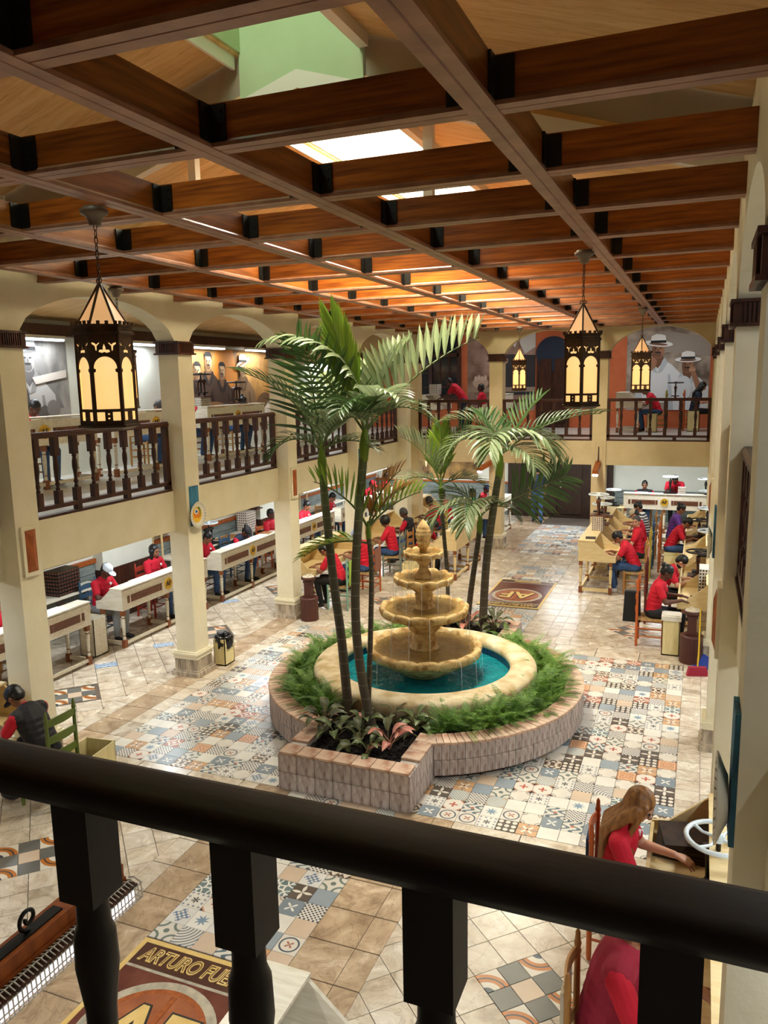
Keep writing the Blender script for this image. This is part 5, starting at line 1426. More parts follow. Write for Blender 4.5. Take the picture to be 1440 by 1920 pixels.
M['wheel_white'] = plain('white enamel', 'DCE6EA', 0.35); M['wheel_dark'] = plain('dark iron wheel', '3A3430', 0.45, .3)
presses = [(press_proto(M['wheel_white'], M['black']), [False]), (press_proto(M['wheel_white'], M['desk_inset']), [False]), (press_proto(M['wheel_dark'], M['dark_wood']), [False])]
def press(x, y, z, rz, kind, label): return place(presses[kind][0], presses[kind][1], (x, y, z), rz, label, None)
# ---- cigar moulds stacked in layers, with no rack frame around them
def stacked_molds(x, y, z, rz, label, nlay=6, w_=.34, d=.22, h=.30, mat='mold', hole='desk_inset'):
    t = thing('stacked_molds', label, 'mold rack', (x, y, z), rz)
    lay = h / nlay
    for k in range(nlay):
        mb = MB().span((-d / 2, -w_ / 2, k * lay + .002), (d / 2, w_ / 2, (k + 1) * lay - .004))
        for j in range(8):
            for sg in (-1, 1): mb.box((sg * (d / 2), -w_ / 2 + (j + .5) * w_ / 8, (k + .5) * lay), (.006, w_ / 8 * .55, lay * .5), 1)
        for j in range(5):
            for sg in (-1, 1): mb.box((-d / 2 + (j + .5) * d / 5, sg * w_ / 2, (k + .5) * lay), (d / 5 * .55, .006, lay * .5), 1)
        mb.build('mold', [M[mat], M[hole]], t)
    return t
def leaf_heap(x, y, z, s, label, mat='leaf_tobacco', cat='tobacco leaves', seed=1):
    rr = random.Random(seed); mb = MB()
    for k in range(26):
        T = Matrix.Translation((rr.gauss(0, .4) * s[0], rr.gauss(0, .4) * s[1], abs(rr.gauss(0, .5)) * s[2] + .01)) @ Euler((rr.uniform(-.5, .5), rr.uniform(-.5, .5), rr.uniform(0, 6))).to_matrix().to_4x4()
        a = .5 * s[0]; b_ = .25 * s[1] + .02
        mb.add([(-a, 0, 0), (-a * .4, b_, .015), (a * .5, b_ * .8, -.005), (a, 0, .01), (a * .5, -b_ * .8, -.01), (-a * .4, -b_, .012), (0, 0, .02)], [(0, 6, 1), (1, 6, 2), (2, 6, 3), (3, 6, 4), (4, 6, 5), (5, 6, 0)])
    o = mb.build('tobacco_leaves', M[mat], None, (x, y, z))
    return tag(o, label, cat, kind='stuff')
def sheet(x, y, z, rz, w_, l_, label, mat='paper'):
    o = MB().span((-w_ / 2, -l_ / 2, 0), (w_ / 2, l_ / 2, .003)).span((-w_ * .46, -l_ * .48, .003), (w_ * .48, l_ * .46, .005)).build('paper_sheet', M[mat], None, (x, y, z), (0, 0, rz))
    return tag(o, label, 'paper')
# ---- ash stands, bins
def ash_stand(x, y, label):
    t = thing('ash_stand', label, 'ash stand', (x, y, 0), 0, 'brown pedestal ash stands')
    def fl2(r, z, a): return r * (1 - (.03 if .05 < z < .40 else 0) * abs(math.sin(13 * a))), z
    MB().lathe([(.165, 0), (.17, .02), (.165, .06), (.165, .38), (.17, .40), (.17, .42), (.12, .43)], 104, lobes=fl2).build('fluted_base', M['ash_brown'], t)
    MB().span((-.065, -.065, .42), (.065, .065, .72)).span((-.085, -.085, .42), (.085, .085, .45)).span((-.08, -.08, .70), (.08, .08, .73)).build('square_shaft', M['ash_brown'], t)
    MB().lathe([(.08, .73), (.12, .75), (.135, .77), (.135, .80), (.12, .81), (.11, .79)], 28).build('bowl', M['ash_brown'], t)
    mb = MB().lathe([(.118, .79), (.10, .82), (.05, .835), (.001, .84)], 20); rr = random.Random(int(x * 10))
    for k in range(14):
        a = rr.uniform(0, 6.28); r = rr.uniform(.02, .095); mb.tube([(r * math.cos(a), r * math.sin(a), .825), (r * math.cos(a) + .02, r * math.sin(a), .85)], .006, 5)
    mb.build('sand', M['sand'], t)
ash_stand(-6.52, 12.42, 'brown fluted ash stand beside the third left column'); ash_stand(.0, 12.32, 'brown fluted ash stand at the right beside the lidded bin')
def bin_box(x, y, z, rz, w_, d, h, label, lid=False, bag=False, mat='cream_bin'):
    t = thing('wooden_bin', label, 'bin', (x, y, z), rz)
    mb = MB(); e = .012
    for a, b_ in (((-w_ / 2, -d / 2, 0), (w_ / 2, -d / 2 + e, h)), ((-w_ / 2, d / 2 - e, 0), (w_ / 2, d / 2, h)), ((-w_ / 2, -d / 2, 0), (-w_ / 2 + e, d / 2, h)), ((w_ / 2 - e, -d / 2, 0), (w_ / 2, d / 2, h)), ((-w_ / 2, -d / 2, 0), (w_ / 2, d / 2, .02))): mb.span(a, b_)
    mb.build('box', M[mat], t)
    MB().span((-w_ / 2 + e, -d / 2 + e, h * .5), (w_ / 2 - e, d / 2 - e, h * .55)).build('lining', M['dark_wood'], t)
    if lid: MB().span((-w_ / 2 - .015, -d / 2 - .015, h - .06), (w_ / 2 + .015, d / 2 + .015, h + .01)).span((-w_ / 2 + .01, -d / 2 + .01, h + .01), (w_ / 2 - .01, d / 2 - .01, h + .025)).build('lid', M['mold'], t)
    if bag:
        rr = random.Random(4)
        def crumple(r, z, a): return r * (1 + .08 * math.sin(5 * a + z * 40) + .05 * math.sin(11 * a)), z + .01 * math.sin(7 * a)
        MB().lathe([(w_ * .62, h - .16), (w_ * .72, h - .08), (w_ * .70, h), (w_ * .62, h + .05), (w_ * .5, h + .03), (w_ * .4, h - .03)], 40, lobes=crumple).build('liner_bag', M['bag'], t)
bin_box(-6.74, 9.95, 0, 0, .20, .26, .42, 'narrow cream bin with a black liner bag behind the second left column', bag=True)
bin_box(-.30, 12.62, 0, 0, .26, .26, .62, 'cream wooden bin with a white lid beside the ash stand', lid=True)
bin_box(-5.92, 6.12, 0, .1, .36, .42, .5, 'open cream wooden bin beside the green chair')
bin_box(-9.0, 9.62, 0, 0, .3, .3, .62, 'white wooden bin between the first two left desks', mat='desk_white')
bin_box(-5.5, 15.05, 0, .1, .3, .3, .55, 'cream bin beside the orange chair')
bin_box(-.45, 17.4, 0, 0, .36, .36, .55, 'cream bin between the right hand chairs')
bin_box(-1.25, 22.7, G, 0, .26, .3, .5, 'cream bin on the far gallery beside the man in red')
bin_box(-.22, 23.1, G, 0, .3, .3, .55, 'cream bin on the far gallery beside the dark haired woman')
# broom and dustpan
t = thing('broom', 'yellow handled broom with red bristles leaning at the right column', 'broom', (.10, 11.75, 0), .3)
MB().tube([(.05, .15, .95), (.02, .04, .3), (0, 0, .14)], [.011, .012, .012], 8).build('handle', plain('yellow handle', 'D8B020', .4), t)
MB().prism([(-.15, 0), (.15, 0), (.12, .13), (-.12, .13)], 'y', -.035, .035).build('bristles', plain('red bristles', '9A1E38', .8), t)
o = MB().prism([(0, 0), (.22, 0), (.22, .012), (.03, .03), (0, .12)], 'y', -.12, .12).build('dustpan', plain('blue plastic', '1C3E9A', .4), None, (.17, 12.0, 0), (0, -1.2, .5))
tag(o, 'blue plastic dustpan standing beside the broom', 'dustpan')
# ---------------------------------------------------------------- people
V3 = Vector
POSES = {
 'work': dict(pel=(0, .56), abd=(.02, .70), che=(.07, .90), nb=(.115, 1.05), head=(.195, 1.20), pitch=38, yaw=0, sh=(.085, .185, 1.0), el=(.20, .255, .77), wr=(.43, .14, .80), hd=(.9, -.25, -.15), kn=(.44, .12, .53), an=(.42, .11, .09)),
 'bent': dict(pel=(-.02, .56), abd=(.03, .69), che=(.13, .87), nb=(.22, 1.0), head=(.33, 1.11), pitch=58, yaw=0, sh=(.18, .185, .95), el=(.29, .25, .735), wr=(.47, .12, .80), hd=(.9, -.3, -.1), kn=(.44, .13, .53), an=(.36, .12, .09)),
 'upright': dict(pel=(0, .56), abd=(.0, .71), che=(.02, .92), nb=(.04, 1.08), head=(.07, 1.24), pitch=12, yaw=0, sh=(.03, .19, 1.03), el=(.12, .26, .79), wr=(.38, .16, .80), hd=(.95, -.2, -.1), kn=(.43, .12, .53), an=(.44, .11, .09)),
 'glance': dict(pel=(0, .56), abd=(.0, .71), che=(.02, .92), nb=(.04, 1.08), head=(.07, 1.24), pitch=6, yaw=70, sh=(.03, .19, 1.03), el=(.14, .26, .79), wr=(.38, .16, .80), hd=(.95, -.2, -.1), kn=(.43, .12, .53), an=(.44, .11, .09)),
 'lean': dict(pel=(-.12, .92), abd=(-.05, 1.05), che=(.10, 1.22), nb=(.21, 1.33), head=(.33, 1.43), pitch=45, yaw=0, sh=(.16, .185, 1.29), el=(.32, .23, 1.06), wr=(.52, .14, 1.0), hd=(.9, -.2, -.3), kn=(-.02, .10, .50), an=(-.10, .10, .09)),
 'walk': dict(pel=(0, .93), abd=(0, 1.07), che=(.0, 1.28), nb=(.01, 1.44), head=(.04, 1.60), pitch=8, yaw=0, sh=(0, .19, 1.40), el=(-.03, .25, 1.12), wr=(.08, .22, .90), hd=(.3, 0, -.95), kn=(.03, .09, .50), an=(-.04, .09, .09), walk=1),
}
def head_M(P):
    return Matrix.Translation((P['head'][0], 0, P['head'][1])) @ Matrix.Rotation(math.radians(P['yaw']), 4, 'Z') @ Matrix.Rotation(math.radians(P['pitch']), 4, 'Y')
def hand(mb, w_, d, s):
    d = d.normalized(); up = V3((0, 0, 1)); sd = d.cross(up).normalized(); n = sd.cross(d)
    for o_ in (-.022, 0, .022): mb.cap(w_, w_ + d * .075 + sd * o_, .021, .015, 6)
    for k, (o_, L_) in enumerate(((-.034, .062), (-.012, .074), (.012, .07), (.033, .056))):
        k0 = w_ + d * .08 + sd * o_ * .85; k1 = k0 + d * L_ * .55 + sd * o_ * .25 - n * .012; k2 = k1 + d * L_ * .4 - n * .026
        mb.cap(k0, k1, .0105, .009, 6); mb.cap(k1, k2, .009, .0075, 6)
    t0 = w_ + d * .02 - sd * s * .022; t1 = t0 + d * .035 - sd * s * .032 - n * .008; t2 = t1 + d * .034 - sd * s * .006 - n * .008
    mb.cap(t0, t1, .015, .011, 6); mb.cap(t1, t2, .011, .009, 6)
def limbs(P):
    for s in (-1, 1):
        j = {k: V3((P[k][0], s * P[k][1], P[k][2])) for k in ('sh', 'el', 'wr', 'kn', 'an')}
        if P.get('walk'):
            sw = .16 * s; j['kn'] += V3((sw * .7, 0, 0)); j['an'] += V3((sw * 1.3, 0, .02 if s < 0 else 0)); j['el'] -= V3((sw * .4, 0, 0)); j['wr'] -= V3((sw * .9, 0, 0))
        j['hip'] = V3((P['pel'][0], s * .09, P['pel'][1] - .02))
        j['hd'] = V3((P['hd'][0], s * P['hd'][1], P['hd'][2]))
        yield s, j
def torso(mb, P, g, sh=True):
    mb.ball((P['pel'][0], 0, P['pel'][1]), (.115 + g, .155 + g, .11 + g), 14)
    a = V3((P['pel'][0], 0, P['pel'][1])); b_ = V3((P['abd'][0], 0, P['abd'][1])); c = V3((P['che'][0], 0, P['che'][1])); n = V3((P['nb'][0], 0, P['nb'][1]))
    for p, q, r0, r1 in ((a, b_, .112, .112), (b_, c, .112, .118), (c, c.lerp(n, .55), .118, .10)):
        for k in range(4):
            t = k / 3; ce = p.lerp(q, t); r = r0 + (r1 - r0) * t
            mb.ball(ce, (r + g, (r * 1.42 if p is not a else r * 1.32) + g, .11 + g), 12)
    if sh:
        for s in (-1, 1):
            S = V3((P['sh'][0], s * (P['sh'][1] - .03), P['sh'][2])); mb.cap(n - V3((0, 0, .03)), S, .055 + g, .062 + g, 8)
_pm = {}
def pmesh(pose, item):
    if (pose, item) in _pm: return _pm[(pose, item)]
    P = POSES[pose]; HM = head_M(P); mb = MB(); Rm = HM.to_3x3(); vx = .0075
    H = lambda x, y, z: HM @ V3((x, y, z))
    if item == 'body':
        vx = .0062
        torso(mb, P, -.008)
        mb.cap((P['nb'][0], 0, P['nb'][1] - .04), H(-.02, 0, -.02), .058, .05, 10)
        mb.ball(H(-.008, 0, .022), (.094, .076, .10), 16, 0, None, Rm); mb.ball(H(.022, 0, -.045), (.070, .060, .078), 14, 0, None, Rm); mb.ball(H(.05, 0, -.088), (.032, .034, .026), 10, 0, None, Rm)
        mb.cap(H(.084, 0, .015), H(.104, 0, -.026), .008, .015, 8)
        for s in (-1, 1):
            mb.ball(H(-.004, s * .077, -.012), (.020, .011, .031), 8, 0, None, Rm); mb.cap(H(.083, s * .012, .03), H(.072, s * .045, .03), .010, .008, 6); mb.ball(H(.062, s * .036, -.03), (.024, .022, .02), 8, 0, None, Rm)
        mb.cap(H(.084, -.018, -.064), H(.084, .018, -.064), .0085, .0085, 6)
        for s, j in limbs(P):
            mb.cap(j['sh'], j['el'], .048, .040, 10); mb.cap(j['el'], j['wr'], .040, .026, 10); hand(mb, j['wr'], j['hd'], s)
            mb.cap(j['hip'], j['kn'], .078, .056, 10); mb.cap(j['kn'], j['an'], .054, .036, 10); mb.ball(j['an'] + V3((.06, 0, -.055)), (.11, .04, .036), 8)
    elif item in ('shirt', 'vest'):
        torso(mb, P, .010 if item == 'shirt' else .022, True)
        if item == 'shirt':
            mb.cap((P['nb'][0] - .01, 0, P['nb'][1] - .03), (P['nb'][0] + .005, 0, P['nb'][1] + .012), .075, .062, 10)
            for s, j in limbs(P): mb.cap(j['sh'], j['sh'].lerp(j['el'], .62), .066, .060, 12)
    elif item == 'trousers':
        mb.ball((P['pel'][0], 0, P['pel'][1] - .02), (.132, .172, .11), 14)
        for s, j in limbs(P): mb.cap(j['hip'], j['kn'], .092, .068, 12); mb.cap(j['kn'], j['an'] + V3((0, 0, .03)), .067, .05, 12)
    elif item in ('shoe_a', 'shoe_b'):
        for s, j in limbs(P):
            if (s > 0) == (item == 'shoe_a'): mb.ball(j['an'] + V3((.062, 0, -.045)), (.13, .047, .042), 10); mb.cap(j['an'], j['an'] + V3((0, 0, -.03)), .045, .045, 8)
    elif item == 'eyes':
        for s in (-1, 1): mb.ball(H(.079, s * .031, .010), (.012, .014, .009), 8, 0, None, Rm)
    elif item == 'eyebrows':
        for s in (-1, 1): mb.cap(H(.091, s * .014, .034), H(.082, s * .045, .036), .006, .004, 6)
    elif item == 'mouth':
        mb.cap(H(.090, -.02, -.064), H(.090, .02, -.064), .006, .006, 6)
    elif item == 'beard':
        mb.ball(H(.030, 0, -.068), (.068, .063, .06), 12, 0, None, Rm)
    elif item.startswith('hair'):
        mb.ball(H(-.020, 0, .036), (.101, .084, .098), 16, 0, None, Rm); mb.ball(H(-.045, 0, -.01), (.066, .078, .075), 12, 0, None, Rm)
        if item == 'hair_bun': mb.ball(H(-.115, 0, .07), (.045, .045, .045), 10)
        if item == 'hair_full': mb.ball(H(-.03, 0, .03), (.125, .115, .125), 14, 0, None, Rm)
        if item == 'hair_tail':
            mb.ball(H(-.115, 0, .03), .035, 8); mb.cap(H(-.12, 0, .02), H(-.12, 0, .02) + V3((-.05, 0, -.2)), .035, .02, 8)
        if item in ('hair_long', 'hair_bob'):
            Lh = .42 if item == 'hair_long' else .16
            for s in (-1, -.5, 0, .5, 1):
                a = H(-.05 + .045 * abs(s), s * .07, .0); c = V3((min(a.x - .03, P['nb'][0] - .125), s * .105, P['nb'][1] - .02)); 
                if item == 'hair_bob': c = a + V3((-.01, s * .01, -Lh)); mb.cap(a, c, .045, .03, 8)
                else:
                    e_ = V3((P['che'][0] - .135 + .02 * abs(s), s * .10, c.z - Lh * .75)); mb.cap(a, c, .046, .042, 8); mb.cap(c, e_, .042, .022, 8)
            if item == 'hair_long':
                for s in (-1, 1): mb.cap(H(.02, s * .078, .04), V3((P['nb'][0] + .01, s * .105, P['nb'][1] - .06)), .028, .02, 8); mb.cap(V3((P['nb'][0] + .01, s * .105, P['nb'][1] - .06)), V3((P['che'][0] + .10, s * .10, P['che'][1] + .0)), .022, .012, 8)
            vx = .0065
    elif item == 'cap':
        mb.ball(H(-.008, 0, .058), (.104, .088, .078), 14, 0, None, Rm); mb.ball(H(-.008, 0, .04), (.106, .089, .03), 14, 0, None, Rm); mb.ball(H(.12, 0, .043), (.075, .072, .010), 12, 0, None, Rm); vx = .006
    elif item == 'glasses':
        for s in (-1, 1):
            mb.tube([H(.096 - .012 * abs(math.cos(a) * .5 + .5), s * .034 + .026 * math.cos(a), .010 + .02 * math.sin(a)) for a in [2 * PI * k / 14 for k in range(14)]], .0022, 5, closed=True)
            mb.tube([H(.085, s * .06, .014), H(.0, s * .082, .012)], .002, 5)
        mb.tube([H(.095, -.008, .012), H(.095, .008, .012)], .0022, 5)
        me = mb.mesh('glasses', [None]); _pm[(pose, item)] = me; return me
    elif item == 'badge':
        c = V3((P['che'][0] + .12, .07, P['che'][1] + .06)); mb.lathe([(.022, 0), (.022, .02)], 12, T=Matrix.Translation(c) @ Matrix.Rotation(PI / 2 + .1, 4, 'Y'), smooth=False)
        me = mb.mesh('badge', [None]); _pm[(pose, item)] = me; return me
    me = remesh(item, mb, vx, [], 2 if item not in ('eyes', 'mouth', 'eyebrows') else 1)
    me.materials.clear(); me.materials.append(None)
    _pm[(pose, item)] = me
    return me
def pobj(name, me, parent, mat):
    o = obj(name, me, parent); o.material_slots[0].link = 'OBJECT'; o.material_slots[0].material = M[mat]
    return o
def person(x, y, z, rz, pose, label, shirt='red', skin='skin_dark', hair='short', hairm='hair_black', legs='denim', shoe='shoe', vest=None, cap=None, s=1.0, beard=False, glasses=False, badge=True):
    t = thing('person', label, 'person', (x, y, z), rz); t.scale = (s, s, s)
    pobj('body', pmesh(pose, 'body'), t, skin)
    pobj('shirt', pmesh(pose, 'shirt'), t, shirt); pobj('trousers', pmesh(pose, 'trousers'), t, legs); pobj('shoe', pmesh(pose, 'shoe_a'), t, shoe); pobj('shoe', pmesh(pose, 'shoe_b'), t, shoe)
    pobj('eyes', pmesh(pose, 'eyes'), t, 'eye'); pobj('eyebrows', pmesh(pose, 'eyebrows'), t, hairm); pobj('mouth', pmesh(pose, 'mouth'), t, 'lip')
    if hair: pobj('hair', pmesh(pose, 'hair_' + hair), t, hairm)
    if vest: pobj('vest', pmesh(pose, 'vest'), t, vest)
    if cap: pobj('cap', pmesh(pose, 'cap'), t, cap)
    if beard: pobj('beard', pmesh(pose, 'beard'), t, hairm)
    if glasses: pobj('glasses', pmesh(pose, 'glasses'), t, 'black')
    if badge and not vest and pose != 'walk': pobj('badge', pmesh(pose, 'badge'), t, 'white_cloth')
    return t
Wd, Em = 'wood', None
# ---- left ground gallery: white desks facing the courtyard
for i, (y0, y1, lb) in enumerate(((4.9, 7.0, 'at the left picture edge, mostly hidden by the near column'), (7.25, 9.25, 'between the first column and the man in the white and blue cap'), (9.98, 12.4, 'in front of the man in the white and blue cap'), (12.88, 15.25, 'with gold emblem between the second and third columns'), (15.75, 18.1, 'just behind the third left column'), (18.5, 20.9, 'behind the front palm trunks, under the left gallery'), (21.3, 23.6, 'farthest under the left gallery near the corner'))):
    desk(-8.955, (y0 + y1) / 2, 0, 0, y1 - y0, 'white', 'white rolling desk ' + lb, 'white desks under the left gallery', .55, .07)
K = 'chairs under the left gallery'
for (x, y, col, kw) in (
    (-9.5, 8.25, 'wood', dict(pose='work', label='worker whose arm reaches onto the desk behind the first column', skin='skin_light', legs='black_cloth')),
    (-9.48, 10.35, 'blue', dict(pose='work', label='man in red shirt and white and blue cap at a white desk', cap='cap_white', hair='short', legs='grey_cloth')),
    (-9.45, 11.75, 'red', dict(pose='upright', label='woman with black bobbed hair in red shirt beside the second left column', hair='bob', skin='skin_mid')),
    (-9.45, 13.30, 'maroon', dict(pose='work', label='worker in red hidden behind the second left column, shoulder showing', skin='skin_mid')),
    (-9.42, 14.5, 'blue', dict(pose='bent', label='woman in dark cap and navy vest bent over a white desk', vest='navy', cap='black_vest', hair='bun')),
    (-9.40, 16.0, 'orange', dict(pose='upright', label='worker in red beside the third left column, under the wheel', hair='short')),
    (-9.40, 17.6, 'maroon', dict(pose='work', label='woman in red with tied hair behind the third left column', hair='bun', skin='skin_mid')),
    (-9.40, 19.1, 'wood', dict(pose='work', label='man in red behind the left palm trunk under the left gallery', skin='skin_mid')),
    (-9.40, 21.9, 'blue', dict(pose='work', label='worker in red with a red cap far under the left gallery', cap='red')),
    (-9.40, 23.4, 'wood', dict(pose='upright', label='man in red farthest under the left gallery, near the corner'))):
    chair(x - .03, y, 0, 0, col, '%s ladder back chair under the %s' % (col, ' '.join(kw['label'].split(' with ')[0].split()[:8])), K)
    person(x, y, 0, 0, **kw)
# ---- upper left gallery
for (y0, y1, lb) in ((7.9, 10.1, 'behind the large near lantern'), (10.5, 12.7, 'in front of the man in a pale blue shirt'), (13.2, 15.4, 'before the sepia portrait mural'), (15.9, 18.1, 'behind the left palm fronds')):
    desk(-9.28, (y0 + y1) / 2, G, 0, y1 - y0, 'white', 'white rolling desk, upper left gallery, ' + lb, 'white desks of the upper left gallery', .5, .0)
for (y, kw) in ((9.4, dict(pose='work', label='worker in red on the upper left gallery beside the first column')), (12.25, dict(pose='bent', label='grey haired man in pale blue shirt on the upper left gallery', shirt='blue_pale', skin='skin_mid', hairm='hair_grey', badge=False)),
                (13.65, dict(pose='bent', label='worker in a blue cap half hidden by the second upper column', cap='navy')), (15.15, dict(pose='bent', label='woman in red with tied black hair before the sepia mural', hair='bun', skin='skin_light'))):
    person(-9.78, y, G, 0, **kw); chair(-9.80, y, G, 0, 'wood', 'wooden chair on the upper left gallery under the %s' % kw['label'][:40].split(' on ')[0].split(' half')[0].split(' before')[0], 'chairs of the upper left gallery')
# ---- courtyard left: pine desks, workers facing the gallery
for (y0, y1, lb) in ((12.95, 15.2, 'beside the left ash stand'), (15.95, 18.2, 'before the woman in jeans'), (18.95, 21.1, 'farther back on the courtyard left')):
    desk(-7.02, (y0 + y1) / 2, 0, PI, y1 - y0, 'wood', 'pale pine rolling desk ' + lb, 'pine desks on the courtyard left', .66, 0, False, False)
for (x, y, col, bk, kw) in ((-6.30, 13.3, 'teal', 'lime', dict(pose='bent', label='man in red on the teal chair, back to the fountain', skin='skin_mid', legs='black_cloth')), (-6.25, 14.45, 'orange', 'floral', dict(pose='work', label='man in red and a pale blue cap on the orange chair', cap='blue_pale', skin='skin_mid')),
    (-6.25, 16.0, 'grey', None, dict(pose='work', label='woman in red and jeans with full black hair on a grey green chair', hair='full', skin='skin_mid')), (-6.25, 17.2, 'grey', None, dict(pose='work', label='man in black vest over red beside the fountain finial', vest='black_vest', hairm='hair_grey')),
    (-6.25, 19.1, 'yellow', None, dict(pose='work', label='worker in red on a yellow chair, fourth of the courtyard left row')), (-6.25, 20.2, 'green', None, dict(pose='work', label='worker in red with dark hair, farthest of the courtyard left row', hair='bun'))):
    chair(x + .02, y, 0, PI, col, '%s ladder back chair of the %s' % (col, kw['label'].split(' on the ')[0].split(' on a ')[0].split(' beside')[0].split(' with full')[0].split(' with dark')[0]), 'chairs on the courtyard left', 1.02, 3, M['bk_' + bk] if bk else None)
    person(x, y, 0, PI, **kw)
desk(-5.07, 16.95, 0, 0, 2.1, 'wood', 'pale pine rolling desk behind the fountain, its front to the aisle', 'desks along the aisle', .62, 0, False, False)
desk(-5.25, 21.1, 0, 0, 2.2, 'white', 'white rolling desk with gold emblem behind the far left column', 'desks along the aisle', .55, .07)
person(-5.72, 16.3, 0, 0, 'bent', 'man in red facing right at the pine desk behind the fountain', skin='skin_mid', legs='black_cloth'); chair(-5.74, 16.3, 0, 0, 'wood', 'wooden chair of the man at the pine desk behind the fountain', 'chairs along the aisle')
person(-5.78, 20.6, 0, 0, 'upright', 'person in a bright green shirt behind the slender rear palm', shirt='green', skin='skin_mid', badge=False); chair(-5.80, 20.6, 0, 0, 'wood', 'wooden chair of the person in green', 'chairs along the aisle')
person(-5.80, 21.75, 0, 0, 'work', 'worker in a blue cap behind the person in green', cap='blue_cap', shirt='red'); chair(-5.82, 21.75, 0, 0, 'wood', 'wooden chair of the worker in the blue cap', 'chairs along the aisle')
person(-4.45, 23.25, 0, PI / 2 + .3, 'walk', 'man in navy top and blue jeans walking by the dark double door', shirt='navy', legs='denim', skin='skin_mid', shoe='navy')
# ---- courtyard right: first row facing left
for (y0, y1, lb) in ((15.75, 17.85, 'nearest of the right aisle row'), (18.05, 20.15, 'second of the right aisle row')):
    desk(-1.82, (y0 + y1) / 2, 0, PI, y1 - y0, 'wood', 'pale pine rolling desk, ' + lb, 'desks along the aisle', .72, 0, False, False)
for (x, y, col, bk, kw) in ((-1.13, 16.1, 'wood', 'pink', dict(pose='bent', label='woman in red and jeans nearest in the right aisle row', hair='tail', skin='skin_mid', shoe='shoe_white')), (-1.13, 17.3, 'yellow', None, dict(pose='glance', label='shaven headed man in red turning towards the camera', skin='skin_light', hairm='hair_grey', legs='black_cloth')),
    (-1.13, 18.45, 'blue', None, dict(pose='work', label='man in red with a beige flat cap', cap='sand_cap', skin='skin_light')), (-1.13, 19.5, 'wood', None, dict(pose='work', label='woman in a navy and white striped shirt', shirt='striped', hair='bun', skin='skin_mid', badge=False))):
    chair(x + .02, y, 0, PI, col, '%s ladder back chair of the %s' % (col, kw['label'].split(' in the')[0].split(' turning')[0]), 'chairs of the right aisle row', 1.12, 3, M['bk_' + bk] if bk else None)
    person(x, y, 0, PI, **kw)
# second row at the right wall facing right
for (y0, y1, lb) in ((12.85, 15.3, 'behind the right ash stand'), (15.9, 18.4, 'second along the right columns'), (18.9, 21.2, 'third along the right columns'), (3.7, 6.2, 'under the big white press wheel')):
    desk(.13, (y0 + y1) / 2, 0, 0, y1 - y0, 'wood', 'pale pine rolling desk ' + lb, 'pine desks along the right columns', .72, 0, False, False)
for (x, y, col, bk, kw) in ((-.60, 13.0, 'orange', None, dict(pose='work', label='woman in red beside the lidded bin, black bag on her chair', hair='bun', legs='black_cloth')), (-.55, 14.25, 'maroon', None, dict(pose='bent', label='bearded man in red with a black cap at the right desks', skin='skin_light', beard=True, legs='black_cloth')),
    (-.52, 18.15, 'orange', None, dict(pose='bent', label='man in red with cropped hair at the second right desk', skin='skin_mid')), (-.55, 19.5, 'wood', None, dict(pose='work', label='woman in a purple shirt at the right', shirt='purple', hair='bun', skin='skin_mid', badge=False))):
    chair(x - .02, y, 0, 0, col, '%s ladder back chair of the %s' % (col, kw['label'].split(' beside')[0].split(' with')[0].split(' at the')[0]), 'chairs at the right columns', 1.12)
    person(x, y, 0, 0, **kw)
o = MB().prism([(-.14, 0), (.14, 0), (.12, .5), (-.12, .5)], 'y', -.05, .05).build('cloth_bag', M['black_cloth'], None, (-.92, 13.0, .35)); tag(o, 'black cloth bag hanging on the orange chair beside the lidded bin', 'bag')
# far row facing the camera
desk(-.85, 22.85, 0, -PI / 2, 2.15, 'white', 'white rolling desk with gold emblem across the far right corner', 'desks along the aisle', .55, -.02)
person(-1.42, 23.38, 0, -PI / 2, 'upright', 'woman in dark vest facing the camera at the far white desk', vest='black_vest', hair='bun', skin='skin_mid'); chair(-1.42, 23.40, 0, -PI / 2, 'wood', 'wooden chair of the woman at the far white desk', 'chairs of the far desk')
person(-.62, 23.55, 0, -PI / 2, 'lean', 'man in red standing at the far white desk behind a wheel', legs='black_cloth')
# near right: woman with long hair, person in vest
person(-.50, 5.50, 0, 0, 'work', 'woman with long honey brown hair and glasses in red shirt, lower right', hair='long', hairm='hair_brown', skin='skin_light', glasses=True, legs='navy', s=1.06)
chair(-.40, 5.62, 0, 0, 'orange', 'orange wooden chair with a blue back under the long haired woman', 'near right chairs', 1.10, 2, M['bk_blue'])
person(-.38, 4.12, 0, 0, 'work', 'person in dark red vest over red sleeves at the bottom right corner', vest='red_vest', hair='short', skin='skin_light', legs='black_cloth', s=1.12)
chair(-.33, 4.06, 0, 0, 'wood', 'wooden chair with turned posts at the bottom right corner', 'near right chairs', 1.12, 2, M['bk_cushion'])
# near left: man in vest on a green chair
desk(-6.98, 5.15, 0, PI, 1.95, 'wood', 'pine rolling desk of the man in the black vest, lower left', 'near left desk', .66, 0, False, False)
person(-6.20, 5.80, 0, PI, 'bent', 'man in black vest over red and a navy cap, lower left', vest='black_vest', cap='navy', skin='skin_mid', legs='navy')
chair(-6.20, 5.84, 0, PI, 'green', 'olive green ladder back chair with woven seat, lower left', 'near left chair', 1.08, 3, None)
# bottom centre white desk
desk(-1.86, 2.42, 0, PI, 2.1, 'white', 'white rolling desk with brown panel at the bottom of the picture', 'near desk', .62, .05)
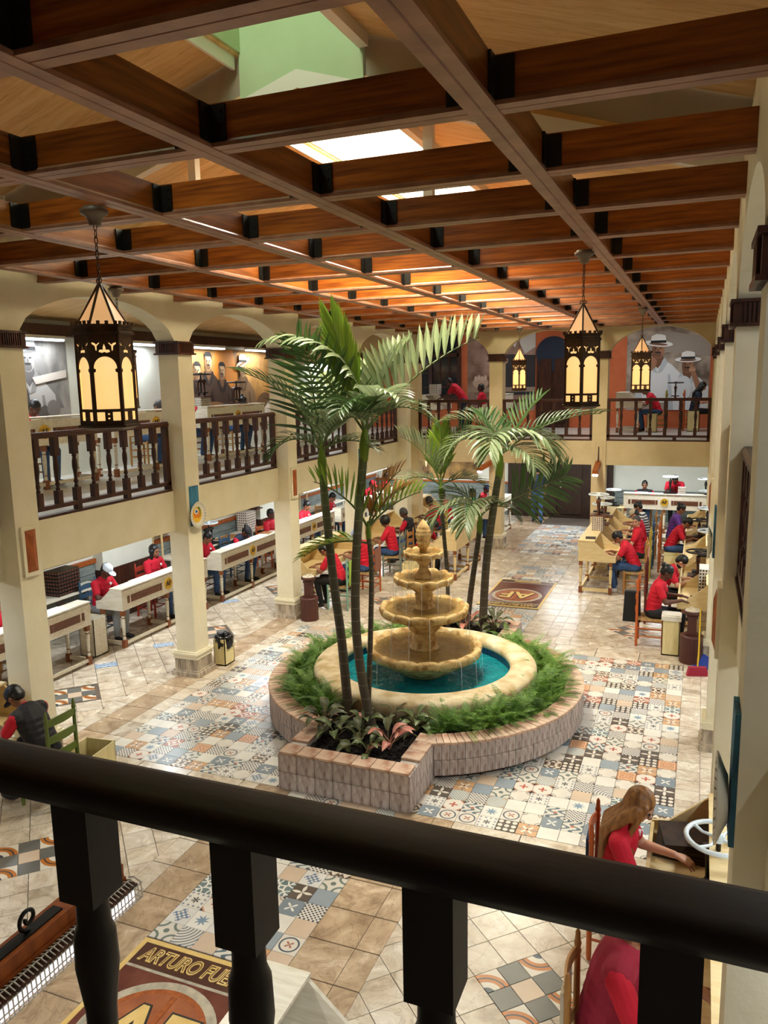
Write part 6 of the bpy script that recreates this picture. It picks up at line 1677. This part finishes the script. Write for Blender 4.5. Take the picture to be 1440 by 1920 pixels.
# ---- upper far gallery
desk(-7.35, 22.3, G, PI, 1.3, 'white', 'white rolling desk below the arched window of the far gallery', 'desks of the far gallery', .7, 0, False, False)
person(-6.55, 22.3, G, PI, 'lean', 'man in red leaning over a desk below the arched window', legs='navy'); person(-6.1, 23.2, G, PI, 'upright', 'worker in red behind the leaning man on the far gallery', legs='black_cloth')
chair(-6.06, 23.2, G, PI, 'red', 'red chair of the worker behind the leaning man on the far gallery', 'chairs of the far gallery')
desk(-5.5, 22.6, G, 0, 1.3, 'white', 'white rolling desk behind the right palm on the far gallery', 'desks of the far gallery', .6, 0, False, False)
desk(-1.85, 22.9, G, PI, 1.2, 'white', 'white rolling desk of the man in red below the hatted men mural', 'desks of the far gallery', .66, 0, False, False)
person(-1.15, 22.9, G, PI, 'bent', 'greying man in red seated below the hatted men mural', hairm='hair_grey', skin='skin_mid'); chair(-1.13, 22.9, G, PI, 'yellow', 'yellow chair of the greying man below the hatted men mural', 'chairs of the far gallery', 1.12)
desk(.45, 23.3, G, 0, 1.3, 'white', 'white desk at the right end of the far gallery', 'desks of the far gallery', .66, 0, False, False)
person(-.22, 23.25, G, 0, 'work', 'woman with long black hair in dark clothes, far gallery right', shirt='navy', hair='long', skin='skin_light', legs='black_cloth', badge=False); chair(-.26, 23.27, G, 0, 'orange', 'orange chair of the long black haired woman on the far gallery', 'chairs of the far gallery', 1.12)

# ---------------------------------------------------------------- things on the desks
def table(x, y, z, w_, d, h, label, mat='desk_wood'):
    t = thing('work_table', label, 'table', (x, y, z))
    MB().span((-w_ / 2, -d / 2, h - .03), (w_ / 2, d / 2, h)).build('table_top', M[mat], t)
    for sx in (-1, 1):
        for sy in (-1, 1): MB().tube([(sx * (w_ / 2 - .04), sy * (d / 2 - .04), 0), (sx * (w_ / 2 - .04), sy * (d / 2 - .04), h - .03)], .022, 8).build('leg', M[mat], t)
    return t
for i, (y0, y1) in enumerate(((3.0, 6.9), (7.3, 10.8), (12.7, 16.4), (17.5, 21.0))):
    table(-9.93, (y0 + y1) / 2, 0, .42, y1 - y0, .84, 'long pale bench against the left wall, %s' % ['at the picture edge', 'behind the white and blue cap man', 'behind the woman in the navy vest', 'farther along'][i], 'desk_white')
for i, (x, y, z, mt) in enumerate(((-9.9, 8.6, .845, 'leaf_tan'), (-9.9, 13.4, .845, 'leaf_tan'), (-9.92, 6.0, .845, 'leaf_tan'), (-9.9, 15.0, .845, 'leaf_tan'))):
    sheet(x, y, z, .1, .34, .7, 'flat tan wrapper leaf sheet on the bench at the left wall, %s' % ['by the first column', 'by the second column', 'at the picture edge', 'by the third column'][i], mt)
stacked_molds(-9.93, 10.0, .845, 0, 'dark open mould rack on the bench behind the capped man', 7, .5, .3, .42, 'black', 'desk_inset')
stacked_molds(-9.95, 15.9, .845, 0, 'white mould stack on the bench under the wheel', 8, .4, .28, .46)
press(-9.92, 14.3, .845, 0, 0, 'screw press on the left bench behind the woman in the navy vest'); press(-9.92, 16.2, 1.31, 0, 2, 'dark wheel press on top of the white mould stack')
zt = 1.082; zl_ = 1.013; zw = .718
for i, (x, y) in enumerate(((-8.84, 10.7), (-8.84, 13.5), (-8.84, 14.6), (-8.84, 8.6), (-8.84, 16.8), (-8.84, 6.4))):
    sheet(x, y, zl_, 0, .20, .5, 'white paper on a left gallery desk, %s' % ['before the capped man', 'before the navy vest', 'beside the tan leaf stack', 'before the hidden worker', 'behind the third column', 'at the picture edge'][i])
sheet(-8.86, 14.95, zl_ + .004, .2, .2, .3, 'tan leaf stack on the desk between the second and third columns', 'leaf_tan')
leaf_heap(-9.0, 9.0, zl_, (.2, .25, .05), 'dark tobacco leaves at the end of the desk by the first column', seed=2)
leaf_heap(-9.12, 11.0, .80, (.2, .5, .14), 'dark leaves on the desk before the capped man', seed=3)
stacked_molds(-1.95, 17.0, zt, 0, 'white mould stack on the nearest right aisle desk', 7, .36, .22, .30); press(-1.95, 17.0, zt + .30, 0, 1, 'wooden press on the mould stack of the nearest right aisle desk')
press(-1.95, 17.62, zt, 0, 1, 'white wheeled press behind the mould stack on the right aisle desk'); press(-1.98, 18.6, zt, 0, 1, 'press on the second right aisle desk')
sheet(-1.98, 16.05, zt, .1, .2, .26, 'brown leaf books on the nearest right aisle desk', 'leaf_tobacco')
leaf_heap(-1.62, 16.3, zw, (.22, .3, .12), 'leaf scraps in the nearest right aisle desk', seed=4)
table(-2.2, 22.6, 0, .6, .6, .72, 'small table with a press left of the far white desk'); press(-2.2, 22.6, .72, 0, 0, 'press with pale wheel on the small table by the far white desk')
press(.18, 22.8, 1.06, 0, 0, 'pale wheel press at the right end of the far white desk'); press(-.72, 22.76, 1.105, 0, 0, 'pale wheel press on the far white desk before the standing man'); stacked_molds(-.42, 22.78, 1.105, PI / 2, 'small white mould box on the far white desk', 4, .2, .14, .18)
sheet(-1.45, 22.75, 1.105, 0, .3, .2, 'white paper on the far white desk before the woman in the vest')
for i, (x, y, k) in enumerate(((.22, 15.0, 0), (.05, 14.9, 2), (.2, 17.6, 0), (.05, 18.25, 2), (.22, 20.2, 0))):
    press(x, y, zt if k == 0 else zw, 0, k, 'press on the right column desks, %s' % ['white wheel behind the bearded man', 'dark wheel beside the bearded man', 'white wheel before the cropped man', 'dark wheel before the cropped man', 'white wheel before the purple shirt'][i])
stacked_molds(.18, 13.75, zw, 0, 'dark mould stack on the right desk before the bearded man', 8, .4, .22, .45, 'mold', 'black')
o = MB().span((-.1, -.16, 0), (.1, .16, .07)).build('leaf_press_book', M['iron'], None, (.05, 13.1, zw)); tag(o, 'dark leaf book on the right desk behind the ash stand', 'leaf book')
leaf_heap(-.05, 14.2, zw, (.2, .3, .1), 'dark leaves on the right desk before the bearded man', seed=6)
pr0 = press(.235, 5.42, zw, .5, 0, 'big press with white four spoke wheel at the lower right'); pr0.scale = (1.05, 1.05, 1.0)
for k in range(6):
    o = MB().prism([(-.22, -.16), (.2, -.18), (.22, .16), (-.2, .18)], 'z', 0, .022).build('leaf_book', M['leaf_tobacco'], None, (.02 + .008 * k, 5.95 + .006 * (k % 3), zw + .022 * k), (0, 0, .05 * k)); tag(o, 'dark wrapper leaf book beside the white press wheel, %s in the pile' % ['lowest', 'second from below', 'third from below', 'third from the top', 'second from the top', 'topmost'][k], 'leaf book', 'leaf books beside the press')
leaf_heap(-.10, 5.45, zw, (.18, .2, .1), 'dark leaves in front of the long haired woman', seed=7); leaf_heap(.0, 4.3, zw, (.2, .4, .12), 'dark leaves in front of the person in the red vest', seed=8)
leaf_heap(-1.72, 2.9, .80, (.18, .4, .12), 'dark dried leaves in the white desk at the bottom of the picture', seed=9)
leaf_heap(-6.9, 5.6, zw, (.18, .4, .1), 'dark leaves before the man in the black vest', seed=10)
sheet(-7.12, 5.5, zt, .1, .2, .6, 'white paper on the desk of the man in the black vest')
o = MB().ball((0, 0, 0), (.10, .085, .06), 14).ball((.11, 0, -.03), (.07, .065, .008), 10).build('spare_cap', M['blue_cap'], None, (-7.15, 5.95, zt + .06)); tag(o, 'blue and pink cap lying on the lower left desk', 'cap')
for i, (x, y, z, k, mr) in enumerate(((-9.32, 14.75, G + zt, 2, 0), (-9.32, 16.6, G + zt, 2, 1), (-9.32, 13.45, G + zt, 2, 1))):
    if mr: stacked_molds(-9.32, y, G + zt, 0, 'white mould boxes on the upper left desk, %s' % ['', 'beside the third upper column', 'beside the second upper column'][i], 4, .34, .2, .17)
    press(-9.32, y, z + (.17 if mr else 0), 0, k, 'dark press on the upper left gallery desks, %s' % ['before the sepia portraits', 'at the right of the sepia mural', 'beside the second upper column'][i])
leaf_heap(-9.35, 14.35, G + zt, (.25, .4, .08), 'dark leaf heap on the upper left desk before the sepia mural', seed=12)
table(-.72, 23.7, G, .5, .5, .85, 'dark draped press table on the far gallery', 'black_cloth'); press(-.72, 23.7, G + .85, 0, 2, 'dark press on the draped table below the hatted men mural')
stacked_molds(-7.2, 22.0, G + zt, 0, 'white mould stack on the desk below the arched window', 6, .4, .24, .3)
# tobacco shelf stands against the left wall
for i, y in enumerate((12.95, 18.6)):
    t = table(-10.0, y, .845, .3, .7, .55, 'small pine display stand on the left bench, %s' % ['behind the navy vest', 'farther along'][i]); leaf_heap(-10.0, y, 1.40, (.14, .3, .08), 'orange brown leaves on the pine display stand, %s' % ['near the navy vest woman', 'farther along'][i], 'leaf_tan', seed=20 + i)

# ---------------------------------------------------------------- plaques and plates on the columns
def plaque(x, y, z, rz, label):
    t = thing('wall_plaque', label, 'plaque', (x, y, z), rz, 'carved plaques on the columns')
    MB().span((0, -.115, -.28), (.03, .115, .28)).build('frame', M['stucco'], t)
    a, b_ = .075, .235
    mb = MB(); mb.add([(.03, -a, -b_), (.03, a, -b_), (.03, a, b_), (.03, -a, b_), (.055, -.012, -b_ + .07), (.055, .012, -b_ + .07), (.055, .012, b_ - .07), (.055, -.012, b_ - .07)], [(0, 1, 5, 4), (1, 2, 6, 5), (2, 3, 7, 6), (3, 0, 4, 7), (4, 5, 6, 7)])
    mb.build('carved_panel', M['plaque'], t)
def ell(cx_, cy_, rx, ry, n=18, rot=0): return [(cx_ + rx * math.cos(a) * math.cos(rot) - ry * math.sin(a) * math.sin(rot), cy_ + rx * math.cos(a) * math.sin(rot) + ry * math.sin(a) * math.cos(rot)) for a in [2 * PI * k / n for k in range(n)]]
M['plank_blue'] = mottled('worn blue board', '1F4A66', '3E86A8', 6, .6, .2, (4, 4, .6))
M['plate_white'] = mottled('glazed plate', 'D8D2C2', 'E8E2D2', 8, .25)
for k, h in dict(pl_yellow='E0B030', pl_orange='D8791E', pl_green='5E7A30', pl_blue='2C5A8A', pl_red='B04030', pl_rim='7A6E5A').items(): M[k] = plain('glaze ' + k[3:], h, .25)
def plate(x, y, z, rz, label, shapes, rim=True):
    t = thing('ceramic_plate', label, 'plate', (x, y, z), rz, 'ceramic plates on blue boards')
    MB().span((0, -.10, -.16), (.022, .10, .42)).build('board', M['plank_blue'], t)
    T = Matrix.Translation((.03, 0, 0)) @ Matrix.Rotation(PI / 2, 4, 'Z') @ Matrix.Rotation(PI / 2, 4, 'X')
    MB().lathe([(.10, 0), (.12, .01), (.19, .04), (.193, .046), (.19, .048), (.125, .022), (.001, .02)], 36, T=T).build('dish', M['plate_white'], t)
    ms = []; mb = MB(); 
    for i, (poly, mt) in enumerate(shapes):
        if mt not in ms: ms.append(mt)
        n = len(poly); mb.add([(p[0], p[1], .0225 + .0008 * i) for p in poly], [list(range(n))], ms.index(mt), False, T)
    for k in range(24):
        a = 2 * PI * k / 24
        if 'pl_rim' not in ms: ms.append('pl_rim')
        mb.add([(.145 * math.cos(a), .145 * math.sin(a), .0345), (.178 * math.cos(a - .04), .178 * math.sin(a - .04), .046), (.178 * math.cos(a + .04), .178 * math.sin(a + .04), .046)], [(0, 1, 2)], ms.index('pl_rim'), False, T)
    mb.build('painting', [M[m_] for m_ in ms], t)
PA = [(ell(0, 0, .118, .118), 'pl_yellow'), (ell(.04, .03, .05, .085), 'pl_green'), (ell(-.01, .01, .075, .085), 'pl_orange'), (ell(-.02, .05, .05, .04), 'plate_white'), (ell(-.02, .05, .03, .022), 'pl_blue'), (ell(-.03, -.07, .05, .03), 'pl_yellow')]
PC = [(ell(0, 0, .118, .118), 'plate_white'), (ell(0, 0, .09, .09), 'pl_blue'), (ell(0, 0, .065, .065), 'plate_white'), (ell(.01, -.01, .04, .03), 'pl_red'), (ell(-.01, .02, .02, .02), 'pl_green')]
xl, xr = -6.82, .20
plaque(xl, 6.435, 2.52, 0, 'carved mahogany plaque in cream frame on the first left column'); plaque(xl, 12.545, 2.50, 0, 'carved mahogany plaque in cream frame on the third left column'); plaque(xr, 6.435, 2.42, PI, 'carved mahogany plaque on the second right column, seen edge on'); plaque(xr, 12.545, 2.5, PI, 'carved mahogany plaque on the fourth right column, seen edge on')
plate(xl, 9.495, 2.42, 0, 'yellow and orange painted ceramic plate on blue board, second left column', PA); plate(xl, 15.595, 2.44, 0, 'blue rimmed ceramic plate on blue board, fourth left column behind palm trunk', PC)
plate(xr, 3.39, 2.53, PI, 'brown edged ceramic plate on blue board at the right edge, seen edge on', PC); plate(xr, 9.495, 2.42, PI, 'ceramic plate on blue board on the third right column, seen edge on', PA)

# ---------------------------------------------------------------- murals (flat prints on the walls)
GREYS = {}
def col(h, mt=None):
    if h not in GREYS: GREYS[h] = mottled('mural ink ' + h, h, h, 3, .7) if False else NB('mural ink ' + h).done(lin(h), .75)
    return GREYS[h]
def mural(name, label, origin, udir, W, H, bgm, shapes):
    ms = [bgm]; mb = MB(); o = Vector(origin); u = Vector(udir); n = u.cross(Vector((0, 0, 1))).normalized()
    def P(p, k): return o + u * (p[0] * W) + Vector((0, 0, p[1] * H)) + n * (.006 + .0008 * k)
    mb.add([P((0, 0), -6), P((1, 0), -6), P((1, 1), -6), P((0, 1), -6), P((0, 0), 0), P((1, 0), 0), P((1, 1), 0), P((0, 1), 0)], [(4, 5, 6, 7), (0, 4, 7, 3), (1, 2, 6, 5), (3, 7, 6, 2)], 0)
    for k, (poly, h) in enumerate(shapes):
        m_ = col(h)
        if m_ not in ms: ms.append(m_)
        q = []
        for p in poly: q.append((min(max(p[0], 0), 1), min(max(p[1], 0), 1)))
        mb.add([P(p, k + 1) for p in q], [list(range(len(q)))], ms.index(m_))
    ob = mb.build(name, ms); return tag(ob, label, 'mural')
def hatman(cx_, cy_, s, a, pal, lean=0, hat=True):
    """a man from the chest up; a = height/width aspect fix; pal: (skin, shade, hat, band, shirt, shirt shade)"""
    sk, sd, ht, bd, st, ss = pal
    X = lambda x: cx_ + x * s * a; Y = lambda y: cy_ + y * s
    E_ = lambda x, y, rx, ry, r=0: [(X(x + p), Y(y + q)) for p, q in ell(0, 0, rx, ry, 20, r)]
    Pg = lambda pts: [(X(x), Y(y)) for x, y in pts]
    S = [(Pg([(-.95, -2.2), (-.9, -.9), (-.55, -.55), (-.2, -.35), (.2, -.35), (.6, -.6), (1.0, -1.0), (1.1, -2.2)]), st), (Pg([(-.95, -2.2), (-.9, -.9), (-.75, -.85), (-.6, -2.2)]), ss), (Pg([(.5, -2.2), (.45, -1.0), (.55, -1.0), (.7, -2.2)]), ss), (Pg([(-.22, -.2), (.22, -.2), (.25, -.45), (0, -.75), (-.25, -.45)]), sd),
         (Pg([(-.3, -.3), (-.2, -.4), (0, -.95), (-.18, -.9), (-.42, -.5)]), ss), (Pg([(.3, -.3), (.2, -.4), (0, -.95), (.18, -.9), (.42, -.5)]), ss), (E_(0, .05, .27, .37), sk), (E_(-.17, -.02, .10, .28), sd), (E_(0, -.17, .15, .12), sd), (E_(0, -.075, .13, .04), '2A2220'), (E_(-.10, .10, .055, .022), '1E1816'), (E_(.10, .10, .055, .022), '1E1816'), (Pg([(-.02, .1), (.02, .1), (.05, -.02), (-.05, -.02)]), sd)]
    if hat: S += [(E_(0, .30, .62, .13, lean), ht), (E_(0, .27, .40, .05, lean), sd), (Pg([(-.33, .32), (-.30, .62), (-.1, .70), (.12, .68), (.30, .62), (.33, .32)]), ht), (Pg([(-.335, .32), (-.325, .43), (.325, .43), (.335, .32)]), bd)]
    else: S += [(Pg([(-.28, .12), (-.27, .38), (-.1, .48), (.15, .46), (.28, .34), (.28, .12), (.2, .28), (-.2, .28)]), '241C18')]
    return S
bgC = mottled('mural blurred brown', '6E5E52', 'B8A898', 2.2, .7, detail=2); bgB = mottled('sepia mural print', '8A6238', 'D8A055', 1.4, .7, detail=5); bgA = mottled('grey mural print', '6A6662', 'B8B2AA', 2.0, .7, 0, (1, 1, .5)); bgD = mottled('brown mural print', '6A4A3A', 'B09080', 1.3, .7, detail=3); bgE = mottled('tobacco leaf mural print', '4A3420', 'B08A4E', 3, .7, detail=6)
hand_ = lambda x, y, w_, h_, c1, c2: [(ell(x, y, w_, h_), c1)] + [(ell(x - w_ * .6 + k * w_ * .4, y + h_ * (.8 + .15 * (k % 2)), w_ * .2, h_ * .5), c2) for k in range(4)]
PALC = ('A87858', '7A523A', 'F0EEEA', '1C1A1A', 'E8EAEC', 'C2C8CE')
mural('wall_mural', 'colour mural of two men in white hats and shirts on the far upper wall', (-2.12, 24.5, 3.30), (1, 0, 0), 2.27, 2.5, bgC,
      [([(0, .75), (.4, .9), (1, .82), (1, .6), (.5, .66), (0, .6)], 'A09488'), ([(.55, .95), (1, .92), (1, .86), (.6, .9)], '8A7A6A')] + hatman(.38, .68, .27, 1.05, PALC, -.1) + [(ell(.30, .55, .07, .06), 'A87858'), ([(.24, .40), (.36, .50), (.34, .57), (.2, .44)], 'A87858')] + hatman(.74, .50, .24, 1.05, PALC) + hand_(.795, .455, .04, .028, 'C89878', 'B88868') + [([(.77, .44), (.83, .44), (.93, .22), (.86, .2)], 'A87858'), (ell(.70, .25, .10, .14), 'DDE2E6'), ([(.70, .49), (.735, .485), (.735, .475), (.70, .478)], '3A2416')])
mural('wall_mural', 'brown mural with a pair of hands holding leaf on the far upper wall', (-6.95, 24.5, 3.30), (1, 0, 0), 2.15, 2.4, bgD,
      [([(.35, .2), (.4, .6), (.62, .72), (1, .7), (1, .2)], '2E2A2C'), ([(0, .3), (1, .3), (1, .24), (0, .24)], '9A8470')] + hand_(.2, .36, .12, .07, 'B89A84', 'C8AC96') + hand_(.5, .64, .11, .06, 'A88A76', 'B89A84') + [([(.6, .95), (.7, .8), (.8, .98)], 'D8D4D0'), ([(.75, .9), (.85, .72), (1, .8), (1, .98)], 'C8C2BC')])
PALA = ('8E8884', '5E5A58', 'D2CECA', '2A2828', 'B8B4B0', '8A8682')
mural('wall_mural', 'grey mural of a man in a hat on the upper left wall behind the lantern', (-10.2, 7.9, 3.45), (0, 1, 0), 2.9, 1.62, bgA,
      [([(.55, 1), (.62, 1), (.80, .3), (.72, .3)], '8A8682'), ([(.7, 1), (.76, 1), (.95, .3), (.88, .3)], '7A7672')] + hatman(.70, .78, .34, .55, PALA, .12) + [(ell(.64, .40, .05, .16), '4A4644'), ([(.60, .22), (.80, .34), (.84, .28), (.66, .12)], '5A5450'), (ell(.86, .30, .05, .09), '7E7874'), ([(.72, .62), (.98, .70), (.98, .62), (.74, .55)], 'D0C4B8')])
PALB = ('D0A878', '7A5634', 'E0C8A0', '2A1C12', '4A3424', '2E2018')
sh = [([(.30, .15), (.36, 1), (.52, 1), (.60, .15)], 'D98A34'), ([(.86, .2), (.9, .95), (1, .95), (1, .2)], 'E0963C')]
for cx_, cy_, s, hat in ((.19, .68, .30, False), (.285, .80, .32, False), (.40, .68, .30, False)): sh += hatman(cx_, cy_, s, .36, PALB, 0, hat)
sh += hatman(.60, .72, .32, .36, ('C8A070', '7A5634', 'D8C09A', '2A1C12', '8A6A48', '6A4E34'), .3) + [(ell(.30, .12, .16, .16), '9A7448'), (ell(.82, .18, .10, .20), '7A5A3A'), ([(.53, .7), (.55, .78), (.60, .74), (.63, .8), (.62, .77), (.59, .71), (.55, .74)], '3A2818')]
mural('wall_mural', 'sepia mural of four men and tobacco fields on the upper left wall', (-10.2, 13.75, 3.45), (0, 1, 0), 4.4, 1.62, bgB, sh)
leafs = []
RL = random.Random(9)
for k in range(34):
    x, y = RL.uniform(.02, .98), RL.uniform(.1, .9); leafs.append((ell(x, y, RL.uniform(.010, .022), RL.uniform(.1, .3), 10, RL.uniform(-.02, .02)), RL.choice(['C8A868', '8A6A38', '3A2818', 'D8C090', '6A4A28'])))
mural('wall_mural', 'brown and gold tobacco leaf mural along the left ground floor wall', (-10.2, 1.2, 1.25), (0, 1, 0), 9.8, 1.1, bgE, leafs)
mural('wall_mural', 'tan tobacco leaf mural on the left ground floor wall beyond the pilaster', (-10.2, 12.6, 1.25), (0, 1, 0), 11.8, 1.1, bgE, leafs)
mural('wall_mural', 'tan mural on the far ground floor wall left of the door', (-9.9, 24.5, 1.1), (1, 0, 0), 3.3, 1.2, bgE, leafs[:12])
